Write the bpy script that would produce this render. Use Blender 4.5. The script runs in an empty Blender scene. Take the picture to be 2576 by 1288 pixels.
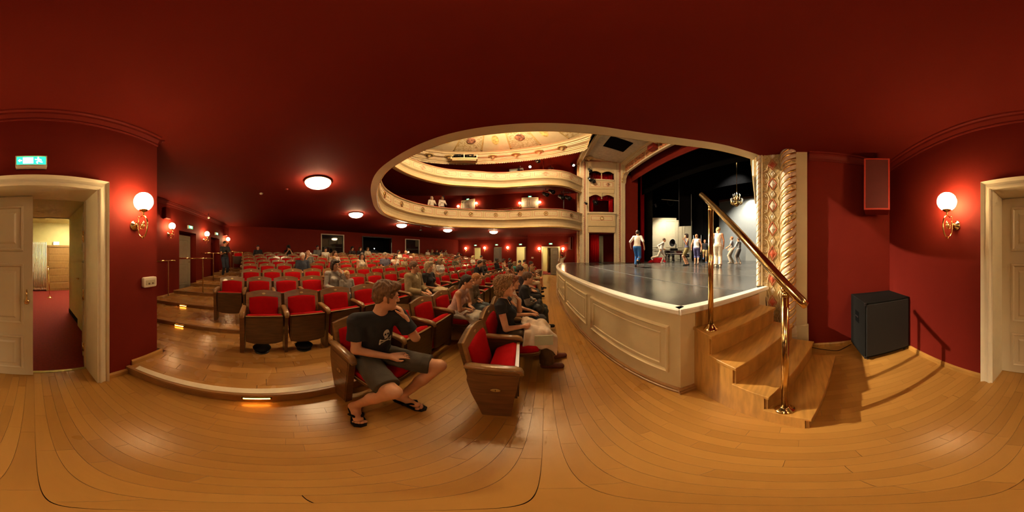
import bpy, bmesh, math, random
import numpy as np
from math import sin, cos, tan, pi, sqrt, radians, degrees, atan2, hypot
from mathutils import Vector, Matrix
from mathutils.geometry import tessellate_polygon
random.seed(7)
S = bpy.context.scene
COL = S.collection

# ---------------------------------------------------------------- camera (full spherical panorama)
EYE = 1.5
cd = bpy.data.cameras.new('camera'); cam = bpy.data.objects.new('camera', cd); COL.objects.link(cam)
cd.type = 'PANO'
try: cd.panorama_type = 'EQUIRECTANGULAR'
except Exception: cd.cycles.panorama_type = 'EQUIRECTANGULAR'
cd.clip_start = 0.02; cd.clip_end = 200
cam.location = (0, 0, EYE); cam.rotation_euler = (pi/2, 0, radians(11.6))
S.camera = cam
# ---------------------------------------------------------------- world, exposure, stage lighting
W = bpy.data.worlds.new('world'); S.world = W; W.use_nodes = True
W.node_tree.nodes['Background'].inputs[0].default_value = (.02, .012, .01, 1)
W.node_tree.nodes['Background'].inputs[1].default_value = .3
S.view_settings.view_transform = 'Standard'; S.view_settings.look = 'None'
S.view_settings.exposure = 1.5; S.view_settings.gamma = 1; S.view_settings.use_curve_mapping = False
S.cycles.use_denoising = True
S.cycles.max_bounces = 4; S.cycles.diffuse_bounces = 4; S.cycles.glossy_bounces = 2; S.cycles.transmission_bounces = 2
S.cycles.use_adaptive_sampling = True; S.cycles.adaptive_threshold = .1; S.cycles.adaptive_min_samples = 10
S.cycles.sample_clamp_indirect = 6.0
S.cycles.blur_glossy = 1.0; S.cycles.caustics_reflective = False; S.cycles.caustics_refractive = False

def spot(name, loc, target, watts, size, blend=.3, col=(1, .82, .56), rad=.07):
    l = bpy.data.lights.new(name, 'SPOT'); l.energy = watts; l.color = col
    l.spot_size = radians(size); l.spot_blend = blend; l.shadow_soft_size = rad
    o = bpy.data.objects.new(name, l); COL.objects.link(o); o.location = loc
    d = Vector(target) - Vector(loc); o.rotation_euler = d.to_track_quat('-Z', 'Y').to_euler(); return o
# spotlights that hang on the far upper balcony rail (first two fixtures built further down, the third has none)
spot('spot_light', (-1.02, 11.08, 8.28), (3.4, 2.6, 1.0), 5800, 40, .85)
spot('spot_light', (1.95, 10.7, 8.3), (5.5, 4.0, 1.0), 3600, 52, .4)
spot('spot_light', (-3.2, 9.9, 7.5), (4.0, 6.2, 2.5), 3000, 46, .6)
# unseen spots added over the stage; the third is the black flat's lamp
spot('stage_light', (14.3, 4.75, 7.05), (15.0, 4.7, 6.5), 55, 100, .9, (1, .93, .8))
spot('stage_light', (12.0, 4.4, 7.9), (15.0, 4.4, 3.2), 950, 95, .8, (1, .93, .8))
spot('stage_light', (8.62, 10.1, 5.6), (11.0, 10.6, 2.2), 420, 110, .8, (1, .88, .68))
spot('stage_light', (8.0, 3.6, 7.9), (9.5, 4.6, 1.2), 900, 80, .8, (1, .92, .78))

# ---------------------------------------------------------------- materials
MATS = {}
def mat(name, col, rough=.5, metal=0.0, bump=0.0, bscale=40, var=.08, vscale=6, emit=None, estr=0, spec=.5, sheen=0, coat=0, stretch=(1, 1, 1), alpha=1, trans=0):
    if name in MATS: return MATS[name]
    m = bpy.data.materials.new(name); m.use_nodes = True; MATS[name] = m
    nt = m.node_tree; b = nt.nodes['Principled BSDF']; L = nt.links
    tc = nt.nodes.new('ShaderNodeTexCoord'); mp = nt.nodes.new('ShaderNodeMapping'); mp.inputs['Scale'].default_value = stretch
    L.new(tc.outputs['Object'], mp.inputs['Vector'])
    n = nt.nodes.new('ShaderNodeTexNoise'); n.inputs['Scale'].default_value = vscale; n.inputs['Detail'].default_value = 4
    L.new(mp.outputs[0], n.inputs['Vector'])
    r = nt.nodes.new('ShaderNodeValToRGB'); L.new(n.outputs[0], r.inputs[0])
    r.color_ramp.elements[0].position = .3; r.color_ramp.elements[1].position = .7
    r.color_ramp.elements[0].color = [max(0, c*(1-var)) for c in col] + [1]
    r.color_ramp.elements[1].color = [min(1, c*(1+var)) for c in col] + [1]
    L.new(r.outputs[0], b.inputs['Base Color'])
    b.inputs['Roughness'].default_value = rough; b.inputs['Metallic'].default_value = metal
    b.inputs['Specular IOR Level'].default_value = spec
    if sheen: b.inputs['Sheen Weight'].default_value = sheen
    if coat: b.inputs['Coat Weight'].default_value = coat
    if trans: b.inputs['Transmission Weight'].default_value = trans
    if bump:
        n2 = nt.nodes.new('ShaderNodeTexNoise'); n2.inputs['Scale'].default_value = bscale; n2.inputs['Detail'].default_value = 3
        L.new(mp.outputs[0], n2.inputs['Vector'])
        bp = nt.nodes.new('ShaderNodeBump'); bp.inputs['Strength'].default_value = bump; bp.inputs['Distance'].default_value = .01
        L.new(n2.outputs[0], bp.inputs['Height']); L.new(bp.outputs[0], b.inputs['Normal'])
    if emit:
        b.inputs['Emission Color'].default_value = list(emit) + [1]; b.inputs['Emission Strength'].default_value = estr
    return m

def wood_plank(name, c0, c1, rough, along='Y'):
    m = bpy.data.materials.new(name); m.use_nodes = True; MATS[name] = m
    nt = m.node_tree; b = nt.nodes['Principled BSDF']; L = nt.links
    g = nt.nodes.new('ShaderNodeNewGeometry'); oi = nt.nodes.new('ShaderNodeObjectInfo')
    ad = nt.nodes.new('ShaderNodeMath'); ad.operation = 'ADD'; L.new(g.outputs['Random Per Island'], ad.inputs[0]); L.new(oi.outputs['Random'], ad.inputs[1])
    fr = nt.nodes.new('ShaderNodeMath'); fr.operation = 'FRACT'; L.new(ad.outputs[0], fr.inputs[0])
    mp = nt.nodes.new('ShaderNodeMapping'); mp.inputs['Scale'].default_value = (22, 1.6, 4) if along == 'Y' else (1.6, 22, 4)
    L.new(g.outputs['Position'], mp.inputs['Vector'])
    n = nt.nodes.new('ShaderNodeTexNoise'); n.inputs['Scale'].default_value = 2.2; n.inputs['Detail'].default_value = 6; n.inputs['Distortion'].default_value = .6
    L.new(mp.outputs[0], n.inputs['Vector'])
    mx = nt.nodes.new('ShaderNodeMath'); mx.operation = 'MULTIPLY_ADD'; L.new(n.outputs[0], mx.inputs[0]); mx.inputs[1].default_value = .55; L.new(fr.outputs[0], mx.inputs[2])
    sc = nt.nodes.new('ShaderNodeMath'); sc.operation = 'MULTIPLY'; L.new(mx.outputs[0], sc.inputs[0]); sc.inputs[1].default_value = .64
    r = nt.nodes.new('ShaderNodeValToRGB'); L.new(sc.outputs[0], r.inputs[0])
    r.color_ramp.elements[0].position = .12; r.color_ramp.elements[1].position = .92
    r.color_ramp.elements[0].color = list(c0) + [1]; r.color_ramp.elements[1].color = list(c1) + [1]
    L.new(r.outputs[0], b.inputs['Base Color'])
    n2 = nt.nodes.new('ShaderNodeTexNoise'); n2.inputs['Scale'].default_value = 3; L.new(g.outputs['Position'], n2.inputs['Vector'])
    rr = nt.nodes.new('ShaderNodeMapRange'); rr.inputs['To Min'].default_value = rough-.03; rr.inputs['To Max'].default_value = rough+.05
    L.new(n2.outputs[0], rr.inputs[0]); L.new(rr.outputs[0], b.inputs['Roughness'])
    return m

RED = mat('red_wall', (.160, .0118, .0066), .75, spec=.15, bump=.05, bscale=120, var=.05, vscale=2)
REDC = mat('red_ceiling', (.150, .0115, .0068), .8, spec=.12, bump=.04, bscale=150, var=.04, vscale=1.5)
REDT = mat('red_trim', (.160, .0118, .0066), .6, spec=.2, var=.04)
CREAM = mat('cream_paint', (.62, .50, .30), .42, bump=.03, bscale=60, var=.04)
CREAMW = mat('cream_white', (.70, .62, .45), .45, bump=.03, bscale=60, var=.04)
DOORP = mat('door_paint', (.50, .40, .25), .38, var=.05, vscale=3)
GOLD = mat('gold', (.78, .50, .16), .28, metal=1, bump=.05, bscale=60, var=.12, vscale=20)
BRASS = mat('brass', (.78, .56, .25), .16, metal=1, var=.05)
BRASSD = mat('brass_aged', (.50, .30, .10), .32, metal=1, var=.1)
WOODD = mat('walnut', (.075, .032, .012), .34, bump=.1, bscale=30, var=.35, vscale=5, stretch=(1, 1, 9), coat=.15)
WOODE = mat('walnut_edge', (.24, .125, .045), .3, var=.25, vscale=6, stretch=(1, 1, 6), coat=.2)
WOODM = mat('honey_wood', (.44, .222, .052), .3, var=.22, vscale=4, stretch=(1, 8, 1), coat=.2)
WOODB = mat('base_wood', (.30, .15, .05), .35, var=.2, vscale=5, stretch=(6, 1, 1))
VELVET = mat('red_velvet', (.36, .0045, .007), .85, spec=.06, bump=.08, bscale=300, var=.1, vscale=10)
CURT = mat('curtain_red', (.42, .006, .010), .8, spec=.1, var=.12, vscale=8)
BLACK = mat('black_matte', (.0055, .0053, .005), .8, spec=.15, var=.2)
BLACKC = mat('black_cloth', (.003, .003, .0033), .95, var=.2, spec=.05)
DARKM = mat('dark_metal', (.02, .02, .022), .4, metal=.4)
STAGEF = mat('dance_floor', (.062, .060, .056), .2, bump=.06, bscale=5, var=.35, vscale=2.5)
WHITE = mat('white_paint', (.8, .76, .68), .45, var=.03)
WHITET = mat('white_tape', (.72, .62, .45), .6, var=.1)
YEL = mat('yellow_wall', (.58, .50, .24), .6, var=.04)
CARPET = mat('red_carpet', (.22, .014, .010), .95, bump=.3, bscale=400, var=.15, vscale=30)
GLOBE = mat('globe_glass', (.95, .9, .8), .3, emit=(1, .66, .30), estr=30)
BOWL = mat('bowl_glass', (.95, .9, .8), .3, emit=(1, .70, .37), estr=26)
BULB = mat('bulb', (.95, .9, .8), .3, emit=(1, .70, .38), estr=150)
AMBER = mat('amber_light', (1, .5, .1), .4, emit=(1, .33, .03), estr=14)
EXITG = mat('exit_green', (.0, .30, .12), .4, emit=(.02, .8, .3), estr=.9)
EXITW = mat('exit_white', (.9, .9, .8), .4, emit=(1, .95, .72), estr=.9)
PLASTIC = mat('white_plastic', (.72, .64, .5), .4, var=.03)
GLASSD = mat('dark_glass', (.01, .01, .012), .05, spec=.8)
GREYW = mat('grey_backdrop', (.36, .37, .34), .8, var=.03)
SETW = mat('set_wall', (.44, .39, .27), .7, var=.04)
FLOORW = wood_plank('floor_wood', (.345, .166, .036), (.435, .220, .051), .28)
FLOORG = mat('floor_gap', (.10, .045, .014), .6)

# ---------------------------------------------------------------- mesh builder
class MB:
    def __init__(s): s.v = []; s.f = []; s.sm = []; s.mi = []
    def add(s, vs, fs, smooth=False, mi=0, M=None):
        o = len(s.v)
        if M is not None: vs = [tuple(M @ Vector(p)) for p in vs]
        s.v += [tuple(p) for p in vs]
        for f in fs: s.f.append(tuple(i+o for i in f)); s.sm.append(smooth); s.mi.append(mi)
        return s
    def box(s, x0, x1, y0, y1, z0, z1, ch=0, mi=0, M=None):
        if x0 > x1: x0, x1 = x1, x0
        if y0 > y1: y0, y1 = y1, y0
        if z0 > z1: z0, z1 = z1, z0
        if not ch:
            vs = [(x, y, z) for z in (z0, z1) for y in (y0, y1) for x in (x0, x1)]
            return s.add(vs, [(0, 2, 3, 1), (4, 5, 7, 6), (0, 1, 5, 4), (2, 6, 7, 3), (0, 4, 6, 2), (1, 3, 7, 5)], mi=mi, M=M)
        c = ch; poly = [(x0+c, y0), (x1-c, y0), (x1, y0+c), (x1, y1-c), (x1-c, y1), (x0+c, y1), (x0, y1-c), (x0, y0+c)]
        ins = [(x0+c, y0+c), (x1-c, y0+c), (x1-c, y0+c), (x1-c, y1-c), (x1-c, y1-c), (x0+c, y1-c), (x0+c, y1-c), (x0+c, y0+c)]
        vs = []
        for z, q in ((z0, ins), (z0+c, poly), (z1-c, poly), (z1, ins)): vs += [(a, b, z) for a, b in q]
        fs = []
        for k in range(3):
            for i in range(8):
                j = (i+1) % 8; fs.append((k*8+i, k*8+j, k*8+8+j, k*8+8+i))
        fs += [(7, 5, 3, 1)[::1], (25, 27, 29, 31)]
        return s.add(vs, fs, mi=mi, M=M)
    def rings(s, rings, closed=True, cap0=False, cap1=False, smooth=True, mi=0, M=None, loop=False):
        n = len(rings[0]); vs = [p for r in rings for p in r]; fs = []; m = len(rings)
        for k in range(m if loop else m-1):
            k2 = (k+1) % m
            for i in range(n if closed else n-1):
                j = (i+1) % n; fs.append((k*n+i, k*n+j, k2*n+j, k2*n+i))
        s.add(vs, fs, smooth, mi, M)
        o = len(s.v)-len(vs)
        if cap0: s.f.append(tuple(o+i for i in range(n))[::-1]); s.sm.append(False); s.mi.append(mi)
        if cap1: s.f.append(tuple(o+(m-1)*n+i for i in range(n))); s.sm.append(False); s.mi.append(mi)
        return s
    def lathe(s, prof, n=24, c=(0, 0, 0), M=None, mi=0, cap=True, smooth=True):
        R = [[(c[0]+r*cos(2*pi*i/n), c[1]+r*sin(2*pi*i/n), c[2]+z) for i in range(n)] for r, z in prof]
        return s.rings(R, cap0=cap, cap1=cap, M=M, mi=mi, smooth=smooth)
    def cyl(s, a, b, r0, r1=None, n=12, mi=0, smooth=True):
        return s.tube([a, b], [r0, r0 if r1 is None else r1], n, mi=mi, smooth=smooth)
    def tube(s, path, r, n=8, closed=False, mi=0, smooth=True, cap=True):
        P = [Vector(p) for p in path]; m = len(P)
        if not isinstance(r, (list, tuple)): r = [r]*m
        R = []; up = None
        for k in range(m):
            t = (P[(k+1) % m]-P[k-1]) if closed else (P[min(k+1, m-1)]-P[max(k-1, 0)])
            if t.length < 1e-9: t = Vector((0, 0, 1))
            t.normalize()
            if up is None:
                up = Vector((0, 0, 1)) if abs(t.z) < .9 else Vector((1, 0, 0))
            a = up - t*up.dot(t)
            if a.length < 1e-6: a = t.orthogonal()
            a.normalize(); up = a; b = t.cross(a)
            R.append([tuple(P[k]+a*(r[k]*cos(2*pi*i/n))+b*(r[k]*sin(2*pi*i/n))) for i in range(n)])
        return s.rings(R, cap0=cap and not closed, cap1=cap and not closed, smooth=smooth, mi=mi, loop=closed)
    def sphere(s, c, r, n=16, m=10, mi=0, sc=(1, 1, 1), M=None):
        R = []
        for k in range(m+1):
            t = pi*k/m; rr = max(sin(t), 1e-4)
            R.append([(c[0]+r*sc[0]*rr*cos(2*pi*i/n), c[1]+r*sc[1]*rr*sin(2*pi*i/n), c[2]-r*sc[2]*cos(t)) for i in range(n)])
        return s.rings(R, mi=mi, M=M)
    def prism(s, poly, z0, z1, M=None, mi=0, smooth=False):
        n = len(poly); a = sum(poly[i][0]*poly[(i+1) % n][1]-poly[(i+1) % n][0]*poly[i][1] for i in range(n))
        if a < 0: poly = poly[::-1]
        vs = [(x, y, z0) for x, y in poly]+[(x, y, z1) for x, y in poly]
        tr = tessellate_polygon([[Vector((x, y, 0)) for x, y in poly]])
        fs = []
        for t in tr:
            p = [poly[i] for i in t]; ar = (p[1][0]-p[0][0])*(p[2][1]-p[0][1])-(p[2][0]-p[0][0])*(p[1][1]-p[0][1])
            t = tuple(t) if ar > 0 else tuple(t)[::-1]
            fs.append(t[::-1]); fs.append(tuple(i+n for i in t))
        s.add(vs, fs, False, mi, M)
        s.add(vs, [(i, (i+1) % n, n+(i+1) % n, n+i) for i in range(n)], smooth, mi, M)
        return s
    def sweep(s, prof, path, nor, closed=False, mi=0, smooth=False, cap=True):
        """prof [(n,z)] offset along horizontal normal nor[k] and up; path [(x,y,z0)]"""
        R = [[(p[0]+n_[0]*a, p[1]+n_[1]*a, p[2]+z) for a, z in prof] for p, n_ in zip(path, nor)]
        return s.rings(R, closed=True, cap0=cap, cap1=cap, smooth=smooth, mi=mi, loop=closed)
    def cushion(s, x0, x1, y0, y1, z0, z1, p=5, n=6, mi=0, M=None):
        """soft rounded block (superellipsoid)"""
        cx, cy, cz = (x0+x1)/2, (y0+y1)/2, (z0+z1)/2; a, b, c = abs(x1-x0)/2, abs(y1-y0)/2, abs(z1-z0)/2
        vs = []; fs = []; idx = {}
        def vid(i, j, k):
            key = (i, j, k)
            if key in idx: return idx[key]
            q = [(-1+2*t/n) for t in (i, j, k)]
            q = [math.copysign(sin(abs(t)*pi/2)**.8, t) for t in q]
            nn = (abs(q[0])**p+abs(q[1])**p+abs(q[2])**p)**(1/p)
            idx[key] = len(vs); vs.append((cx+a*q[0]/nn, cy+b*q[1]/nn, cz+c*q[2]/nn)); return idx[key]
        for u in range(n):
            for w in range(n):
                for fx in range(3):
                    for side in (0, n):
                        quad = []
                        for du, dw in ((0, 0), (1, 0), (1, 1), (0, 1)):
                            t = [u+du, w+dw]; t.insert(fx, side); quad.append(vid(*t))
                        if (side == 0) != (fx == 1): quad = quad[::-1]
                        fs.append(tuple(quad))
        return s.add(vs, fs, True, mi, M)
    def mesh(s, name, mats):
        me = bpy.data.meshes.new(name); me.from_pydata(s.v, [], s.f)
        for m in (mats if isinstance(mats, (list, tuple)) else [mats]): me.materials.append(m)
        me.polygons.foreach_set('use_smooth', s.sm); me.polygons.foreach_set('material_index', s.mi)
        me.update(); return me
    def build(s, name, mats, parent=None, loc=None, rotz=0):
        o = bpy.data.objects.new(name, s.mesh(name, mats)); COL.objects.link(o)
        if parent is not None: o.parent = parent
        if loc is not None: o.location = loc
        if rotz: o.rotation_euler = (0, 0, rotz)
        return o

def thing(name, label, cat, loc=(0, 0, 0), rotz=0, group=None):
    o = bpy.data.objects.new(name, None); COL.objects.link(o); o.empty_display_size = .1
    o.location = loc; o.rotation_euler = (0, 0, rotz); o['label'] = label; o['category'] = cat
    if group: o['group'] = group
    return o
def tag(o, label, cat, group=None):
    o['label'] = label; o['category'] = cat
    if group: o['group'] = group
    return o
def struct(o, label=None):
    o['kind'] = 'structure'
    if label: o['label'] = label
    return o
def dup(root, loc, rotz=0, label=None, group=None, scale=None):
    r = root.copy(); COL.objects.link(r); r.location = loc; r.rotation_euler = (0, 0, rotz)
    if scale: r.scale = (scale,)*3
    if label: r['label'] = label
    if group: r['group'] = group
    for ch in root.children:
        c = ch.copy(); COL.objects.link(c); c.parent = r
        for g in ch.children:
            d = g.copy(); COL.objects.link(d); d.parent = c
    return r
def catmull(pts, n):
    out = []
    P = [pts[0]]+list(pts)+[pts[-1]]
    for i in range(1, len(P)-2):
        p0, p1, p2, p3 = [Vector(P[i+k]) for k in (-1, 0, 1, 2)]
        for t in np.linspace(0, 1, n, endpoint=False):
            out.append(tuple(.5*((2*p1)+(-p0+p2)*t+(2*p0-5*p1+4*p2-p3)*t*t+(-p0+3*p1-3*p2+p3)*t**3)))
    out.append(tuple(P[-2])); return out
def normals2(path, closed=False):
    n = len(path); out = []
    for k in range(n):
        a = path[(k-1) % n] if closed else path[max(k-1, 0)]; b = path[(k+1) % n] if closed else path[min(k+1, n-1)]
        t = Vector((b[0]-a[0], b[1]-a[1])); t.normalize(); out.append((-t.y, t.x))
    return out
def txt(s, size, M_, mat_, parent, name='lettering', ext=.001):
    c = bpy.data.curves.new(name, 'FONT'); c.body = s; c.size = size; c.extrude = ext; c.align_x = 'CENTER'; c.align_y = 'CENTER'
    tmp = bpy.data.objects.new(name, c); COL.objects.link(tmp)
    bpy.context.view_layer.update()
    me = bpy.data.meshes.new_from_object(tmp.evaluated_get(bpy.context.evaluated_depsgraph_get()))
    bpy.data.objects.remove(tmp)
    me.transform(M_); me.materials.clear(); me.materials.append(mat_)
    o = bpy.data.objects.new(name, me); COL.objects.link(o); o.parent = parent; return o

YC = 5.75
def mir(y): return 2*YC-y
CZ = 3.24                     # low ceiling under the first balcony
XC = 31.26                    # centre of the curved seat rows
def rowx(R, y): return XC-sqrt(R*R-(y-YC)**2)
def reary(y): return 8.8-sqrt(19.8**2-(y-YC)**2)
# ================================================================ STRUCTURE
# ---- floor of the front aisle: base slab plus planks
STG = 1.04
lipL = [(rowx(1, YC), 0)] if False else None
def lipx(y): return .48+.53*((y-YC)/4.83)**2        # stage front line
f = MB(); f.prism([(2.6, -1.95), (2.6, 13.4), (-9.5, 15.2), (-9.5, -3.6), (-1.4, -3.6), (-1.2, -1.95)], -.12, -.012)
floor = struct(f.build('floor', FLOORG), 'honey coloured strip parquet floor of the front aisle')
PW = .072
plank_mesh = {}
def plank(L):
    L = round(L, 2)
    if L not in plank_mesh:
        b = MB(); b.box(-PW/2+.0006, PW/2-.0006, -L/2+.0006, L/2-.0006, -.012, 0, ch=0); plank_mesh[L] = b.mesh('plank', FLOORW)
    return plank_mesh[L]
rp = random.Random(3); allp = []
x = -1.45
while x < 2.42:
    y = -1.72-rp.random()*.6
    while y < 13.0:
        L = rp.choice((.5, .6, .7, .42)); yc = y+L/2
        inside = y+L > -1.75 and rowx(33.0, yc)-.16 < x < max(lipx(yc)+.08 if .95 < yc < 10.55 else 2.4, .0)
        y_ = max(y, -1.72 if abs(x) < .6 else -1.46)
        if inside and y+L-y_ > .05: allp.append((x+PW/2, (y_+y+L)/2, round(y+L-y_, 2)))
        y += L
    x += PW
allp.sort(key=lambda p: hypot(p[0], p[1]))
for (x, y, L) in allp[:300]:
    o = bpy.data.objects.new('plank', plank(L)); COL.objects.link(o); o.parent = floor; o.location = (x, y, 0)
b = MB()
for (x, y, L) in allp[300:]: b.box(x-PW/2+.0006, x+PW/2-.0006, y-L/2+.0006, y+L/2-.0006, -.012, 0)
o = b.build('planks', FLOORW, floor); o['kind'] = 'stuff'

# ---- curved seating tiers
TR = [33.0, 34.45, 35.45, 36.4, 37.33, 38.26, 39.2, 40.1]
TZ = [.12, .2, .285, .39, .49, .61, .725, .84]
RB = [32.05, 33.05, 34.04, 35.03, 36.0, 36.95, 37.88, 38.8, 39.74, 40.67]      # seat back radius per row
RZ = [0, 0]+TZ
def arcpts(R, y0, y1, n=40): return [(rowx(R, y), y) for y in np.linspace(y0, y1, n)]
TIERW = wood_plank('tier_wood', (.32, .152, .037), (.47, .238, .064), .26)
for k in range(8):
    R = TR[k]; R2 = TR[k+1]+.02 if k < 7 else None
    y0, y1 = (-1.45, mir(-1.45)) if k == 0 else (-3.4, mir(-3.4))
    fr = arcpts(R, y0, y1)
    bk = arcpts(R2, -3.4, mir(-3.4)) if R2 else [(reary(y)+.0, y) for y in np.linspace(-3.4, mir(-3.4), 40)]
    if k == 0:
        bk = arcpts(R2, -3.4, mir(-3.4)); poly = fr+[(-1.38, mir(-1.45)), (-1.38, mir(-3.4))]+bk[::-1]+[(-1.38, -3.4), (-1.38, -1.45)]
    else: poly = fr+bk[::-1]
    b = MB(); b.prism(poly, -.01 if k == 0 else TZ[k-1]-.03, TZ[k]-.012)
    t = struct(b.build('floor_tier', FLOORG), 'curved wooden seating tier, step %d up from the front aisle' % (k+1))
    # riser board and nosing
    pth = [(x, y, TZ[k]) for x, y in fr]; nor = [tuple((Vector((XC, YC))-Vector((x, y))).normalized()) for x, y in fr]
    b = MB(); b.sweep([(-.03, 0), (-.03, -.03), (.006, -.03), (.012, -.034), (.022, -.018), (.018, 0)], pth, nor); b.build('nosing', WOODB, t)
    b = MB(); b.sweep([(-.02, -.03), (-.02, -.125), (.008, -.125), (.008, -.03)], pth, nor); b.build('riser', WOODB, t)
    # boards along the arc
    rb = random.Random(20+k); RR = R+.032; boards = []
    Rend = (R2-.02) if R2 else R+1.0
    while RR < Rend+.6:
        y = -3.4-rb.random()*.6
        while y < mir(-3.4):
            L = rb.choice((.55, .7, .85)); ym = y+L/2
            if R2 and RR > TR[k+1]-.01: break
            xx = rowx(RR+.05, ym)
            ylo = -1.44 if (k == 0 and xx > -1.47) else -3.38
            yb_, ye_ = max(y, ylo), min(y+L*cos(atan2(YC-ym, XC-xx)), 2*YC-ylo)
            if ye_-yb_ > .04 and (R2 or xx > reary(ym)+.1): boards.append((rowx(RR+.05, (yb_+ye_)/2), (yb_+ye_)/2, round((ye_-yb_)/cos(atan2(YC-ym, XC-xx))-.002, 3)))
            y += L*cos(atan2(YC-ym, XC-xx))
        RR += .11
    boards.sort(key=lambda p: hypot(p[0], p[1]))
    nb = 120 if k == 0 else (30 if k == 1 else 0)
    for (x, y, L) in boards[:nb]:
        key = ('t', L)
        if key not in plank_mesh:
            q = MB(); q.box(-.0545, .0545, -L/2+.0008, L/2-.0008, -.012, 0); plank_mesh[key] = q.mesh('plank', TIERW)
        o = bpy.data.objects.new('plank', plank_mesh[key]); COL.objects.link(o); o.parent = t; o.location = (x, y, TZ[k])
        o.rotation_euler = (0, 0, atan2(YC-y, XC-x))
    q = MB()
    for (x, y, L) in boards[nb:]:
        q.box(-.0545, .0545, -L/2+.0008, L/2-.0008, -.012, 0, M=Matrix.Translation((x, y, TZ[k])) @ Matrix.Rotation(atan2(YC-y, XC-x), 4, 'Z'))
    o = q.build('planks', TIERW, t); o['kind'] = 'stuff'
    if k == 0:
        sel = [(p, n) for p, n in zip([(x, y, TZ[0]+.001) for x, y in arcpts(R, -1.35, .55, 16)], [tuple((Vector((XC, YC))-Vector((x, y))).normalized()) for x, y in arcpts(R, -1.35, .55, 16)])]
        b = MB(); b.sweep([(-.085, 0), (-.085, .003), (-.012, .003), (-.012, 0)], [s_[0] for s_ in sel], [s_[1] for s_ in sel]); b.build('white_edge_tape', WHITET, t)
# amber step lights set into the risers
def step_light(y, k, w, lab):
    R = TR[k]; x = rowx(R, y); z = TZ[k]; a = atan2(YC-y, XC-x)
    t = thing('step_light', lab, 'step light', (x, y, z-.1), a, 'amber step lights in the tier risers')
    b = MB(); b.box(.008, .018, -w/2-.012, w/2+.012, .03, .062, ch=.003); b.build('housing', DARKM, t)
    b = MB(); b.box(.014, .021, -w/2, w/2, .036, .050); b.build('lamp', AMBER, t)
step_light(-.24, 0, .2, 'glowing amber step light under the white taped first step')
step_light(-1.86, 1, .17, 'glowing amber step light on the second step near the left wall corner')
step_light(-2.45, 2, .17, 'glowing amber step light on the third step below the left railing')

# ---- walls
def wallbox(name, boxes, m=RED, label=None):
    b = MB()
    for q in boxes: b.box(*q)
    return struct(b.build(name, m), label)
WT = CZ+.02
wallbox('wall_near', [(-1.38, -.60, -1.45, -1.75, 0, WT), (.60, 2.6, -1.45, -1.75, 0, WT), (-.60, .60, -1.45, -1.75, 2.17, WT)], label='dark red side wall beside the open double door')
wallbox('wall_return_near', [(-1.38, -.95, -1.75, -3.4, 0, WT)])
# recess wall with two door niches
def recess(yw, sgn, doors, name):
    xs = sorted([-8.95]+[q for d in doors for q in d]+[-1.2]); bx = []
    y2 = yw+sgn*.34
    for i in range(0, len(xs)-1, 2): bx.append((xs[i], xs[i+1], yw, y2, 0, WT))
    for (a, c) in doors: bx.append((a, c, yw, y2, 2.36, WT))
    return wallbox(name, bx)
recess(-3.4, -1, [(-5.30, -4.26), (-7.46, -6.53)], 'wall_recess_near')
recess(14.9, 1, [(-7.0, -6.22), (-4.9, -4.05), (-2.67, -1.76)], 'wall_recess_far')
wallbox('wall_return_far', [(-1.38, -1.1, 13.25, 14.9, 0, WT)])
wallbox('wall_far', [(-1.38, -.17, 12.95, 13.25, 0, WT), (1.08, 2.6, 12.95, 13.25, 0, WT), (-.17, 1.08, 12.95, 13.25, 2.2, WT)], label='dark red far side wall with an open door')
# curved rear wall with three openings
wins = [(2.11, 3.82), (5.29, 7.92), (9.23, 10.68)]; ZB, ZT2 = 1.62, 3.0
ys = sorted(set(list(np.linspace(-3.5, 15.0, 30))+[q for w in wins for q in w]))
b = MB()
def seg(b, ya, yb, z0, z1, th=.25):
    xa, xb = reary(ya), reary(yb)
    b.prism([(xa, ya), (xb, yb), (xb-th, yb), (xa-th, ya)], z0, z1)
for a, c in zip(ys[:-1], ys[1:]):
    mid = (a+c)/2
    if any(w[0] < mid < w[1] for w in wins): seg(b, a, c, .5, ZB); seg(b, a, c, ZT2, WT)
    else: seg(b, a, c, .5, WT)
struct(b.build('wall_rear', RED), 'curved dark red rear wall')
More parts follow.
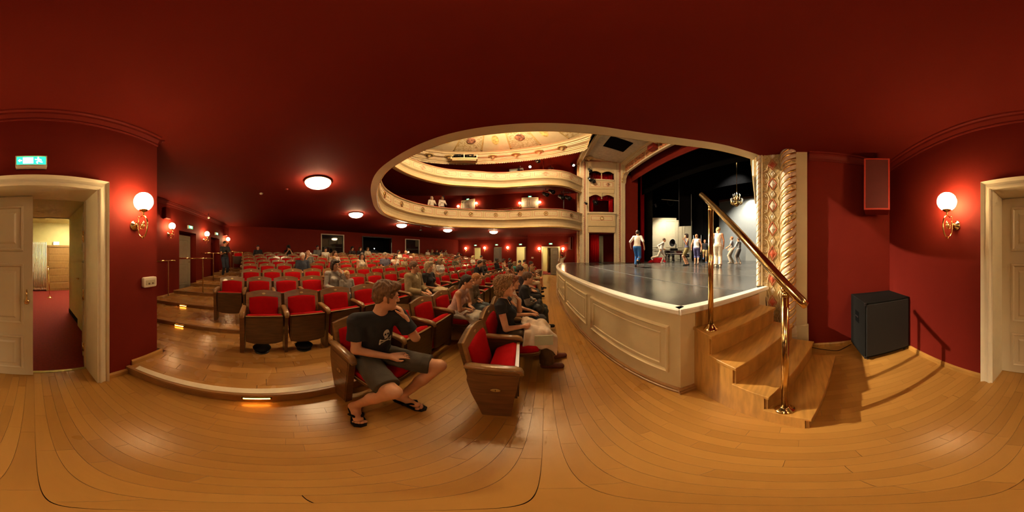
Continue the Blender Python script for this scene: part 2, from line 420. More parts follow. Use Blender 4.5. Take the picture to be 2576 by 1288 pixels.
# dark control rooms behind the rear windows
for i, w in enumerate(wins):
    b = MB(); xa = min(reary(w[0]), reary(w[1]))-.25
    b.box(xa-1.6, xa-1.5, w[0]-.4, w[1]+.4, 1.2, 3.2); b.box(xa-1.5, xa+.02, w[0]-.45, w[0]-.4, 1.2, 3.2); b.box(xa-1.5, xa+.02, w[1]+.4, w[1]+.45, 1.2, 3.2)
    b.box(xa-1.5, xa, w[0]-.4, w[1]+.4, 1.1, 1.2); b.box(xa-1.5, xa, w[0]-.4, w[1]+.4, 3.2, 3.25)
    struct(b.build('wall_control_room', BLACK))
for i, w in enumerate(wins):
    ca = Vector((reary(w[0]), w[0], 0)); cb = Vector((reary(w[1]), w[1], 0)); d = (cb-ca); L = d.length; ang = atan2(d.y, d.x)
    M = Matrix.Translation(ca) @ Matrix.Rotation(ang, 4, 'Z')
    t = thing('window_%d' % (i+1), ['square control room window nearest the left wall, pale frame', 'wide black unframed control room opening in the rear wall', 'narrow control room window with pale frame, right of the black opening'][i], 'window'); t['kind'] = 'structure'
    m = DARKM if i == 1 else PLASTIC
    for (x0, x1, z0, z1) in ((0, L, ZT2-.06, ZT2), (0, L, ZB, ZB+.05), (0, .06, ZB+.05, ZT2-.06), (L-.06, L, ZB+.05, ZT2-.06)):
        q = MB(); q.box(x0, x1, -.06, .12, z0, z1, M=M); q.build('frame_bar', m, t)
    if i != 1:
        q = MB(); q.box(.06, L-.06, .04, .05, ZB+.05, ZT2-.06, M=M); q.build('pane', GLASSD, t)
        q = MB(); q.box(L*.72, L*.93, .012, .03, 2.35, 2.9, M=M); q.build('curtain', mat('dim_curtain', (.10, .085, .05), .8), t)
        q = MB(); q.box(L*.08, L*.9, .0, .03, 2.1, 2.13, M=M); q.build('shelf_edge', mat('dim_edge', (.05, .045, .035), .6), t)
# ---- low ceiling with the horseshoe opening
half = [(2.36, .62), (1.9, .98), (1.45, 1.33), (.95, 1.55), (.3, 1.63), (-.4, 1.62), (-1.2, 1.54), (-1.95, 1.52), (-2.65, 1.58), (-3.37, 1.85), (-4.15, 2.31), (-4.95, 2.88), (-5.65, 3.6), (-6.12, 4.6), (-6.3, YC)]
EDGE = catmull(half+[(x, mir(y)) for x, y in half[-2::-1]], 5)
ENOR = [(-a, -c) for a, c in normals2(EDGE)]
if ENOR[len(ENOR)//2][0] < 0: ENOR = [(-a, -c) for a, c in ENOR]     # towards the opening
rear = [(reary(y)-.05, y) for y in np.linspace(-3.45, 14.95, 30)]
outer = [(2.62, -1.6), (-1.3, -1.6), (-1.3, -3.45)]+rear+[(-1.3, 14.95), (-1.3, 13.1), (2.62, 13.1), (2.62, mir(.62))]
poly = [(2.62, .62)]+outer+EDGE[::-1]
b = MB(); b.prism(poly, CZ, CZ+.18); struct(b.build('ceiling', REDC), 'low dark red ceiling under the balcony')
# crown trims
CROWN = [(0, 0), (0, -.15), (.012, -.15), (.02, -.135), (.018, -.11), (.05, -.06), (.055, -.03), (.085, -.025), (.09, 0)]
def crown(pts, name, inward):
    P = [(x, y, CZ) for x, y in pts]; b = MB(); b.sweep(CROWN, P, inward); return struct(b.build(name, REDT))
crown([(2.42, -1.45), (-1.38, -1.45)], 'trim_1', [(0, 1), (0, 1)])
b = MB(); P = [(-1.38, -1.45, CZ), (-1.38, -3.4, CZ)]; b.sweep(CROWN, P, [(-1, 0.6), (-1, 0)]); struct(b.build('trim_2', REDT))
crown([(-1.38, -3.4), (-8.95, -3.4)], 'trim_3', [(0, 1), (0, 1)])
crown([(2.4, -1.45), (2.4, -.12)], 'trim_4', [(-1, 0), (-1, 0)])
crown([(-1.38, 12.95), (2.42, 12.95)], 'trim_5', [(0, -1), (0, -1)])
crown([(-8.95, 14.9), (-1.38, 14.9)], 'trim_6', [(0, -1), (0, -1)])
# proscenium side walls
wallbox('wall_stage_near', [(2.4, 2.7, -1.75, -.02, 0, WT)], label='dark red wall behind the black loudspeaker cabinet')
wallbox('wall_stage_far', [(2.4, 2.7, 11.5, 13.2, 0, WT)])
# skirting boards
def skirt(pts, name, h=.075, z=0):
    nor = [(n[0], n[1]) for n in normals2(pts)]
    b = MB(); b.sweep([(0, 0), (.022, 0), (.022, h-.02), (.014, h-.006), (0, h)], [(x, y, z) for x, y in pts], nor); return struct(b.build(name, WOODM))
skirt([(-.70, -1.45), (-1.06, -1.45)][::-1], 'baseboard_near')
skirt([(-1.46, -1.45), (-1.0, -1.45)], 'baseboard_step', .075, .12)
skirt([(.70, -1.45), (2.4, -1.45)], 'baseboard_corner')
skirt([(2.4, -1.45), (2.4, -.1)], 'baseboard_stage')
skirt([(-1.4, -3.4), (-1.38, -3.4), (-1.38, -1.45)][::-1], 'baseboard_return', .075, .12)
for a, c, z in ((-4.26, -2.2, .235), (-6.53, -5.3, .465), (-8.9, -7.46, .695)): skirt([(a, -3.4), (c, -3.4)], 'baseboard_recess', .075, z)
skirt([(1.17, 12.95), (2.4, 12.95)][::-1], 'baseboard_far')

# ---- the wide double doorway beside the camera
def casing(name, x0, x1, ztop, y, sgn, w=.105, label=None):
    """moulded door surround on a wall at y, projecting towards sgn"""
    o = thing(name, label or 'painted door surround', 'door frame'); o['kind'] = 'structure'
    prof = [(0, 0), (0, .05), (.012, .062), (.03, .062), (.036, .052), (.07, .047), (.078, .055), (.1, .07), (w, .06), (w, 0)]
    def bar(path, outn, nm):
        b = MB(); R = []
        for (px_, pz_), (nx_, nz_) in zip(path, outn): R.append([(px_+nx_*a, y+sgn*d, pz_+nz_*a) for a, d in prof])
        b.rings(R, cap0=True, cap1=True, smooth=False); b.build(nm, CREAMW if 'grey' not in name else DOORP, o)
    bar([(x0, 0), (x0, ztop)], [(-1, 0), (-1, 1)], 'jamb_moulding'); bar([(x0, ztop), (x1, ztop)], [(-1, 1), (1, 1)], 'head_moulding'); bar([(x1, ztop), (x1, 0)], [(1, 1), (1, 0)], 'jamb_moulding')
    return o
DC = casing('door_1', -.60, .60, 2.155, -1.45, 1, label='wide cream moulded surround of the double doorway')
for (x0, x1, z0, z1) in ((-.615, -.585, 0, 2.17), (.585, .615, 0, 2.17), (-.6, .6, 2.15, 2.18)):
    b = MB(); b.box(x0, x1, -1.40, -1.79, z0, z1); b.build('reveal', CREAMW, DC)
b = MB(); b.box(-.585, .585, -1.72, -1.76, -.005, .006); b.build('threshold', mat('brass_strip', (.5, .38, .12), .4, metal=.6), DC)
def panel_leaf(name, w, h, panels, label, loc, rotz, parent_struct=True, th=.045, m=DOORP, both=True):
    """leaf hinged at local x=0, front towards +y"""
    t = thing(name, label, 'door', loc, rotz)
    b = MB(); b.box(0, w, -th/2, th/2, .008, h, ch=.003); b.build('leaf', m, t)
    for (x0, x1, z0, z1) in panels:
        for sg in ((1, -1) if both else (1,)):
            q = MB(); R = []
            for ins, d in ((0, th/2), (.004, th/2+.014), (.022, th/2+.016), (.034, th/2+.004), (.075, th/2+.003), (.095, th/2+.013)):
                R.append([(x0+ins, sg*d, z0+ins), (x1-ins, sg*d, z0+ins), (x1-ins, sg*d, z1-ins), (x0+ins, sg*d, z1-ins)])
            q.rings(R, smooth=False, cap1=True, cap0=True); q.build('panel', m, t)
    return t
PN = [(.11, .49, .13, .62), (.11, .49, .76, 1.42), (.11, .49, 1.55, 2.03)]
leafc = panel_leaf('door_2', .588, 2.14, PN, 'closed cream panelled leaf of the double door, brass pull', (.588, -1.69, 0), pi); leafc['kind'] = 'structure'
# leaf faces +y after the rotation: hardware sits on local -y
b = MB(); P = [(.525, -.03, 1.02), (.525, -.07, 1.025), (.525, -.085, 1.06), (.525, -.08, 1.12), (.525, -.065, 1.16)]
b.tube(P, [.008, .008, .009, .011, .008], 8); b.lathe([(.012, 0), (.03, .002), (.03, .008), (.014, .014)], 8, M=Matrix.Translation((.525, -.024, 1.02)) @ Matrix.Rotation(pi/2, 4, 'X')); b.build('pull_handle', BRASS, leafc)
leafo = panel_leaf('door_3', .588, 2.14, PN, 'open cream leaf of the double door swung into the corridor', (-.588, -1.74, 0), radians(-106)); leafo['kind'] = 'structure'
for z in (.35, 1.05, 1.72):
    b = MB(); b.cyl((.0, .032, z-.05), (.0, .032, z+.05), .011, n=10); b.sphere((0, .032, z+.056), .012, 8, 6); b.sphere((0, .032, z-.056), .012, 8, 6); b.box(.0, .03, .022, .026, z-.045, z+.045); b.build('hinge', BRASS, leafo)
# corridor beyond
wallbox('floor_corridor', [(-3.2, 1.1, -7.0, -1.76, -.04, 0)], CARPET, 'red carpet of the corridor beyond the open door')
wallbox('wall_corridor_left', [(-.96, -.93, -1.75, -4.1, 0, 2.7), (-3.2, -.93, -4.1, -4.07, 0, 3.0)], YEL)
wallbox('wall_corridor_right', [(1.05, 1.1, -1.75, -7.0, 0, 3.0)], YEL)
wallbox('wall_corridor_end', [(-3.2, 1.1, -6.95, -7.0, 0, 3.0), (-3.25, -3.2, -4, -7, 0, 3.0)], YEL, 'pale yellow end wall of the corridor')
wallbox('ceiling_corridor', [(-1, 1.1, -1.75, -4.2, 2.5, 2.56), (-3.2, 1.1, -4.2, -7.0, 2.93, 3.0), (-3.2, 1.1, -4.12, -4.25, 2.5, 2.95)], YEL)
wallbox('baseboard_corridor', [(-.93, -.915, -1.8, -4.1, 0, .1), (-3.2, 1.05, -6.93, -6.95, 0, .1)], BLACK)
# ================================================================ STAGE
YN, YF = .92, mir(.92)
lip = [(lipx(y), y) for y in np.linspace(YN, YF, 49)]
LN = []
for (x, y) in lip:
    d = Vector((1, -2*.53*(y-YC)/4.83**2)).normalized(); LN.append((-d.x, -d.y))
stage = thing('stage', 'curved stage apron with cream panelled front and dark grey dance floor', 'stage')
SIDE = (2.47, .49)
spl0, spl1 = Vector((2.42, .66)), Vector((5.4, 1.45))
poly = lip+[(2.47, mir(.49)), (2.5, 10.84), (5.4, 10.05), (5.4, 15), (15.6, 15), (15.6, -3), (5.4, -3), (5.4, 1.45), (2.5, .66), SIDE]
b = MB(); b.prism(poly, .02, STG-.03); b.build('body', CREAM, stage)
ins = [(x+.07, y+(.06 if y < YC else -.06)*(1 if i in (0, 48) else 0)) for i, (x, y) in enumerate(lip)]
fl = ins+[(2.47, mir(.56)), (5.4, mir(1.45)), (5.4, 15), (15.5, 15), (15.5, -3), (5.4, -3), (5.4, 1.45), (2.47, .56)]
b = MB(); b.prism(fl, STG-.02, STG); b.build('dance_floor', STAGEF, stage)
for k, xs in enumerate((2.0, 3.5, 5.0, 6.6, 8.2)):         # seams of the dance floor sheets
    y0 = 1.0 if xs < 5 else -2
    b = MB(); b.box(xs-.025, xs+.025, y0 if xs > 5 else (.75+.2*k), mir(y0) if xs > 5 else mir(.75+.2*k), STG, STG+.0015); b.build('floor_tape', mat('grey_tape', (.09, .09, .09), .35), stage)
b = MB(); pth = [(x, y, STG) for x, y in lip]
b.sweep([(-.07, .004), (-.07, -.05), (.028, -.05), (.034, -.04), (.034, -.008), (.026, .004)], pth, LN); b.build('rim', WHITE, stage)
sd = Vector((SIDE[0]-lip[0][0], SIDE[1]-lip[0][1])); sl = sd.length; sd.normalize(); sn = Vector((sd.y, -sd.x))
for m_ in (0, 1):
    P = [(lip[0][0]-.02, lip[0][1], STG), (SIDE[0], SIDE[1], STG)]; N_ = [tuple(sn)]*2
    if m_: P = [(x, mir(y), z) for x, y, z in P]; N_ = [(a, -c) for a, c in N_]
    b = MB(); b.sweep([(-.07, .004), (-.07, -.05), (.026, -.05), (.034, -.04), (.034, -.008), (.026, .004)], P, N_); b.build('rim', WHITE, stage)
b = MB(); b.sweep([(0, 0), (.035, 0), (.035, .025), (.022, .03), (.022, .05), (.01, .062), (0, .07)], [(x, y, 0) for x, y in lip], LN); b.build('base_moulding', WOODB, stage)
P = [(lip[0][0]-.03, lip[0][1], 0), (lip[0][0]+sd.x*.14, lip[0][1]+sd.y*.14, 0)]
b = MB(); b.sweep([(0, 0), (.035, 0), (.035, .025), (.022, .03), (.022, .05), (.01, .062), (0, .07)], P, [tuple(sn)]*2); b.build('base_moulding', WOODB, stage)
def lip_ring(b, y0, y1, z0, z1, prof, mi=0):
    """rectangular moulding on the curved front: prof [(inset, proud)]"""
    n = 10; R = []
    def pt(y, z, pr):
        x = lipx(y); d = Vector((1, -2*.53*(y-YC)/4.83**2)).normalized(); return (x-d.x*pr, y-d.y*pr, z)
    for ins_, pr in prof:
        ring = [pt(y, z0+ins_, pr) for y in np.linspace(y0+ins_, y1-ins_, n)]+[pt(y, z1-ins_, pr) for y in np.linspace(y1-ins_, y0+ins_, n)]
        R.append(ring)
    b.rings(R, smooth=False)
pw = (9.45-5*.15)/6
for k in range(6):
    y0 = 1.03+k*(pw+.15)
    b = MB(); lip_ring(b, y0, y0+pw, .27, .85, [(0, .001), (.004, .022), (.02, .026), (.03, .014), (.045, .006), (.09, .004), (.10, .012), (.11, .001)]); b.build('front_panel', CREAM, stage)
# ---- wooden steps up to the stage
ea = radians(-18.7); e1 = Vector((cos(ea), sin(ea), 0)); e2 = Vector((sin(ea), -cos(ea), 0))   # along tread, outwards/down
S0 = Vector((1.072, .66, 0))                                            # near end of the top nosing
stair = thing('stage_stairs', 'honey wood stairs of four treads up the side of the stage', 'stairs', (0, 0, 0))
SM = Matrix(((e1.x, e2.x, 0, S0.x), (e1.y, e2.y, 0, S0.y), (0, 0, 1, 0), (0, 0, 0, 1)))
tr = .246; rs = STG/5; SW = 1.005
def fix(b):   # SM is a mirrored frame: flip faces
    b.f = [t[::-1] for t in b.f]; return b
for k in range(4):
    z = STG-(k+1)*rs; d0 = -tr if k == 0 else (k-1)*tr-.02; d1 = k*tr
    b = MB(); b.box(-.012, SW+.012, d0, d1+.02, z-.035, z, ch=.004, M=SM); fix(b).build('tread', WOODM, stair)
    b = MB(); b.box(.01, SW-.01, d1-.018, d1, max(z-rs, 0), z-.035, M=SM); fix(b).build('riser', WOODM, stair)
b = MB(); b.box(.01, SW-.01, -tr+.0, -tr+.03, STG-rs, STG-.05, M=SM); fix(b).build('riser', WOODM, stair)
for s_ in (0, SW-.02):
    pl = [(-tr, 0), (3*tr-.02, 0)]
    for k in range(3, -1, -1): pl += [(k*tr-.02, STG-(k+1)*rs-.035), ((k-1)*tr-.02 if k else -tr, STG-(k+1)*rs-.035)]
    pp = []
    for q in pl:
        if q not in pp: pp.append(q)
    b = MB(); b.prism(pp, s_, s_+.02, M=SM @ Matrix(((0, 0, 1, 0), (1, 0, 0, 0), (0, 1, 0, 0), (0, 0, 0, 1)))); fix(b).build('side_board', WOODM, stair)
# ---- brass handrail
rail = thing('handrail', 'polished brass handrail on two posts beside the stage stairs', 'handrail', (0, 0, 0))
p1, p2 = Vector((1.18, .73, 0)), Vector((.9375, .092, 0)); dr = p1-p2
def railpt(t): q = p1+dr*t; return (q.x, q.y, 1.965+.628*t)
b = MB(); b.tube([railpt(t) for t in (.165, .17, .2, -1.15, -1.19, -1.195)], [.014, .023, .0275, .0275, .023, .014], 16); b.build('rail', BRASS, rail)
for p, z0, z1 in ((p1, STG-rs, 1.90), (p2, STG-4*rs, 1.27)):
    b = MB(); b.tube([(p.x, p.y, z0+.03), (p.x, p.y, z1)], .0235, 16); po = b.build('post', BRASS, rail)
    b = MB(); b.lathe([(.062, 0), (.062, .008), (.056, .014), (.048, .018), (.044, .028), (.034, .036), (.03, .052), (.024, .055)], 24, c=(p.x, p.y, z0)); b.build('base_flange', BRASS, po)
    b = MB(); b.sphere((p.x, p.y, z1), .0255, 14, 10); b.tube([(p.x, p.y, z1), (p.x+dr.x*.03, p.y+dr.y*.03, z1+.05)], .014, 10); b.build('ball_joint', BRASS, po)
# cable trailing from the stage and along the skirting
b = MB(); b.tube([(2.25, .62, STG+.008), (2.33, .58, STG+.01), (2.37, .55, STG+.01), (2.375, .535, .98), (2.37, .52, .85), (2.36, .5, .6)], .005, 6)
tag(b.build('cable', BLACKC), 'thin black cable hanging over the stage edge by the gilded pilaster', 'cable')
b = MB(); b.tube(catmull([(2.36, -.14, .02), (2.3, -.3, .006), (2.22, -.5, .006), (2.28, -.62, .006), (2.33, -.74, .03)], 5), .005, 6)
tag(b.build('cable', BLACKC), 'thin black cable on the floor behind the stairs', 'cable')

# ================================================================ PROSCENIUM PILLARS
ORN = mat('ornament_field', (.52, .38, .17), .45, bump=.5, bscale=90, var=.3, vscale=25)
ORNR = mat('ornament_ridge', (.70, .56, .33), .4, var=.08)
LOZ = mat('lozenge_white', (.78, .72, .6), .35, var=.03)
LOZR = mat('lozenge_red', (.55, .11, .05), .45, var=.06)
FOL = mat('foliage_gold', (.62, .46, .22), .38, metal=.35, bump=.9, bscale=45, var=.45, vscale=35)
ROPEW = mat('rope_plaster', (.66, .50, .38), .5, bump=.1, bscale=20, var=.05)
def rope(b, c, R, z0, z1, pitch, starts, n=28, amp=.22, dz=.02, hand=1):
    m = max(2, int((z1-z0)/dz)); Rr = []
    for k in range(m+1):
        z = z0+(z1-z0)*k/m; ring = []
        for i in range(n):
            th = 2*pi*i/n; ph = (starts*(th/(2*pi)-hand*z/pitch)) % 1
            r = R*(1-amp+amp*sqrt(max(0, 1-(2*ph-1)**2)))
            ring.append((c[0]+r*cos(th), c[1]+r*sin(th), z))
        Rr.append(ring)
    b.rings(Rr, cap0=True, cap1=True)
def strand(b, c, R, z0, z1, pitch, k, starts, r, hand=1, n=6, ph=0):
    turns = (z1-z0)/pitch; m = int(turns*20)+2; P = []
    for i in range(m+1):
        z = z0+(z1-z0)*i/m; th = hand*2*pi*z/pitch+2*pi*(k+ph)/starts
        P.append((c[0]+R*cos(th), c[1]+R*sin(th), z))
    b.tube(P, r, n)
def pillar(far):
    Y = (lambda y: mir(y)) if far else (lambda y: y)
    t = thing('proscenium_pillar', ('far' if far else 'near')+' proscenium pillar with gilded scroll panel and white twisted rope column', 'pillar', (2.4, Y(.3), 0))
    ox, oy = -2.4, -Y(.3); zt = CZ if not far else 9.1
    def bx(nm, m, *a, ch=0):
        b = MB(); b.box(a[0]+ox, a[1]+ox, a[2]+oy, a[3]+oy, a[4], a[5], ch=ch); return b.build(nm, m, t)
    bx('flat_pilaster', CREAM, 2.34, 2.72, Y(-.09), Y(.075), 0, zt, ch=.006)
    bx('plinth', CREAM, 2.315, 2.4, Y(-.11), Y(.085), 0, .45, ch=.008)
    hand = -1 if far else 1
    c = (2.345+ox, Y(.18)+oy)
    b = MB(); rope(b, c, .112, .45, zt, .46, 4, amp=.16, hand=hand); b.build('twisted_column', ROPEW, t)
    for k in range(4):
        b = MB(); strand(b, c, .101, .45, zt, .46, k, 4, .016, hand); b.build('gold_strand', GOLD, t)
    # foliage band wound between two strands
    P = []; m = int((zt-.45)/.46*24); R = []
    for i in range(m+1):
        z = .45+(zt-.45)*i/m; ring = []
        for j in range(7):
            f_ = .14+.72*j/6; th = hand*2*pi*z/.46+2*pi*f_/4; r = .117-.016*abs(2*j/6-1)**2+.004*sin(i*1.9+j*2.2)
            ring.append((c[0]+r*cos(th), c[1]+r*sin(th), z))
        R.append(ring)
    b = MB(); b.rings(R, closed=False); b.build('foliage_band', FOL, t)
    b = MB(); b.lathe([(.125, 0), (.13, .05), (.12, .08), (.125, .12), (.105, .16)], 20, c=(c[0], c[1], .3)); b.box(c[0]-.13, c[0]+.13, c[1]-.13, c[1]+.13, 0, .3); b.build('column_base', CREAMW, t)
    # scroll panel
    bx('panel_field', ORN, 2.395, 2.72, Y(.29), Y(.60), 0, zt)
    for y in (.295, .585): bx('panel_fillet', ORNR, 2.37, 2.42, Y(y-.012), Y(y+.012), 0, zt)
    xx = 2.392+ox; zz = .42; k = 0; ztop = min(zt, 3.2)
    q = .372
    while zz < ztop-.1:
        yc = Y(.425)+oy
        for dz, sc, kind in ((0, 1, 0), (.186, .62, 1)):
            z = zz+dz; h = .075*sc; w = .048*sc
            b = MB(); b.tube([(xx, yc-w*1.35, z), (xx, yc, z+h*1.45), (xx, yc+w*1.35, z), (xx, yc, z-h*1.45)], .0075, 6, closed=True); lz = b.build('lozenge_frame', LOZR if kind == 0 else ORNR, t)
            b = MB(); b.add([(xx+.001, yc-w, z), (xx+.001, yc, z+h), (xx+.001, yc+w, z), (xx+.001, yc, z-h), (xx-.010, yc, z)], [(0, 4, 1), (1, 4, 2), (2, 4, 3), (3, 4, 0)] if not far else [(1, 4, 0), (2, 4, 1), (3, 4, 2), (0, 4, 3)]); b.build('lozenge', LOZ if (kind == 0 and 1.6 < z < 2.8) else LOZR if kind == 0 else LOZ, lz)
        sgn = 1 if not far else -1
        for ys, dz, rad in ((.53, .05, .045), (.545, .16, .03), (.535, -.09, .034)):
            P = []
            for i in range(26):
                th = i/25*3.4*pi; r = rad*(1-.8*i/25); P.append((xx-.003, Y(ys)+oy+sgn*r*cos(th), zz+dz+r*sin(th)))
            b = MB(); b.tube(P, .0055, 5); b.build('scroll', ORNR, t)
        b = MB(); b.tube([(xx-.001, Y(.57)+oy, zz-.13), (xx-.001, Y(.50)+oy, zz-.10), (xx-.001, Y(.495)+oy, zz-.02), (xx-.001, Y(.47)+oy, zz+.10), (xx-.001, Y(.50)+oy, zz+.19), (xx-.001, Y(.57)+oy, zz+.23)], .007, 5); b.build('strapwork', ORNR, t)
        b = MB(); b.tube([(xx-.001, Y(.315)+oy, zz-.10), (xx-.001, Y(.34)+oy, zz-.02), (xx-.001, Y(.325)+oy, zz+.05), (xx-.001, Y(.35)+oy, zz+.11), (xx-.001, Y(.315)+oy, zz+.19)], .006, 5); b.build('strapwork', ORNR, t)
        zz += q; k += 1
    # thin rope on the stage side
    c2 = (2.39+ox, Y(.635)+oy)
    b = MB(); rope(b, c2, .036, STG, zt, .19, 2, n=14, amp=.2, hand=hand); b.build('thin_rope', LOZ, t)
    for k in range(2):
        b = MB(); strand(b, c2, .031, STG, zt, .19, k, 2, .006, hand); b.build('gold_strand', GOLD, t)
    return t
pillar(False); pillar(True)

# ================================================================ STAGE HOUSE
def sbox(name, m, *bxs, label=None): return wallbox(name, list(bxs), m, label)
sbox('wall_stage_back', BLACKC, (15.5, 15.7, -3, 15, 0, 10))
sbox('wall_stage_left', BLACKC, (5.2, 15.6, -3.2, -3, 0, 10))
sbox('wall_stage_right', BLACKC, (5.2, 15.6, 15, 15.2, 0, 10))
sbox('ceiling_stage', BLACKC, (5.6, 15.6, -3.2, 15.2, 9.9, 10.1))
sbox('wall_proscenium', BLACK, (5.45, 5.7, -3.2, 1.2, 0, 10), (5.45, 5.7, 10.3, 15.2, 0, 10), (5.45, 5.7, 1.2, 10.3, 8.6, 10))
def prop(name, m, label, cat, *bxs, group=None, ch=0):
    b = MB()
    for q in bxs: b.box(*q, ch=ch)
    return tag(b.build(name, m), label, cat, group)
prop('backdrop', GREYW, 'large plain grey backdrop at the back of the stage', 'backdrop', (15.0, 15.06, -2.6, 8.25, STG, 7.3))
prop('backdrop_batten', mat('batten', (.20, .09, .04), .6), 'brown batten along the top of the grey backdrop', 'batten', (14.9, 15.08, -2.6, 8.25, 7.3, 7.55))
# red tormentor, valance, drapes
def drape(name, p0, p1, z0, z1, m, label, cat='curtain', amp=.05, wl=.16, th=.02, bottom=None):
    p0 = Vector(p0); p1 = Vector(p1); d = p1-p0; L = d.length; d.normalize(); nn = Vector((-d.y, d.x)); n = max(8, int(L/wl*8))
    R = []
    for off in (0, th):
        for zr in ((z0, z1) if off == 0 else (z1, z0)):
            R.append([(p0.x+d.x*L*i/n+nn.x*(amp*sin(2*pi*i/8)+off), p0.y+d.y*L*i/n+nn.y*(amp*sin(2*pi*i/8)+off), zr) for i in range(n+1)])
    b = MB(); b.rings(R, closed=False, loop=True, smooth=True); return tag(b.build(name, m), label, cat)
for far in (1, 0):
    Y = mir if far else (lambda y: y); w = 'far' if far else 'near'
    t = thing('tormentor', 'red '+w+' side flat framing the stage opening', 'stage flat', (5.4, Y(1.45), STG))
    o1 = Vector((5.4, Y(1.45), STG))
    for k, (xa, ya, xb, yb) in enumerate(((5.42, 1.40, 5.75, 1.44), (5.75, 1.44, 6.35, 1.58))):
        a = Vector((xa, Y(ya))); c = Vector((xb, Y(yb))); dd = (c-a).normalized(); nn = Vector((-dd.y, dd.x))*.04*(1 if not far else -1)
        b = MB(); b.prism([tuple(a-o1.xy), tuple(c-o1.xy), tuple(c-o1.xy-nn), tuple(a-o1.xy-nn)], 0, 6.7); b.build('flat_panel', RED, t)
    drape('side_drape', (7.0, Y(1.0)), (7.6, Y(.55)), STG, 8.5, CURT, 'red side drape hanging behind the %s tormentor' % w)
t = thing('valance', 'red valance across the top of the stage opening', 'valance', (5.9, YC, 7.2))
b = MB(); b.box(-.02, .02, -4.4, 4.4, 0, 1.5); b.build('cloth', RED, t)
b = MB(); b.box(-.025, .025, -4.4, 4.4, -.03, .03); b.build('hem', REDT, t)
for i, (xb, zb) in enumerate(((7.2, 6.55), (9.2, 6.2), (11.5, 6.3))):
    prop('black_border', BLACKC, ['first', 'second', 'third'][i]+' black border cloth hanging over the stage', 'border cloth', (xb, xb+.03, -2.5, 14, zb, 9.92))
# black flat at the far side with the lamp on its edge, and the wings of black cloth
def panelat(name, m, label, cat, u0, u1, r0, r1, z0, z1, th=.05):
    a0, a1 = radians((u0-1371)*.13975), radians((u1-1371)*.13975)
    A = Vector((r0*sin(a0), r0*cos(a0))); B = Vector((r1*sin(a1), r1*cos(a1))); d = (B-A).normalized(); nn = Vector((d.y, -d.x))*th
    if nn.dot(A) < 0: nn = -nn
    b = MB(); b.prism([tuple(A), tuple(B), tuple(B+nn), tuple(A+nn)], z0, z1); return tag(b.build(name, m), label, cat)
panelat('black_flat', BLACK, 'tall narrow black flat at the far side of the stage', 'stage flat', 1622, 1641, 13.6, 13.4, STG, 8.0)
panelat('hanging_panel', BLACKC, 'square black masking cloth hanging in front of the cream set wall', 'masking cloth', 1709, 1738, 12.2, 12.0, 3.75, 9.9)
panelat('hanging_panel', BLACKC, 'black masking cloth above the scaffold gap', 'masking cloth', 1742, 1769, 12.8, 12.6, 3.15, 9.9)
panelat('black_masking_curtain', BLACKC, 'full height black leg cloth beside the grey backdrop', 'leg cloth', 1768, 1808, 12.7, 12.9, STG, 8.0)
for (u, r, z0, z1, lab) in ((1708, 12.25, 3.7, 9.9, 'left'), (1739, 12.0, 3.75, 9.9, 'right')):
    a = radians((u-1371)*.13975); b = MB(); b.cyl((r*sin(a), r*cos(a), z0), (r*sin(a), r*cos(a), z1), .022, n=8)
    tag(b.build('support_pipe', mat('grey_pipe', (.3, .3, .3), .4, metal=.6)), 'thin grey pipe at the %s edge of the square masking cloth' % lab, 'pipe')
# cream panelled set wall
A, B = Vector((9.3, 12.1)), Vector((11.1, 10.65)); C_ = Vector((12.5, 9.9))
sw = thing('set_wall', 'cream panelled set wall behind the piano', 'set wall', (0, 0, STG))
def setseg(A, B, h, pans):
    d = (B-A); L = d.length; ang = atan2(d.y, d.x); M = Matrix.Translation((A.x, A.y, 0)) @ Matrix.Rotation(ang, 4, 'Z')
    b = MB(); b.box(0, L, 0, .06, 0, h, M=M); b.build('wall_board', SETW, sw)
    b = MB(); b.box(0, L, -.03, 0, h-.12, h, M=M); b.build('cornice', SETW, sw)
    b = MB(); b.box(0, L, -.03, 0, 1.05, 1.11, M=M); b.build('chair_rail', SETW, sw)
    for (x0, x1) in pans:
        for (z0, z1) in ((1.25, h-.3), (.15, .95)):
            q = MB(); R = []
            for ins_, pr in ((0, 0), (.0, .03), (.05, .03), (.05, .004)): R.append([(x0+ins_, -pr, z0+ins_), (x1-ins_, -pr, z0+ins_), (x1-ins_, -pr, z1-ins_), (x0+ins_, -pr, z1-ins_)])
            q.rings(R, smooth=False, M=M); q.build('panel_moulding', SETW, sw)
setseg(A, B, 4.1, [(.1, 1.0), (1.3, 2.2)]); setseg(B, C_, 3.9, [(.1, .55), (.75, 1.5)])
# scaffold seen in the gap
t = thing('scaffold', 'metal scaffold tower in the dark gap behind the dancers', 'scaffold', (0, 0, STG))
for u in (1745, 1764):
    a = radians((u-1371)*.13975); b = MB(); b.cyl((14*sin(a), 14*cos(a), 0), (14*sin(a), 14*cos(a), 2.9), .035, n=8); b.build('upright', mat('grey_pipe', (.3, .3, .3), .4, metal=.6), t)
a0, a1 = [radians((u-1371)*.13975) for u in (1745, 1764)]
for z in (.6, 1.3, 2.0, 2.7):
    b = MB(); b.cyl((14*sin(a0), 14*cos(a0), z), (14*sin(a1), 14*cos(a1), z), .025, n=8); b.build('rung', MATS['grey_pipe'], t)

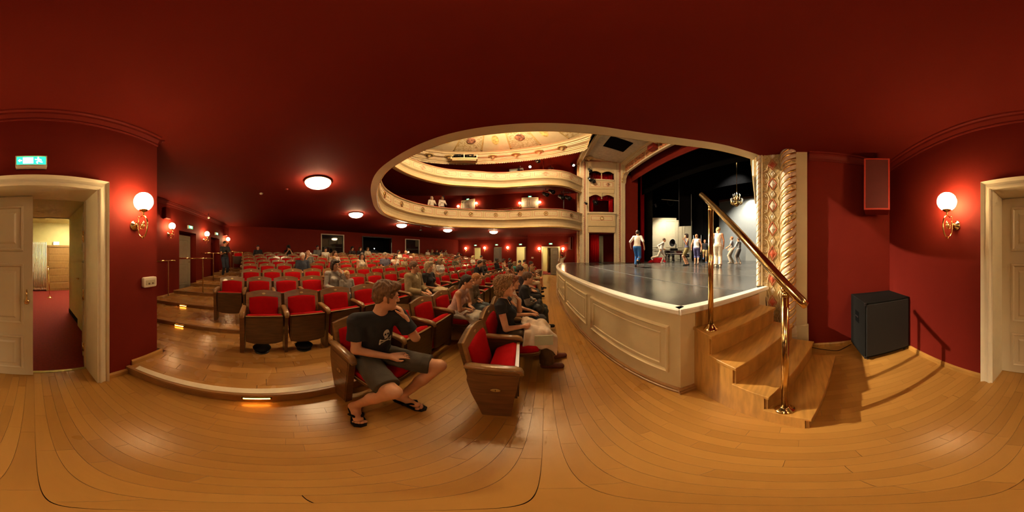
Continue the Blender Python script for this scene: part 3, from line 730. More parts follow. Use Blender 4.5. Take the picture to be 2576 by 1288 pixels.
# ================================================================ BALCONIES
BPROF = [(0, 0), (.15, -.02), (.175, .0), (.185, .035), (.17, .065), (.125, .09), (.10, .2), (.105, .34), (.14, .44), (.20, .5), (.22, .53), (.21, .57), (.165, .6), (.165, 1.09), (.205, 1.115), (.225, 1.15), (.22, 1.17), (.06, 1.17), (.03, 1.12), (.03, .3), (-.02, .2)]
cl = [0]
for a, c in zip(EDGE[:-1], EDGE[1:]): cl.append(cl[-1]+hypot(a[0]-c[0], a[1]-c[1]))
TOT = cl[-1]
def edge_at(s):
    s = min(max(s, 0), TOT); k = max(0, min(len(cl)-2, int(np.searchsorted(cl, s))-1)); f_ = (s-cl[k])/max(1e-6, cl[k+1]-cl[k])
    p = [EDGE[k][i]*(1-f_)+EDGE[k+1][i]*f_ for i in (0, 1)]; n_ = Vector([ENOR[k][i]*(1-f_)+ENOR[k+1][i]*f_ for i in (0, 1)]).normalized(); return p, n_
def edge_sweep(b, s0, s1, prof, z, n=None, closed_prof=True):
    n = n or max(3, int((s1-s0)/.12)); P = []; N_ = []
    for s in np.linspace(s0, s1, n): p, nn = edge_at(s); P.append((p[0], p[1], z)); N_.append(tuple(nn))
    b.sweep(prof, P, N_)
REDL = mat('red_line', (.50, .07, .035), .5, var=.05)
BFIELD = mat('balcony_field', (.72, .62, .42), .5, bump=.06, bscale=25, var=.07, vscale=14)
def balcony(z, name, label, style):
    t = thing(name, label, 'balcony', (0, 0, z))
    P = [(x, y, 0) for x, y in EDGE]
    b = MB(); b.sweep(BPROF, P, ENOR); b.build('parapet', CREAM, t)
    b = MB(); b.sweep([(.178, -.004), (.192, .012), (.196, .03), (.186, .05), (.16, .03)], P, ENOR, smooth=True); b.build('gilt_bead', GOLD, t)
    b = MB(); b.sweep([(.04, 1.165), (.07, 1.195), (.15, 1.2), (.21, 1.19), (.225, 1.165)], P, ENOR, smooth=True); b.build('velvet_rail', VELVET, t)
    s = .25; pl = 1.42; n = int((TOT-.5)/(pl+.14)); pl = (TOT-.5)/n-.14
    for k in range(n):
        s0 = .25+k*(pl+.14)+.07; s1 = s0+pl; b = MB()
        edge_sweep(b, s0, s1, [(.164, .66), (.168, .66), (.168, 1.05), (.164, 1.05)], 0); pn = b.build('parapet_panel', BFIELD, t)
        b = MB()
        for za in (.695, 1.0): edge_sweep(b, s0+.05, s1-.05, [(.166, za), (.174, za), (.174, za+.016), (.166, za+.016)], 0)
        for sa in (s0+.05, s1-.066): edge_sweep(b, sa, sa+.016, [(.166, .695), (.174, .695), (.174, 1.016), (.166, 1.016)], 0, 2)
        b.build('red_border', REDL, pn)
        p, nn = edge_at((s0+s1)/2); M = Matrix.Translation((p[0]+nn.x*.168, p[1]+nn.y*.168, .855)) @ Matrix.Rotation(atan2(nn.y, nn.x), 4, 'Z') @ Matrix.Rotation(pi/2, 4, 'Y')
        b = MB()
        if style == 0:
            b.tube([tuple(M @ Vector((.115*cos(a), .115*sin(a), .01))) for a in np.linspace(0, 2*pi, 20, endpoint=False)], .022, 6, closed=True); b.lathe([(.06, .0), (.055, .014), (.02, .022)], 14, M=M); b.build('rosette', BRASSD, pn)
        else:
            for r_ in (.155, .075): b.tube([tuple(M @ Vector((r_*cos(a), r_*1.15*sin(a), .008))) for a in (0, pi/2, pi, 3*pi/2)], .012, 5, closed=True)
            b.build('rosette', REDL, pn)
        # painted tendrils either side of the rosette
        if style == 1 or True:
            b = MB()
            for sd_ in (-1, 1):
                for j in range(3):
                    sm_ = (s0+s1)/2+sd_*(.22+.15*j); p2_, n2_ = edge_at(sm_); base = Vector((p2_[0]+n2_.x*.169, p2_[1]+n2_.y*.169, .855)); tg = Vector((-n2_.y, n2_.x, 0)); Pp = []
                    for i in range(12):
                        th = i/11*2.4*pi; r_ = .055*(1-.7*i/11); Pp.append(tuple(base+tg*(sd_*r_*cos(th))+Vector((0, 0, r_*sin(th)*(1 if j % 2 else -1)))))
                    b.tube(Pp, .005, 4)
            o_ = b.build('tendrils', mat('ochre_paint', (.48, .34, .13), .5), pn); o_['kind'] = 'stuff'
    return t
balcony(CZ, 'balcony', 'lower horseshoe balcony front, cream panels with round brass rosettes', 0)
balcony(6.0, 'balcony', 'upper horseshoe balcony front, cream panels with red diamond motifs', 1)
def strip(name, m, z0, z1, d0, d1r, th=.08, label=None):
    R = [[], [], [], []]
    for k, (p, n_) in enumerate(zip(EDGE, ENOR)):
        f_ = max(0, n_[0])**2; d1 = d1r+1.7*f_
        R[0].append((p[0]-n_[0]*d0, p[1]-n_[1]*d0, z0)); R[1].append((p[0]-n_[0]*d1, p[1]-n_[1]*d1, z1))
        R[2].append((p[0]-n_[0]*d1, p[1]-n_[1]*d1, z1+th)); R[3].append((p[0]-n_[0]*d0, p[1]-n_[1]*d0, z0+th))
    b = MB(); b.rings(R, closed=False, loop=True, smooth=False); return struct(b.build(name, m), label)
strip('floor_balcony', WOODB, CZ+.2, 4.2, 0, 3.35); strip('ceiling_balcony', REDC, 6.02, 6.92, -.02, 3.35)
strip('floor_gallery', WOODB, 6.2, 7.4, 0, 3.4)
# upper walls
b = MB(); b.box(-9.2, 2.6, 12.97, 13.2, CZ+.1, 9.6); struct(b.build('wall_upper_far', RED))
b = MB(); b.box(-9.2, 2.6, -1.7, -1.47, CZ+.1, 9.6); struct(b.build('wall_upper_near', RED))
b = MB()
for a, c in zip(np.linspace(-1.6, 13.1, 14)[:-1], np.linspace(-1.6, 13.1, 14)[1:]): seg(b, a, c, CZ+.1, 9.6)
struct(b.build('wall_upper_rear', RED))
b = MB(); b.box(2.45, 2.7, -1.7, .1, CZ+.02, 9.6); b.box(2.45, 2.7, 11.4, 13.2, CZ+.02, 9.6); struct(b.build('wall_upper_front', RED))
# cornice, ceiling and painted dome
EC = (-2.0, YC); EA, EB = 5.6, 4.5
def ell(sc, n=96): return [(min(EC[0]+EA*sc*cos(t), 2.25), EC[1]+EB*sc*sin(t)) for t in np.linspace(0, 2*pi, n, endpoint=False)]
def ellring(prof):   # prof (scale, z)
    return [[(x, y, z) for x, y in ell(sc)] for sc, z in prof]
ceil = thing('auditorium_ceiling', 'cream moulded auditorium ceiling with painted dome and rosettes', 'ceiling'); ceil['kind'] = 'structure'
b = MB(); b.rings(ellring([(2.3, 9.0), (1.015, 9.0)]), smooth=False); b.build('gallery_ceiling', REDC, ceil)
b = MB(); b.rings(ellring([(1.02, 9.0), (1.0, 8.3), (.99, 8.3), (.985, 8.36), (.975, 8.38), (.97, 8.44), (.955, 8.47), (.955, 8.55), (.945, 8.56), (.94, 8.62), (.90, 8.68), (.895, 8.74), (.885, 8.74), (.88, 8.8), (.86, 8.82), (.855, 8.86), (.84, 8.9), (.82, 8.92)]), smooth=False); b.build('cornice', CREAM, ceil)
def dome_mat():
    m = bpy.data.materials.new('dome_paint'); m.use_nodes = True; nt = m.node_tree; b = nt.nodes['Principled BSDF']; L = nt.links
    g = nt.nodes.new('ShaderNodeTexCoord'); mp = nt.nodes.new('ShaderNodeMapping'); mp.inputs['Location'].default_value = (2.0, -YC, 0); L.new(g.outputs['Object'], mp.inputs[0])
    n = nt.nodes.new('ShaderNodeTexNoise'); n.inputs['Scale'].default_value = 5; n.inputs['Detail'].default_value = 5; n.inputs['Distortion'].default_value = 2.5; L.new(mp.outputs[0], n.inputs['Vector'])
    r = nt.nodes.new('ShaderNodeValToRGB'); L.new(n.outputs[0], r.inputs[0])
    r.color_ramp.elements[0].position = .42; r.color_ramp.elements[0].color = (.30, .23, .10, 1); r.color_ramp.elements[1].position = .52; r.color_ramp.elements[1].color = (.46, .40, .25, 1)
    L.new(r.outputs[0], b.inputs['Base Color']); b.inputs['Roughness'].default_value = .7; return m
DM = dome_mat()
NS = 16; dpr = [(.82, 8.92), (.7, 9.05), (.55, 9.3), (.38, 9.5), (.2, 9.62), (.05, 9.66)]
for k in range(NS):
    a0, a1 = 2*pi*k/NS+.012, 2*pi*(k+1)/NS-.012; R = []
    for sc, z in dpr: R.append([(min(EC[0]+EA*sc*cos(t), 2.25), EC[1]+EB*sc*sin(t), z) for t in np.linspace(a0, a1, 6)])
    b = MB(); b.rings(R, closed=False); b.build('dome_segment', DM if k % 2 else mat('dome_plain', (.47, .41, .26), .7, var=.06, vscale=3), ceil)
b = MB(); b.rings(ellring([(.82, 8.97), (.7, 9.1), (.55, 9.35), (.38, 9.55), (.2, 9.67), (.0, 9.7)])); b.build('dome_back', mat('ochre_paint', (.48, .34, .13), .5), ceil)
for k in range(NS):   # painted oval medallions with a standing figure shape between
    a = 2*pi*(k+.5)/NS; sc, z = (.62, 9.19)
    x, y = EC[0]+EA*sc*cos(a), EC[1]+EB*sc*sin(a)
    if x > 2: continue
    b = MB(); nn = Vector((-cos(a)*.3, -sin(a)*.37, -1)).normalized(); M = Matrix.Translation((x, y, z-.02)) @ nn.to_track_quat('Z', 'Y').to_matrix().to_4x4()
    if k % 2: b.lathe([(.26, 0), (.26, .02), (.22, .03)], 20, M=M); b.build('medallion', mat('medallion_paint', (.22, .10, .06), .6, var=.9, vscale=7), ceil)
    else: b.lathe([(.20, 0), (.20, .01)], 14, M=M @ Matrix.Diagonal((1, 2.0, 1, 1))); b.build('painted_figure', mat('figure_paint', (.46, .35, .12), .6, var=.5, vscale=6), ceil)
for k in range(22):
    a = 2*pi*(k+.35)/22; x, y = EC[0]+EA*.918*cos(a), EC[1]+EB*.918*sin(a)
    if x > 2: continue
    b = MB(); b.lathe([(.30, .05), (.30, -.02), (.24, -.05), (.2, -.03), (.14, -.04), (.1, -.09), (.05, -.13), (.035, -.2), (.0, -.21)], 20, c=(x, y, 8.66)); b.build('rosette', mat('rosette_gilt', (.5, .38, .17), .45, var=.15), ceil)
# dentils under the cornice
b = MB()
for (x, y) in ell(.992, 300):
    if x < 2.2: b.box(x-.025, x+.025, y-.025, y+.025, 8.24, 8.30)
o = b.build('dentils', CREAMW, ceil); o['kind'] = 'stuff'
# lighting box in the cornice
t = thing('lighting_box', 'black follow spot opening with white frame set in the ceiling cornice', 'lighting box', (-4.9, 9.05, 8.36), radians(29))
b = MB(); b.box(-.85, .85, -.2, .3, .0, .12); b.box(-.75, .75, -.14, .3, -.1, 0); b.build('ledge', CREAM, t)
b = MB(); b.box(-.8, .8, -.09, .3, .12, .62); b.build('dark_opening', BLACKC, t)
for x in (-.8, 0, .8):
    b = MB(); b.box(x-.03, x+.03, -.16, -.1, .12, .62); b.build('post', WHITE, t)
b = MB(); b.box(-.85, .85, -.16, -.1, .6, .66); b.build('bar', WHITE, t)
for x in (-.4, .4):
    b = MB(); b.cyl((x-.2, -.1, .33), (x+.2, -.12, .35), .10, .12, 12); b.build('follow_spot', DARKM, t)
# ---- proscenium: splay walls with boxes, beam, soffit, frieze
SPL = (Vector((5.4, 1.45))-Vector((2.42, .66))).length; SA = atan2(.79, 2.98)
CURTB = CURT
def splay(far):
    Y = mir if far else (lambda y: y); w = 'far' if far else 'near'
    t = thing('box_wall', 'cream '+w+' proscenium wall with stacked boxes and red wave borders', 'wall panel', (2.42, Y(.66), STG), -SA if far else SA)
    t['kind'] = 'structure'; sg = 1 if far else -1
    H = 8.0
    def q(nm, m, x0, x1, z0, z1, d0=0, d1=.2, ch=0, par=None):
        b = MB(); b.box(x0, x1, sg*d0, sg*d1, z0, z1, ch=ch); return b.build(nm, m, par or t)
    q('jamb', CREAMW, 0, .56, 0, H); q('jamb', CREAMW, 2.29, SPL, 0, H); q('lintel', CREAMW, .56, 2.29, 7.0, H)
    # box fronts
    q('box_front', CREAM, .5, 2.35, 2.06, 2.5, -.1, .2, .02); q('box_front', CREAM, .5, 2.35, 2.5, 3.36, -.14, .2); q('box_rail', CREAMW, .45, 2.4, 3.36, 3.5, -.2, .2, .02); q('box_front', CREAM, .56, 2.29, 4.98, 5.3, -.03, .2, .02); q('box_front', CREAM, .56, 2.29, 5.3, 6.0, -.06, .2); q('box_rail', CREAMW, .53, 2.32, 6.0, 6.1, -.12, .2, .02)
    pn = q('box_panel', BFIELD, .65, 2.2, 2.85, 3.25, -.15, -.14)
    def frame(x0, x1, z0, z1, d, par):
        for a in ((x0, x1, z0, z0+.018), (x0, x1, z1-.018, z1), (x0, x0+.018, z0, z1), (x1-.018, x1, z0, z1)): q('red_border', REDL, *a, d-.008, d, par=par)
    frame(.7, 2.15, 2.9, 3.2, -.15, pn)
    b = MB(); b.tube([(1.425+.11*cos(a), sg*-.16, 3.05+.11*sin(a)) for a in np.linspace(0, 2*pi, 18, endpoint=False)], .022, 6, closed=True); b.build('rosette', BRASSD, pn)
    for xa, xb in ((.62, 1.38), (1.48, 2.23)):
        pn = q('box_panel', BFIELD, xa, xb, 5.45, 5.9, -.07, -.06); frame(xa+.04, xb-.04, 5.49, 5.86, -.07, pn); c = (xa+xb)/2
        for r_ in (.15, .07):
            b = MB(); b.tube([(c+r_*cos(a), sg*-.08, 5.675+r_*sin(a)) for a in (0, pi/2, pi, 3*pi/2)], .014, 5, closed=True); b.build('diamond', REDL, pn)
    # scalloped heads, centre colonnette
    for zc, zt_ in ((4.98, 4.7), (7.0, 6.7)):
        for xa, xb in ((.56, 1.425), (1.425, 2.29)):
            pl = [(xa, zc), (xa, zt_)]+[(xa+.06+(xb-xa-.12)*i/10, zt_+.16*sin(pi*i/10)) for i in range(11)]+[(xb, zt_), (xb, zc)]
            b = MB(); b.prism(pl, -.06, .0, M=Matrix(((1, 0, 0, 0), (0, 0, -sg, 0), (0, 1, 0, 0), (0, 0, 0, 1)))); b.build('scalloped_head', CREAM, t)
    b = MB(); b.lathe([(.05, 0), (.05, .08), (.03, .12), (.035, .5), (.028, .8), (.05, .84), (.05, .95)], 12, c=(1.425, sg*.06, 6.1)); b.build('colonnette', CREAM, t)
    b = MB(); b.lathe([(.02, 0), (.045, .05), (.03, .12), (.03, .5)], 12, c=(1.425, sg*-.04, 4.5)); b.build('pendant', CREAM, t)
    # inside the boxes
    q('box_floor', RED, .4, 2.5, 3.3, 3.34, .2, 1.6); q('box_floor', RED, .4, 2.5, 5.9, 5.94, .2, 1.6); q('box_back', RED, .3, 2.6, 0, H, 1.6, 1.65); q('box_side', RED, .36, .4, 0, H, .2, 1.6); q('box_side', RED, 2.5, 2.54, 0, H, .2, 1.6); q('box_ceiling', RED, .3, 2.6, H-.04, H, .2, 1.6); q('box_ceiling', REDC, .4, 2.5, 2.02, 2.06, .2, 1.6)
    q('back_door', mat('pale_green_door', (.45, .52, .38), .5), 1.3, 1.62, 0, 1.95, .9, .94)
    # waves
    for x in (.24, 2.66):
        b = MB(); P = []
        n = 56
        for k in range(n):
            z0 = .05+(H-.35)*k/n; h = (H-.35)/n
            b.tube([(x-.05, sg*-.006, z0), (x+.01, sg*-.006, z0+h*.15), (x+.045, sg*-.006, z0+h*.55), (x+.02, sg*-.006, z0+h*.85), (x-.015, sg*-.006, z0+h*.7)], .013, 4)
        b.tube([(x+.06, sg*-.004, 0), (x+.06, sg*-.004, H-.3)], .012, 4); o = b.build('wave_border', REDL, t); o['kind'] = 'stuff'
        b = MB()
        xd = .46 if x < 1 else 2.46
        for k in range(70): b.box(xd-.015, xd+.015, -.012*sg, 0, .05+k*.108, .1+k*.108)
        o = b.build('dotted_border', mat('grey_green_dot', (.25, .24, .19), .6), t); o['kind'] = 'stuff'
        b = MB(); xd = .06 if x < 1 else 3.0
        for k in range(60): b.box(xd-.03, xd+.03, -.02*sg, 0, .03+k*.13, .09+k*.13, ch=.008)
        o = b.build('bead_border', CREAMW, t); o['kind'] = 'stuff'
    b = MB()
    n = 30
    for k in range(n):
        x0 = .3+2.3*k/n; h = 2.3/n
        b.tube([(x0, sg*-.006, H-.28), (x0+h*.15, sg*-.006, H-.22), (x0+h*.55, sg*-.006, H-.185), (x0+h*.85, sg*-.006, H-.21), (x0+h*.7, sg*-.006, H-.245)], .013, 4)
    b.tube([(.24, sg*-.004, H-.17), (2.7, sg*-.004, H-.17)], .012, 4); o = b.build('wave_border', REDL, t); o['kind'] = 'stuff'
    for x in (2.86, 2.95, 3.04): q('flute', CREAMW, x-.03, x+.03, 0, H, -.03, 0, .01)
    return t
spf = splay(True); splay(False)
# red curtains inside the far boxes
def splp(s, d): c, s_ = cos(-SA), sin(-SA); return (2.42+c*s-s_*d, mir(.66)+s_*s+c*d)
drape('box_curtain', splp(.6, .45), splp(1.28, .45), STG, STG+2.0, CURT, 'bright red curtain in the ground level box opening', amp=.035, wl=.12)
drape('box_curtain', splp(.6, .4), splp(.85, .4), STG+3.5, STG+4.9, CURT, 'red curtain gathered at the left of the middle box', amp=.03, wl=.1)
drape('box_curtain', splp(1.95, .4), splp(2.27, .4), STG+3.5, STG+4.9, CURT, 'red curtain gathered at the right of the middle box', amp=.03, wl=.1)
drape('box_curtain', splp(.6, .4), splp(2.27, .4), STG+4.55, STG+5.0, CURT, 'red pelmet curtain across the top of the middle box', amp=.03, wl=.12)
drape('box_curtain', splp(.6, .6), splp(2.27, .6), STG+6.2, STG+7.0, CURT, 'red curtain inside the arched upper box', amp=.03, wl=.14)
# beam, soffit, frieze
PT = thing('proscenium_beam', 'gilded beam and coffered cream soffit above the stage apron', 'ceiling beam', (2.35, YC, 8.7)); PT['kind'] = 'structure'
b = MB(); b.box(-.14, .12, -5.5, 5.5, 0, .5); b.build('beam', ORN, PT)
for x in (-.14, .11):
    b = MB(); b.box(x-.02, x+.03, -5.5, 5.5, -.03, .03); b.build('bead', CREAMW, PT)
def wedge(name, m, x0, z0, x1, z1, y0, y1, th, mi=0):
    b = MB(); b.prism([(x0, z0), (x1, z1), (x1, z1+th), (x0, z0+th)], y0, y1, M=Matrix(((1, 0, 0, 0), (0, 0, 1, 0), (0, 1, 0, 0), (0, 0, 0, 1)))); b.f = [t_[::-1] for t_ in b.f]; return b.build(name, m, PT)
SOF = mat('soffit_paint', (.55, .50, .40), .6, bump=.05, var=.12, vscale=6)
wedge('soffit', SOF, .1, .36, 3.1, .02, -5.3, 5.3, .1)
for y0, y1 in ((-5.3, -4.6), (4.6, 5.3), (-.15, .15)): wedge('soffit_rib', CREAM, .1, .30, 3.1, -.04, y0, y1, .06)
for xa in (.12, 2.75):
    za = .36-.34*(xa-.1)/3; wedge('soffit_rib', CREAM, xa, za-.07, xa+.3, za-.1, -5.3, 5.3, .07)
for yy in (3.4,): wedge('soffit_hatch', BLACKC, .9, .25, 2.2, .10, yy-1.6, yy-.4, .03)
for yy in np.arange(-5, 5.01, .13): pass
b = MB(); b.box(2.98, 3.1, -4.4, 4.4, -1.0, .06); b.build('frieze', CREAM, PT)
for z0, z1, pr in ((-1.02, -.94, .06), (-.14, -.06, .08), (-.05, .03, .16)):
    b = MB(); b.box(2.98-pr, 3.0, -4.4, 4.4, z0, z1); b.build('frieze_moulding', CREAMW, PT)
for k in range(7):
    y0 = -4.2+k*1.21; b = MB(); b.box(2.965, 2.985, y0, y0+1.1, -.82, -.26); b.build('frieze_panel', mat('terracotta_panel', (.42, .17, .07), .55, bump=.5, bscale=18, var=.7, vscale=9), PT)
for sg in (-1, 1):    # corbels under the frieze ends
    b = MB(); pl = [(0, 0), (0, -.75), (-.05, -.78), (-.1, -.6), (-.14, -.35), (-.3, -.15), (-.5, -.08), (-.55, 0)]
    b.prism([(c_*sg, d_) for c_, d_ in pl], 2.8, 3.08, M=Matrix(((0, 0, 1, 0), (1, 0, 0, 4.35*sg), (0, 1, 0, -1.0), (0, 0, 0, 1)))); b.build('corbel', ORNR, PT)
    b = MB(); 
    for i, (dy, dz, r) in enumerate(((-.3, -.06, .07), (-.1, -.45, .06), (-.06, -.68, .05))):
        b.tube([(2.78, (4.35+dy*1)*sg+ r*cos(t_)*(1-.3*t_/6), -1.0+dz+r*sin(t_)*(1-.3*t_/6)) for t_ in np.linspace(0, 6.0, 14)], .02, 5)
    b.build('corbel_scroll', GOLD, PT)
for s_ in (-1, 1):
    for xa, za in ((.55, .2), (2.4, .0)):
        b = MB(); b.lathe([(.32, .06), (.32, 0), (.25, -.04), (.2, -.02), (.12, -.05), (.08, -.12), (.03, -.2), (0, -.21)], 18, c=(xa, 4.75*s_, za+.02)); b.build('rosette', mat('rosette_gilt', (.5, .38, .17), .45, var=.15), PT)
struct(PT)
prop('ceiling_loudspeaker', mat('red_box_paint', (.30, .02, .015), .5), 'red painted loudspeaker box hung under the proscenium soffit', 'loudspeaker', (5.0, 5.35, 6.4, 6.9, 7.95, 8.3), ch=.01)
# outer roof so that no sky shows
struct(MB().box(-12.5, 2.7, -4, 15.5, 9.9, 10.05).build('ceiling_roof', BLACK))
# ================================================================ LAMPS AND FITTINGS
def make_sconce(label, loc, rotz):
    t = thing('wall_sconce', label, 'wall lamp', loc, rotz, 'brass globe wall lamps')
    Y = Matrix.Rotation(-pi/2, 4, 'X')
    b = MB(); b.lathe([(.052, 0), (.056, .006), (.05, .012), (.044, .014), (.04, .022), (.03, .026), (.026, .036), (.016, .04), (.02, .052), (.012, .062), (.0, .064)], 20, M=Y); b.build('backplate', BRASS, t)
    b = MB(); P = [(0, .15+.075*sin(a), -.03+.115*cos(a)) for a in np.linspace(-.5, 2*pi-1.0, 30)]
    b.tube(P, [.006+.003*sin(pi*i/29) for i in range(30)], 8); b.sphere((0, .15, -.15), .014, 8, 6); b.tube([(0, .05, 0), (0, .075, .0)], .009, 8); b.build('scroll_arm', BRASS, t)
    b = MB(); P = [(0, .14+.042*(1-.85*i/30)*sin(i/30*4.6*pi+.6), -.02+.05*(1-.85*i/30)*cos(i/30*4.6*pi+.6)) for i in range(31)]; b.tube(P, [.0055]*20+[.007]*8+[.011]*3, 7); b.sphere((0, .142, -.022), .016, 10, 8); b.tube([(0, .09, .03), (0, .055, .012)], .006, 7); b.build('spiral', BRASS, t)
    b = MB(); P = [(0, .088, .0), (0, .08, .05), (0, .075, .075), (0, .085, .088), (0, .095, .078)]; b.tube(P, .005, 6); b.build('leaf_curl', BRASS, t)
    b = MB(); b.lathe([(.006, .075), (.007, .1), (.012, .104), (.007, .108), (.010, .12), (.038, .128), (.046, .138), (.048, .145), (.043, .146)], 20, c=(0, .165, 0)); b.build('cup', BRASS, t)
    b = MB(); b.sphere((0, .165, .235), .102, 20, 12); b.build('globe', GLOBE, t)
    return t
SC = make_sconce('lit globe lamp on scrolled brass bracket, left of the open doorway', (-1.035, -1.45, 1.835), 0)
dup(SC, (1.03, -1.45, 1.835), 0, 'lit globe lamp on scrolled brass bracket, between doorway and hung loudspeaker')
for x, lab in ((-3.71, 'nearest the wall corner, left of first recess door'), (-5.88, 'between the two recess doors'), (-8.25, 'behind the standing photographer')):
    dup(SC, (x, -3.4, 2.18), 0, 'lit globe lamp in the left recess, '+lab)
for x, lab in ((-7.8, 'left of the first bright far doorway'), (-5.73, 'left of the grey far door'), (-3.44, 'left of the second bright far doorway')):
    dup(SC, (x, 14.9, 2.05), pi, 'small lit globe lamp on the far recess wall, '+lab)
dup(SC, (-.46, 12.95, 1.84), pi, 'small lit globe lamp just left of the far cream door frame')
dup(SC, (1.42, 12.95, 1.84), pi, 'small lit globe lamp right of the far door, above the child')
for x, z, lab in ((-7.55, 5.95, 'left of the left balcony door'), (-5.75, 5.98, 'right of the left balcony door'), (-2.0, 5.62, 'left of the right balcony door'), (-.42, 5.66, 'right of the right balcony door')):
    dup(SC, (x, 12.97, z), pi, 'tiny lit globe lamp on the lower balcony, '+lab)
def make_bowl(label, loc):
    t = thing('ceiling_lamp', label, 'ceiling lamp', loc, 0, 'round ceiling bowl lamps under the balcony')
    b = MB(); b.lathe([(.285, 0), (.295, -.012), (.298, -.03), (.288, -.04), (.27, -.036), (.27, -.005)], 32); b.build('brass_rim', BRASSD, t)
    b = MB(); b.lathe([(.282, -.03), (.277, -.06), (.255, -.1), (.21, -.135), (.14, -.162), (.06, -.174), (.002, -.176)], 32); b.build('glass_bowl', BOWL, t)
    b = MB(); b.lathe([(.014, -.174), (.016, -.182), (.008, -.196), (.001, -.2)], 10); b.build('finial', BRASSD, t)
    return t
BW = make_bowl('lit glass bowl ceiling lamp, the largest and nearest of the row', (-3.45, .62, CZ))
for p, lab in (((-5.98, 2.6), 'second in the row under the balcony curve'), ((-6.83, 5.65), 'third in the row, above the middle rear seats'), ((-5.95, 8.75), 'fourth in the row under the balcony curve'), ((-3.52, 10.78), 'farthest of the row, near the far lamps')):
    dup(BW, (p[0], p[1], CZ), 0, 'lit glass bowl ceiling lamp, '+lab)
# small ceiling detectors
for (x, y, lab) in ((-4.23, -.73, 'small pale smoke detector on the red ceiling above the left seats'), (-3.98, -.07, 'small red smoke detector on the ceiling beside the nearest bowl lamp')):
    t = thing('smoke_detector', lab, 'smoke detector', (x, y, CZ)); b = MB(); b.lathe([(.05, 0), (.05, -.015), (.04, -.03), (.02, -.04), (.001, -.041)], 16); b.build('body', PLASTIC if x < -4 else REDT, t); b = MB(); b.lathe([(.052, -.004), (.055, -.008), (.052, -.012)], 16); b.build('ring', PLASTIC if x < -4 else REDT, t)
# unseen chandelier added under the dome to light the auditorium
t = thing('unseen_chandelier', 'unseen chandelier added below the painted dome to light the auditorium', 'chandelier', (-1.6, YC, 8.45))
b = MB(); b.cyl((0, 0, .3), (0, 0, 1.2), .02, n=8); b.build('rod', BRASSD, t)
b = MB(); b.lathe([(.0, -.3), (.08, -.2), (.05, -.05), (.14, .1), (.06, .25), (.03, .35)], 16); b.build('hub', BRASSD, t)
for k in range(16):
    a = 2*pi*k/16; r = 1.0 if k % 2 else .7
    b = MB(); b.tube([(.05*cos(a), .05*sin(a), .1), (.5*r*cos(a), .5*r*sin(a), -.15), (.9*r*cos(a), .9*r*sin(a), -.05), (r*cos(a), r*sin(a), .05)], .012, 6); ar = b.build('arm', BRASSD, t)
    b = MB(); b.sphere((r*cos(a), r*sin(a), .13), .075, 8, 6); b.build('bulb', BULB, ar)
# ---- exit signs
def exit_sign(label, loc, rotz, w=.27, h=.1, d=.07, detail=True, word=None, grp='lit exit signs'):
    t = thing('exit_sign', label, 'exit sign', loc, rotz, grp)
    b = MB(); b.box(-w/2, w/2, 0, d, h, h+.008); b.box(-w/2, -w/2+.01, 0, d, 0, h); b.box(w/2-.01, w/2, 0, d, 0, h); b.box(-w/2, w/2, 0, .012, -.02, h); b.box(-w/2, w/2, 0, d, -.02, 0); b.build('housing', PLASTIC, t)
    fc = MB().box(-w/2+.01, w/2-.01, d-.014, d-.006, .004, h-.004).build('face', EXITW if word else EXITG, t)
    if word: txt(word, h*.62, Matrix.Translation((0, d-.004, h/2)) @ Matrix.Rotation(pi, 4, 'Z') @ Matrix.Rotation(pi/2, 4, 'X'), mat('exit_teal', (.02, .35, .4), .4, emit=(.01, .3, .35), estr=.15), fc); return t
    z = d-.004
    if detail:
        b = MB(); b.box(-.018, .07, z, z+.002, .014, h-.014); b.build('white_panel', EXITW, fc); b = MB(); b.prism([(.078, .044), (.094, .044), (.094, .03), (.114, .05), (.094, .07), (.094, .056), (.078, .056)], 0, .002, M=Matrix(((1, 0, 0, 0), (0, 0, -1, z+.002), (0, 1, 0, 0), (0, 0, 0, 1)))); b.build('white_arrow', EXITW, fc)
        b = MB(); b.sphere((-.06, z, .082), .009, 8, 6); b.tube([(-.06, z, .072), (-.064, z, .045)], .008, 6); b.tube([(-.064, z, .045), (-.046, z, .03), (-.055, z, .014)], .006, 6); b.tube([(-.064, z, .045), (-.08, z, .032), (-.096, z, .03)], .006, 6); b.tube([(-.06, z, .066), (-.042, z, .058), (-.034, z, .066)], .005, 6); b.tube([(-.06, z, .066), (-.082, z, .06), (-.086, z, .048)], .005, 6); b.build('running_figure', EXITW, fc)
    else:
        b = MB(); b.box(-w*.3, w*.22, z, z+.002, .014, h-.014); b.build('white_field', EXITW, fc)
    return t
exit_sign('green and white exit sign box above the wide doorway', (.015, -1.45, 2.37), 0)
for x, z, lab in ((-4.85, 2.5, 'above the first recess door'), (-7.05, 2.52, 'above the recess door behind the photographer')): exit_sign('small lit exit sign '+lab, (x, -3.4, z), 0, detail=False)
for x, lab in ((-6.75, 'above the first bright far doorway'), (-4.55, 'above the grey far door'), (-2.25, 'above the second bright far doorway')): exit_sign('tiny lit exit sign '+lab, (x, 14.9, 2.52), pi, detail=False)
exit_sign('tiny lit exit sign above the far cream door frame', (.45, 12.95, 2.42), pi, detail=False)
for x, z, lab in ((-6.62, 6.72, 'left'), (-1.2, 6.4, 'right')): exit_sign('tiny lit exit sign above the %s balcony door' % lab, (x, 12.97, z), pi, detail=False)
exit_sign('small sign with teal EXIT lettering above the brown corridor door', (-.99, -6.92, 1.98), 0, w=.26, h=.13, d=.05, word='EXIT')
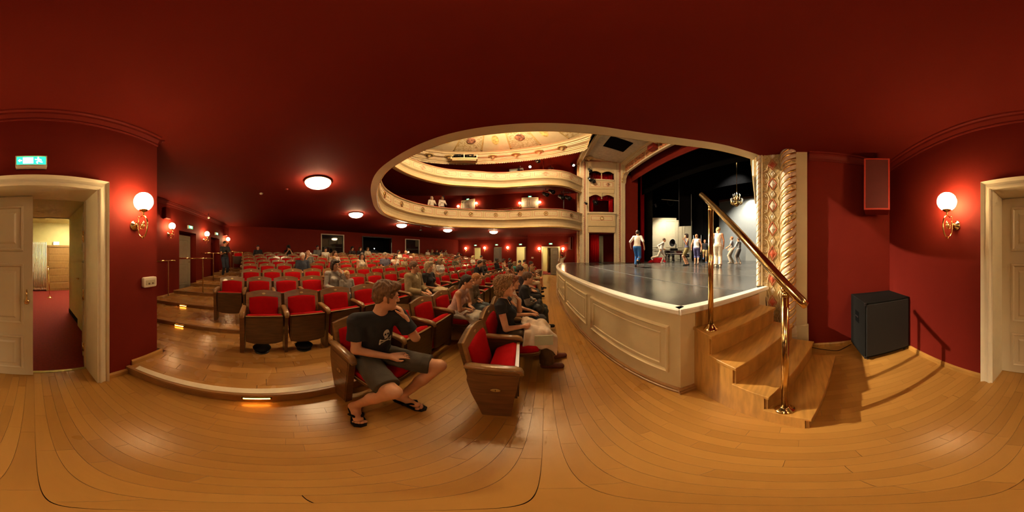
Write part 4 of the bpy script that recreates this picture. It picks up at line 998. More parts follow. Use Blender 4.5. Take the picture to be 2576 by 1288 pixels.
# ---- wall control box
t = thing('wall_control_box', 'small white plastic box with two round buttons on the red wall', 'control box', (-1.233, -1.45, 1.14), 0)
b = MB(); b.cushion(-.098, .098, 0, .052, 0, .118, p=9, n=8); b.build('body', PLASTIC, t)
b = MB(); b.box(-.07, .07, .05, .0545, .028, .085, ch=.003); b.build('face_plate', mat('beige_plate', (.5, .42, .28), .5), t)
for x in (-.03, .025):
    b = MB(); b.lathe([(.011, 0), (.011, .008), (.008, .011)], 14, M=Matrix.Translation((x, .053, .045)) @ Matrix.Rotation(-pi/2, 4, 'X')); b.build('button', mat('brown_button', (.16, .1, .05), .4), t)
# ---- recess doors on the left
LDOOR = mat('niche_door', (.38, .31, .20), .4, var=.05)
t = panel_leaf('door_4', .98, 2.0, [(.14, .84, .15, .95), (.14, .84, 1.1, 1.85)], 'pale door standing open in the first left recess niche', (-4.29, -3.7, .27), radians(178), m=LDOOR); t['kind'] = 'structure'
b = MB(); b.tube([(.9, -.02, 1.0), (.9, -.06, 1.0), (.79, -.06, 1.0)], .009, 8); b.build('lever', BRASS, t)
t = panel_leaf('door_5', .9, 1.75, [(.12, .78, .15, .8), (.12, .78, .95, 1.6)], 'dark red door in the second left recess niche', (-6.55, -3.7, .6), pi, m=RED); t['kind'] = 'structure'
wallbox('wall_niche_back', [(-5.4, -4.2, -3.78, -3.8, 0, 2.5), (-7.6, -6.4, -3.78, -3.8, 0, 2.5)], RED)
# little loudspeakers on the recess wall, and a small lamp
def wall_speaker(label, loc, rotz, w=.22, h=.36, d=.16):
    t = thing('wall_loudspeaker', label, 'loudspeaker', loc, rotz, 'small red wall loudspeakers'); b = MB(); b.box(-w/2, w/2, .01, d, 0, h, ch=.01); b.build('cabinet', REDT, t); b = MB(); b.box(-w/2+.015, w/2-.015, d, d+.006, .015, h-.015); b.build('grille', RED, t)
wall_speaker('small red loudspeaker high on the left recess wall by the corner', (-3.55, -3.4, 2.62), 0); wall_speaker('small red loudspeaker above the farthest left recess lamp', (-8.1, -3.4, 2.6), 0)
t = thing('ceiling_spotlight', 'small white ceiling spotlight between the left recess doors', 'spotlight', (-5.75, -3.1, CZ)); b = MB(); b.cyl((0, 0, 0), (0, 0, -.12), .012, n=8); b.build('stem', DARKM, t); b = MB(); b.tube([(0, 0, -.12), (.03, .03, -.2)], [.03, .045], 12); b.build('lamp_head', WHITE, t)
# ---- brass railings in the left aisle
def railing(label, pts, zr, posts):
    t = thing('aisle_railing', label, 'railing', (0, 0, 0), 0, 'brass aisle railings'); b = MB(); b.tube([(x, y, zr+dz) for x, y, dz in pts], .02, 10)
    for e in (pts[0], pts[-1]): b.sphere((e[0], e[1], zr+e[2]), .027, 10, 8)
    b.build('rail', BRASS, t)
    for (x, y, z0) in posts:
        b = MB(); b.cyl((x, y, z0), (x, y, zr), .016, n=10); b.build('post', BRASSD, t); b = MB(); b.lathe([(.05, 0), (.05, .01), (.03, .03), (.018, .05)], 14, c=(x, y, z0)); b.build('base_flange', BRASS, t)
railing('brass railing with one post beside the wall corner in the left aisle', [(-3.05, -3.3, 0), (-3.62, -3.3, 0), (-3.85, -3.25, 0)], 1.36, [(-3.6, -3.29, .235)])
railing('brass railing in front of the first left recess door', [(-3.72, -2.95, 0), (-4.25, -2.48, 0), (-4.5, -2.3, 0)], 1.43, [(-4.25, -2.48, .35)])
railing('upper brass railing the photographer leans on', [(-5.6, -3.5, 0), (-5.95, -3.0, 0), (-6.3, -2.6, 0)], 1.62, [(-5.95, -2.98, .465)])
railing('rearmost brass railing next to the single raised seat', [(-7.6, -2.95, 0), (-8.0, -2.55, 0), (-8.3, -2.3, 0)], 1.72, [(-7.7, -2.88, .695), (-8.2, -2.4, .81)])
# ---- hung loudspeaker and bass cabinet
t = thing('hung_loudspeaker', 'red framed loudspeaker hung in the corner above the black cabinet', 'loudspeaker', (1.93, -.97, 2.13), radians(116.5-90+0))
t.rotation_euler = (radians(-2), 0, -radians(116.6))      # local -y faces the camera
def camface(o, x, y): o.rotation_euler[2] = atan2(y, x)-pi/2
camface(t, 1.93, -.97)
b = MB(); b.box(-.172, .172, .0, .26, 0, .86, ch=.008); b.build('cabinet', REDT, t)
for q in ((-.172, .172, -.012, .0, .0, .022), (-.172, .172, -.012, 0, .838, .86), (-.172, -.15, -.012, 0, .022, .838), (.15, .172, -.012, 0, .022, .838)):
    b = MB(); b.box(*q); b.build('frame_bar', mat('frame_red', (.40, .035, .02), .4), t)
b = MB(); b.box(-.15, .15, -.005, 0, .022, .838); b.build('grille', mat('dark_red_grille', (.10, .012, .010), .8, bump=.4, bscale=400), t)
b = MB(); b.box(-.03, .03, .26, .45, .5, .56); b.box(-.01, .01, .3, .34, .56, 1.1); b.build('bracket', DARKM, t)
t = thing('bass_cabinet', 'black loudspeaker cabinet on castors in the red corner', 'loudspeaker', (1.83, -1.43, 0))
b = MB(); b.box(0, .55, 0, .676, .055, .91, ch=.006); b.build('cabinet', BLACK, t)
b = MB(); b.box(-.012, 0, .02, .656, .09, .885, ch=.004); b.build('grille', mat('black_grille', (.010, .010, .010), .7, bump=.3, bscale=300), t)
b = MB(); b.box(.2, .34, .672, .680, .55, .72, ch=.003); hd = b.build('handle_recess', BLACKC, t)
b = MB(); b.box(.22, .32, .677, .684, .63, .65, ch=.002); b.build('handle_bar', DARKM, hd)
for x in (.05, .5):
    for y in (.05, .62):
        b = MB(); b.cyl((x, y-.012, .022), (x, y+.012, .022), .022, n=12); b.box(x-.02, x+.02, y-.02, y+.02, .04, .06); b.build('castor', DARKM, t)
for z in (.08, .89):
    b = MB(); b.box(-.014, .02, .655, .68, z-.02, z+.02, ch=.003); b.build('corner_guard', DARKM, t)
# ---- corridor fittings
t = thing('column_radiator', 'tall white column radiator on the corridor end wall', 'radiator', (-.36, -6.86, .04))
for k in range(12):
    x = -.2+k*.062; b = MB(); b.tube([(x, 0, 0), (x, 0, 2.05)], .019, 8); b.build('column', WHITE, t)
for z in (.06, 1.98):
    b = MB(); b.box(-.22, .52, -.03, .0, z-.02, z+.02); b.build('manifold', WHITE, t)
t = panel_leaf('door_6', .95, 1.88, [], 'brown wooden door with horizontal boards at the corridor end', (-.62, -6.9, 0), pi, m=mat('corridor_door', (.26, .13, .04), .45, var=.15, stretch=(8, 1, 1))); t['kind'] = 'structure'
for k in range(6):
    b = MB(); b.box(.05, .9, -.032, -.02, .08+k*.3, .35+k*.3, ch=.006); b.build('board', MATS['corridor_door'], t)
for q in ((-.06, 0, .0, 1.94), (.95, 1.01, 0, 1.94), (-.06, 1.01, 1.88, 1.96)):
    b = MB(); b.box(q[0], q[1], -.05, .02, q[2], q[3]); b.build('frame_bar', MATS['corridor_door'], t)
t = thing('rope_post', 'thin leaning brass post on a small base in the corridor', 'post', (-.59, -5.7, 0)); b = MB(); b.tube([(0, 0, .01), (.03, .0, .6), (.06, -.02, 1.1)], .014, 8); b.build('pole', BRASS, t); b = MB(); b.lathe([(.09, 0), (.09, .012), (.03, .03), (.015, .05)], 14); b.build('base', BRASS, t); b = MB(); b.sphere((.06, -.02, 1.12), .03, 8, 6); b.build('knob', BRASS, t)
t = panel_leaf('door_7', .8, 2.0, [], 'plain pale yellow door in the corridor side wall', (-.905, -2.35, 0), -pi/2, m=YEL); t['kind'] = 'structure'
b = MB(); b.tube([(.7, .02, 1.06), (.7, .07, 1.06), (.58, .07, 1.06)], .009, 8); b.build('lever', BRASS, t)
def unseen_corridor_lamp(label, loc, w=.5):  # out-of-view lamps, added to brighten the corridors behind the doorways
    t = thing('unseen_corridor_lamp', label, 'ceiling lamp', loc); b = MB(); b.box(-w/2, w/2, -.15, .15, -.03, 0, ch=.005); b.build('housing', WHITE, t); b = MB(); b.box(-w/2+.02, w/2-.02, -.13, .13, -.045, -.03); b.build('diffuser', mat('added_lamp_light', (.9, .9, .8), .4, emit=(1, .86, .5), estr=60), t)
unseen_corridor_lamp('unseen lamp added to light the corridor beyond the open doorway', (-1.6, -5.6, 2.92), .9)
# far corridors behind the far doors
wallbox('wall_far_corridor', [(-8.2, -1.2, 17.5, 17.6, 0, 3), (-8.2, -8.1, 15.2, 17.5, 0, 3), (-1.45, -1.3, 15.25, 17.5, 0, 3), (-1.1, -1.0, 13.25, 17, 0, 3), (1.9, 2.0, 13.25, 17, 0, 3), (-1.1, 2, 16.0, 16.1, 0, 3), (.2, .3, 14.6, 16, 0, 3)], YEL)
wallbox('ceiling_far_corridor', [(-8.2, -1.2, 15.2, 17.6, 2.9, 3), (-1.1, 2, 13.25, 16.1, 2.9, 3)], YEL)
wallbox('floor_far_corridor', [(-8.2, -1.2, 14.9, 17.6, .2, .25), (-1.1, 2, 12.9, 16.1, -.05, 0)], CARPET)
unseen_corridor_lamp('unseen lamp added behind the first bright far doorway', (-6.6, 16.2, 2.89)); unseen_corridor_lamp('unseen lamp added behind the second bright far doorway', (-2.2, 16.2, 2.89)); unseen_corridor_lamp('unseen lamp added in the corridor behind the far cream door frame', (-.4, 14.6, 2.89))
casing('door_8', -.17, 1.08, 2.15, 12.95, -1, label='cream surround of the far double door')
t = panel_leaf('door_9', .62, 2.13, [(.11, .51, .13, .62), (.11, .51, .76, 1.42), (.11, .51, 1.55, 2.0)], 'grey panelled far door leaf standing ajar', (1.07, 12.98, 0), radians(178), m=mat('grey_door', (.30, .27, .22), .4)); t['kind'] = 'structure'
t = panel_leaf('door_10', .84, 2.0, [(.12, .72, .13, .85), (.12, .72, 1.0, 1.85)], 'closed grey door in the far recess between two lamps', (-4.9, 15.1, .3), 0, m=MATS['grey_door']); t['kind'] = 'structure'
t = panel_leaf('door_11', .5, 2.0, [(.1, .4, .13, .85), (.1, .4, 1.0, 1.85)], 'dark door leaf open in the second bright far doorway', (-1.78, 15.05, .3), radians(110), m=LDOOR); t['kind'] = 'structure'
t = thing('wall_switch_plate', 'small pale switch plate on the far red wall', 'switch plate', (-1.0, 12.95, 1.3)); b = MB(); b.box(-.09, .09, -.02, 0, 0, .12, ch=.005); b.build('plate', PLASTIC, t); b = MB(); b.box(-.03, .03, -.026, -.02, .03, .09, ch=.003); b.build('rocker', PLASTIC, t)
t = thing('far_hung_loudspeaker', 'narrow loudspeaker with pale frame hung on the far red wall', 'loudspeaker', (1.95, 12.5, 2.0), radians(40)); b = MB(); b.box(-.12, .12, -.1, .1, 0, .95, ch=.01); b.build('cabinet', REDT, t); b = MB(); b.box(-.03, .03, .1, .65, .5, .56); b.build('wall_bracket', DARKM, t); b = MB(); b.box(-.13, -.11, -.12, -.1, -.01, .96); b.box(.11, .13, -.12, -.1, -.01, .96); b.box(-.13, .13, -.12, -.1, -.02, .02); b.build('frame', mat('pale_frame', (.5, .35, .3), .4), t)
# balcony doors
for i, (x, z, h) in enumerate(((-6.62, 4.45, 2.15), (-1.2, 4.15, 2.1))):
    nm = ['left', 'right'][i]
    o = casing('door_%d' % (12+i), x-.55, x+.55, h, 12.97, -1, w=.12, label='white surround of the %s lower balcony door' % nm); o.location.z = z
    t = panel_leaf('door_%d' % (14+i), 1.08, h-.02, [(.08, .5, .1, .55), (.58, 1.0, .1, .55), (.08, .5, .65, 1.35), (.58, 1.0, .65, 1.35), (.08, .5, 1.45, 1.98), (.58, 1.0, 1.45, 1.98)], 'white panelled double door at the back of the lower balcony, '+nm, (x+.54, 12.94, z), pi, m=WHITE, both=True); t['kind'] = 'structure'
railing('thin brass railing on the lower balcony before the right door', [(-3.9, 11.4, 0), (-3.0, 11.5, 0), (-.7, 11.5, 0)], 5.05, [(-3.8, 11.4, 4.2), (-2.3, 11.5, 4.0), (-.8, 11.5, 4.0)])
# ---- theatre lanterns
def lantern(label, loc, target, s=.22, m=DARKM, lit=False, group='black theatre lanterns', arm=None):
    t = thing('stage_lantern', label, 'spotlight', loc, 0, group); d = (Vector(target)-Vector(loc)).normalized(); Q = d.to_track_quat('Z', 'Y').to_matrix().to_4x4()
    b = MB(); b.lathe([(.0, -s*1.1), (s*.3, -s*1.1), (s*.42, -s*.8), (s*.42, s*.3), (s*.5, s*.35), (s*.5, s*.75), (s*.44, s*.75), (s*.42, s*.5)], 16, M=Q, cap=False); b.build('can', m, t)
    b = MB(); b.lathe([(s*.42, s*.55), (s*.3, s*.62), (.001, s*.64)], 16, M=Q, cap=False); b.build('lens', BULB if lit else GLASSD, t)
    b = MB(); b.tube([(s*.55, 0, 0), (s*.55, 0, s*.9), (-s*.55, 0, s*.9), (-s*.55, 0, 0)], s*.05, 6); b.tube([(0, 0, s*.9), (0, 0, s*1.5)], s*.06, 6); b.build('yoke', DARKM, t)
    if arm: b = MB(); b.tube([(0, 0, s*.9), tuple(Vector(arm)-Vector(loc))], .015, 6); b.build('mounting_arm', DARKM, t)
    return t
lantern('brightly shining spotlight on the far upper balcony', (-1.06, 11.25, 8.4), (2.2, 2.2, 1.2), .2, lit=True, arm=(-1.0, 11.4, 6.7)); bpy.data.objects
lantern('second lit spotlight at the upper balcony end by the gilded pillar', (1.88, 10.9, 8.42), (5.5, 4, 1), .2, lit=True)
for p, lab in (((-.5, 10.75, 8.6), 'hanging above the bright spotlight'), ((.4, 11.2, 8.0), 'on the stand right of the bright spotlight'), ((-1.6, 10.4, 7.55), 'beside the grey-green panel on the upper balcony')):
    lantern('black theatre lantern '+lab, p, (3, 3, 1), .3)
for p, lab in (((.05, 10.9, 5.85), 'leftmost of the cluster at the balcony end'), ((.45, 10.9, 6.05), 'second of the cluster at the balcony end'), ((1.1, 10.8, 5.6), 'third of the cluster at the balcony end'), ((1.55, 10.8, 5.58), 'rightmost of the cluster at the balcony end')):
    lantern('black theatre lantern, '+lab, p, (5, 5, 1), .3)
t = thing('lantern_truss', 'grey pipe frame carrying the lanterns at the balcony end', 'pipe frame', (0, 0, 0)); b = MB(); b.tube([(-.1, 10.95, 6.35), (1.2, 10.9, 6.5), (1.3, 10.85, 6.45)], .025, 8); b.build('bar', MATS['grey_pipe'], t); b = MB(); b.tube([(1.25, 10.85, 6.5), (1.25, 10.85, 4.4)], .025, 8); b.build('upright', MATS['grey_pipe'], t)
b = MB(); b.tube([(1.0, 10.85, 6.0), (1.75, 10.8, 6.0)], .02, 8); b.build('bar', MATS['grey_pipe'], t)
t = thing('lantern_stand', 'dark lantern stand with angled bar on the upper balcony', 'stand', (0, 0, 0)); b = MB(); b.tube([(-.1, 11.2, 7.2), (-.1, 11.2, 8.9)], .025, 8); b.build('upright', RED, t); b = MB(); b.tube([(-.1, 11.2, 7.3), (.5, 11.3, 7.9), (.9, 11.3, 7.95)], .02, 8); b.build('arm', MATS['grey_pipe'], t)
t = thing('control_panel', 'grey-green panel box behind the upper balcony rail', 'panel', (-2.0, 11.2, 7.22)); b = MB(); b.box(-.5, .5, 0, .2, 0, 1.05, ch=.01); b.build('box', mat('grey_green', (.16, .22, .19), .5), t); b = MB(); b.box(-.4, .0, -.01, 0, .1, .9); b.build('door', mat('grey_green_light', (.24, .32, .28), .5), t)
for s_, d_, z_, lab in ((.62, -.25, 6.75, 'upper one at the top box'), (.62, -.3, 5.95, 'second one at the top box'), (.85, -.25, 5.85, 'third one at the top box'), (.35, -.4, 4.05, 'small one beside the middle box')):
    x, y = splp(s_, d_); lantern('black theatre lantern on the far box wall, '+lab, (x, y, STG+z_), (4, 5, 1), .24 if z_ > 5 else .16)
lantern('black theatre lantern inside the middle box', (splp(1.0, .3)[0], splp(1.0, .3)[1], STG+4.35), (4, 5, 1), .3)
lantern('small lit lamp clamped to the edge of the tall black flat', (8.42, 10.4, 5.75), (11, 10.6, 2), .16, lit=True, arm=(8.2, 10.65, 5.85))
t = thing('lighting_bar', 'dark lighting bar with looped cable above the set wall', 'lighting bar', (0, 0, 0)); b = MB(); b.tube([(8.4, 9.7, 6.15), (9.9, 8.4, 6.0)], .03, 8); b.build('bar', MATS['grey_pipe'], t)
for q_ in ((8.5, 9.61, 6.14), (9.8, 8.49, 6.01)): b = MB(); b.cyl(q_, (q_[0], q_[1], 9.92), .01, n=6); b.build('suspension_wire', BLACK, t)
b = MB(); b.tube([(9.1, 9.09, 6.1), (9.2, 9.0, 6.08)], .02, 6); b.build('clip', DARKM, t); b = MB(); b.tube(catmull([(8.75, 9.4, 6.1), (8.8, 9.35, 5.75), (8.95, 9.2, 5.6), (9.1, 9.1, 5.75), (9.12, 9.08, 6.1)], 6), .02, 6); b.build('cable_loop', BLACK, t)
# ---- stage chandelier
t = thing('stage_chandelier', 'gilt crystal chandelier hanging over the stage', 'chandelier', (8.3, 3.46, 4.45))
b = MB(); b.tube([(0, 0, .75), (0, 0, 5.47)], .012, 6); b.build('chain', BRASSD, t)
b = MB(); b.lathe([(.02, 0), (.06, .06), (.03, .2), (.07, .35), (.03, .5), (.02, .75)], 12); b.build('stem', BRASS, t)
CRY = mat('crystal', (.42, .24, .07), .25, metal=.9)
for tier, (n, r, z, zc) in enumerate(((14, .34, .12, .3), (9, .2, .42, .55))):
    for k in range(n):
        a = 2*pi*k/n+.2*tier; c, s_ = cos(a), sin(a)
        b = MB(); b.tube([(.03*c, .03*s_, z+.12), (.5*r*c, .5*r*s_, z-.04), (.9*r*c, .9*r*s_, z), (r*c, r*s_, z+.08)], .009, 6); ar = b.build('arm', BRASS, t)
        b = MB(); b.cyl((r*c, r*s_, z+.08), (r*c, r*s_, z+.2), .011, .008, 6); b.build('candle', mat('candle_bulb', (.9, .8, .6), .4, emit=(1, .7, .35), estr=.6), ar)
        b = MB()
        for j in range(3): b.sphere((r*(.95-.12*j)*c, r*(.95-.12*j)*s_, z-.06-.03*j), .022, 6, 5)
        o = b.build('drops', CRY, ar); o['kind'] = 'stuff'
b = MB(); b.lathe([(.0, -.16), (.08, -.12), (.14, -.05), (.17, .0), (.16, .01)], 14, c=(0, 0, .0), cap=False); b.build('crystal_basket', CRY, t)
# ---- piano, stool, gramophone, drum, red cloth
PIANO = mat('piano_black', (.008, .008, .009), .12, coat=.5)
ang = radians(-45+8)
t = thing('grand_piano', 'black grand piano in front of the cream set wall', 'piano', (9.35, 9.3, STG), ang)
# local -y towards the audience; keyboard along x
pl = [(-.72, -.1), (.72, -.1), (.72, .5), (.55, .9), (.3, 1.25), (.05, 1.5), (-.3, 1.55), (-.6, 1.4), (-.72, 1.1)]
b = MB(); b.prism(pl, .55, .86); b.build('case', PIANO, t)
b = MB(); b.prism([(x*1.01, y*1.005) for x, y in pl], .87, .895); b.build('lid', PIANO, t)
b = MB(); b.box(-.74, .74, -.32, -.1, .55, .64); b.box(-.74, -.66, -.32, -.1, .64, .76); b.box(.66, .74, -.32, -.1, .64, .76); b.build('key_bed', PIANO, t)
kb = MB().box(-.64, .64, -.31, -.16, .64, .675).build('keyboard', WHITE, t)
for k in range(25):
    x = -.6+k*.05
    if k % 7 not in (2, 6): MB().box(x-.01, x+.01, -.26, -.16, .675, .69).build('black_key', BLACK, kb)
for (x, y) in ((-.6, .05), (.6, .05), (-.2, 1.3)):
    b = MB(); b.lathe([(.05, 0), (.035, .04), (.045, .1), (.07, .5), (.08, .56)], 10, c=(x, y, 0)); b.build('leg', PIANO, t)
b = MB(); b.box(-.1, .1, .1, .18, .1, .6); b.box(-.14, .14, .0, .18, .06, .1); b.build('pedal_lyre', PIANO, t)
def atl(root, x, y): v = Matrix.Rotation(root.rotation_euler[2], 4, 'Z') @ Vector((x, y, 0)); return (root.location.x+v.x, root.location.y+v.y)
x, y = atl(t, -.3, -.65); st = thing('piano_stool', 'dark four legged stool before the piano keyboard', 'stool', (x, y, STG), ang)
b = MB(); b.cushion(-.28, .28, -.17, .17, .44, .52, p=6); b.build('seat', BLACK, st)
for sx in (-1, 1):
    for sy in (-1, 1): b = MB(); b.cyl((sx*.24, sy*.13, 0), (sx*.22, sy*.12, .45), .018, .025, 8); b.build('leg', PIANO, st)
x, y = atl(t, .1, .5); gm = thing('gramophone', 'black gramophone with wide dark horn on the piano lid', 'gramophone', (x, y, STG+.895), ang)
b = MB(); b.box(-.3, .3, -.25, .25, 0, .2, ch=.01); b.build('box', BLACK, gm)
Q = Matrix.Translation((-.1, -.05, .66)) @ Vector((-.75, -.7, .12)).to_track_quat('Z', 'Y').to_matrix().to_4x4()
b = MB(); b.lathe([(.04, -.4), (.06, -.3), (.12, -.15), (.22, -.02), (.34, .04), (.335, .05), (.21, 0), (.11, -.13), (.05, -.28)], 12, M=Q, cap=False, smooth=False); b.build('horn', BLACK, gm)
b = MB(); b.tube([tuple(Q @ Vector((.34*cos(a), .34*sin(a), .045))) for a in np.linspace(0, 2*pi, 12, endpoint=False)], .012, 6, closed=True); b.build('horn_rim', WHITE, gm)
b = MB(); e_ = Q @ Vector((0, 0, -.38)); b.tube([tuple(e_), (.22, .2, .55), (.22, .2, .2)], .03, 8); b.build('tone_arm', DARKM, gm)
x, y = atl(t, 1.15, .2); dk = thing('drum', 'dark drum on a stand right of the piano', 'drum', (x, y, STG), 0)
b = MB(); b.lathe([(.22, .35), (.23, .36), (.23, .62), (.22, .63)], 18); b.build('shell', PIANO, dk)
b = MB(); b.lathe([(.225, .63), (.21, .64), (.001, .641)], 18, cap=False); b.build('head', mat('drum_head', (.5, .48, .42), .6), dk)
for k in range(3):
    a = k*2.1; b = MB(); b.tube([(0, 0, .35), (.28*cos(a), .28*sin(a), 0)], .012, 6); b.build('leg', DARKM, dk)
b = MB(); b.lathe([(.24, .92), (.1, .95), (.01, .97)], 18, c=(.2, .1, 0), cap=False); b.tube([(.2, .1, .0), (.2, .1, .97)], .01, 6); b.build('cymbal', BRASS, dk)
rng = np.random.RandomState(4); R = []
for k in range(7):
    f_ = k/6; n = 26; R.append([( (.75*(1-f_)**.6)*cos(2*pi*i/n)*(1+.18*sin(5*i/n*2*pi+k))+.1*f_, (.5*(1-f_)**.6)*sin(2*pi*i/n)*(1+.15*sin(3*i/n*2*pi+2*k)), .34*f_+.06*sin(7*i/n*2*pi+k)*(f_ > 0)*(f_ < .95)) for i in range(n)])
b = MB(); b.rings(R, cap1=True); o = b.build('red_cloth', CURT, None, (7.95, 9.6, STG)); tag(o, 'heap of red cloth on the stage floor by the black flat', 'cloth')

# ---- sound desk in the rear opening, pole, ceiling rail
t = thing('mixing_desk', 'dark mixing desk with a small white lamp in the black rear opening', 'mixing desk', (-11.75, 6.6, 1.2), 0)
b = MB(); b.box(-.35, .4, -1.1, 1.0, 0, .62, ch=.02); b.build('desk', DARKM, t)
b = MB(); b.prism([(-.3, .62), (.38, .62), (-.3, .80)], -.95, .5, M=Matrix(((1, 0, 0, 0), (0, 0, 1, 0), (0, 1, 0, 0), (0, 0, 0, 1)))); b.build('console', mat('console_grey', (.05, .05, .05), .4), t)
b = MB(); b.tube([(.2, .1, .62), (.2, .1, .85), (.25, .05, .9)], .012, 6); lp_ = b.build('lamp_arm', DARKM, t); b = MB(); b.sphere((.27, .03, .9), .045, 10, 8); b.build('lamp_bulb', mat('desk_lamp', (.9, .9, .9), .4, emit=(.9, .95, 1), estr=1.5), lp_)
t = thing('pale_pole', 'thin pale pole at the right edge of the black rear opening', 'pole', (-10.62, 7.72, .84)); b = MB(); b.cyl((0, 0, 0), (0, 0, 1.75), .016, n=8); b.build('rod', WHITE, t); b = MB(); b.lathe([(.1, 0), (.1, .015), (.02, .03)], 12); b.build('foot', DARKM, t)
t = thing('ceiling_rail', 'dark pipe rail with a small hanging device beneath the balcony curve', 'pipe rail', (-6.1, 6.3, CZ)); b = MB(); b.tube([(-.15, -.9, -.06), (0, 0, -.06), (.05, .9, -.06)], .02, 8); b.build('rail', DARKM, t)
for y_ in (-.8, .8): b = MB(); b.cyl((-.05, y_, 0), (-.05, y_, -.06), .012, n=6); b.build('hanger', DARKM, t)
b = MB(); b.cyl((0, .1, -.06), (0, .1, -.3), .012, n=6); b.lathe([(.07, -.36), (.07, -.32), (.02, -.3)], 10, c=(0, .1, 0)); b.build('device', DARKM, t)
# ================================================================ SEATS
SP = .55                                         # seat pitch
TAGM = mat('number_tag', (.62, .45, .18), .3, metal=.7)
def seat_meshes():
    D = {}
    w = SP
    # side standard in the xz plane (x forwards, z up)
    side = [(.045, 0), (.225, 0), (.245, .30), (.28, .60), (.275, .63), (-.05, .63), (-.06, .5), (-.03, .34), (.015, .16)]
    XZ = Matrix(((1, 0, 0, 0), (0, 0, -1, 0), (0, 1, 0, 0), (0, 0, 0, 1)))
    b = MB(); b.prism(side, -.02, .02, M=XZ); D['side_panel'] = b.mesh('side_panel', WOODD)
    b = MB(); b.prism(side, -.028, .028, M=XZ); b.prism([(x*.82+.03, z*.9+.03) for x, z in side], -.032, .032, M=XZ); D['end_panel'] = b.mesh('end_panel', mat('end_panel_wood', (.13, .055, .020), .36, var=.3, vscale=5, stretch=(1, 1, 7), coat=.15))
    pr = [(-.033, .0), (.033, .0), (.036, .012), (.03, .03), (.015, .036), (-.015, .036), (-.03, .03), (-.036, .012)]
    R = []
    for x, z, s in ((-.08, .625, .8), (-.04, .63, 1), (.14, .634, 1), (.25, .628, 1), (.29, .612, .95), (.305, .59, .6)): R.append([(x, y*s, z+q*(s)) for y, q in pr])
    b = MB(); b.rings(R, cap0=True, cap1=True); D['armrest'] = b.mesh('armrest', WOODE)
    # back frame: arched board, tilted back
    T = Matrix.Translation((-.02, 0, .39)) @ Matrix.Rotation(radians(-12), 4, 'Y') @ Matrix.Scale(1.0, 4, (0, 0, 1))
    hw = w/2-.022; n = 10
    out = [(-hw, -.06), (hw, -.06)]+[(hw-(2*hw)*i/n, .455+.045*sin(pi*i/n)) for i in range(n+1)]
    YZ = T @ Matrix(((0, 0, 1, 0), (1, 0, 0, 0), (0, 1, 0, 0), (0, 0, 0, 1)))
    b = MB(); b.prism(out, -.03, 0, M=YZ); D['back_board'] = b.mesh('back_board', WOODD)
    b = MB()
    hi = hw-.045
    fr_o = out[1:2]+out[2:]+out[0:1]
    topi = [(hi-(2*hi)*i/n, .385+.022*sin(pi*i/n)) for i in range(n+1)]
    for a, c in zip(range(n), range(1, n+1)):
        o0, o1 = out[2+a], out[2+c]; i0, i1 = topi[a], topi[c]
        b.prism([o0, o1, i1, i0], 0, .018, M=YZ)
    b.prism([(hw, -.06), (hw, .455), (hi, .385), (hi, -.06)], 0, .018, M=YZ); b.prism([(-hw, -.06), (-hw, .455), (-hi, .385), (-hi, -.06)], 0, .018, M=YZ)
    D['back_frame'] = b.mesh('back_frame', WOODE)
    b = MB(); R = []
    for s, d in ((1.0, .0), (1.0, .02), (.97, .036), (.88, .047), (.6, .052), (.01, .054)):
        lp = [(-hi, -.02), (-hi/2, -.03), (0, -.033), (hi/2, -.03), (hi, -.02), (hi, .18)]+topi+[(-hi, .18)]
        cy, cz = 0, .19; R.append([tuple(T @ Vector((d, cy+(y-cy)*s*(.995), cz+(z-cz)*s))) for y, z in lp])
    b.rings(R, cap0=True, cap1=True); D['back_cushion'] = b.mesh('back_cushion', VELVET)
    b = MB(); b.lathe([(1, 0), (1, .004), (.8, .006)], 16, M=T @ Matrix.Translation((.018, 0, .445)) @ Matrix.Rotation(pi/2, 4, 'Y') @ Matrix.Diagonal((.013, .026, 1, 1))); D['number_tag'] = b.mesh('number_tag', TAGM)
    # folding seat in local frame: depth along +x from hinge, underside -z
    def seat(M, sfx):
        sw = w/2-.04; pl = [(0, -sw), (.34, -sw), (.40, -sw*.93), (.425, -sw*.7), (.435, 0), (.425, sw*.7), (.40, sw*.93), (.34, sw), (0, sw)]
        b = MB(); b.prism(pl, -.045, 0, M=M); b.prism([(x*.92+.015, y*.9) for x, y in pl], -.06, -.045, M=M); D['seat_pan'+sfx] = b.mesh('seat_pan', WOODD)
        b = MB(); R = []
        for s, z in ((1, 0), (1.0, .035), (.97, .055), (.9, .066), (.6, .074), (.02, .078)): R.append([tuple(M @ Vector((.21+(x-.21)*s*.97, y*s*.97, z))) for x, y in pl])
        b.rings(R, cap0=True, cap1=True); D['seat_cushion'+sfx] = b.mesh('seat_cushion', VELVET)
        e = MB(); e.tube([tuple(M @ Vector((x, y, -.004))) for x, y in pl], .006, 5); D['seat_edge'+sfx] = e.mesh('seat_edge', WOODE)
    seat(Matrix.Translation((.06, 0, .385)) @ Matrix.Rotation(radians(-4), 4, 'Y'), '_down')
    # tipped up: the wooden underside stands upright, the cushion is a wedge behind it
    sw = w/2-.045
    pan = [(-sw, .26), (-sw*.97, .215), (-sw*.6, .19), (0, .182), (sw*.6, .19), (sw*.97, .215), (sw, .26), (sw, .60), (-sw, .60)]
    PM = Matrix(((0, 0, 1, 0), (1, 0, 0, 0), (0, 1, 0, 0), (0, 0, 0, 1)))
    b = MB(); b.prism(pan, .245, .262, M=PM); b.prism([(y*.93, .4+(z-.4)*.93) for y, z in pan], .262, .272, M=PM); D['seat_pan_up'] = b.mesh('seat_pan', WOODD)
    prf = [(.245, .21), (.245, .592), (.238, .612), (.21, .618), (.13, .585), (.06, .54), (.045, .51), (.05, .45), (.13, .25), (.18, .21)]
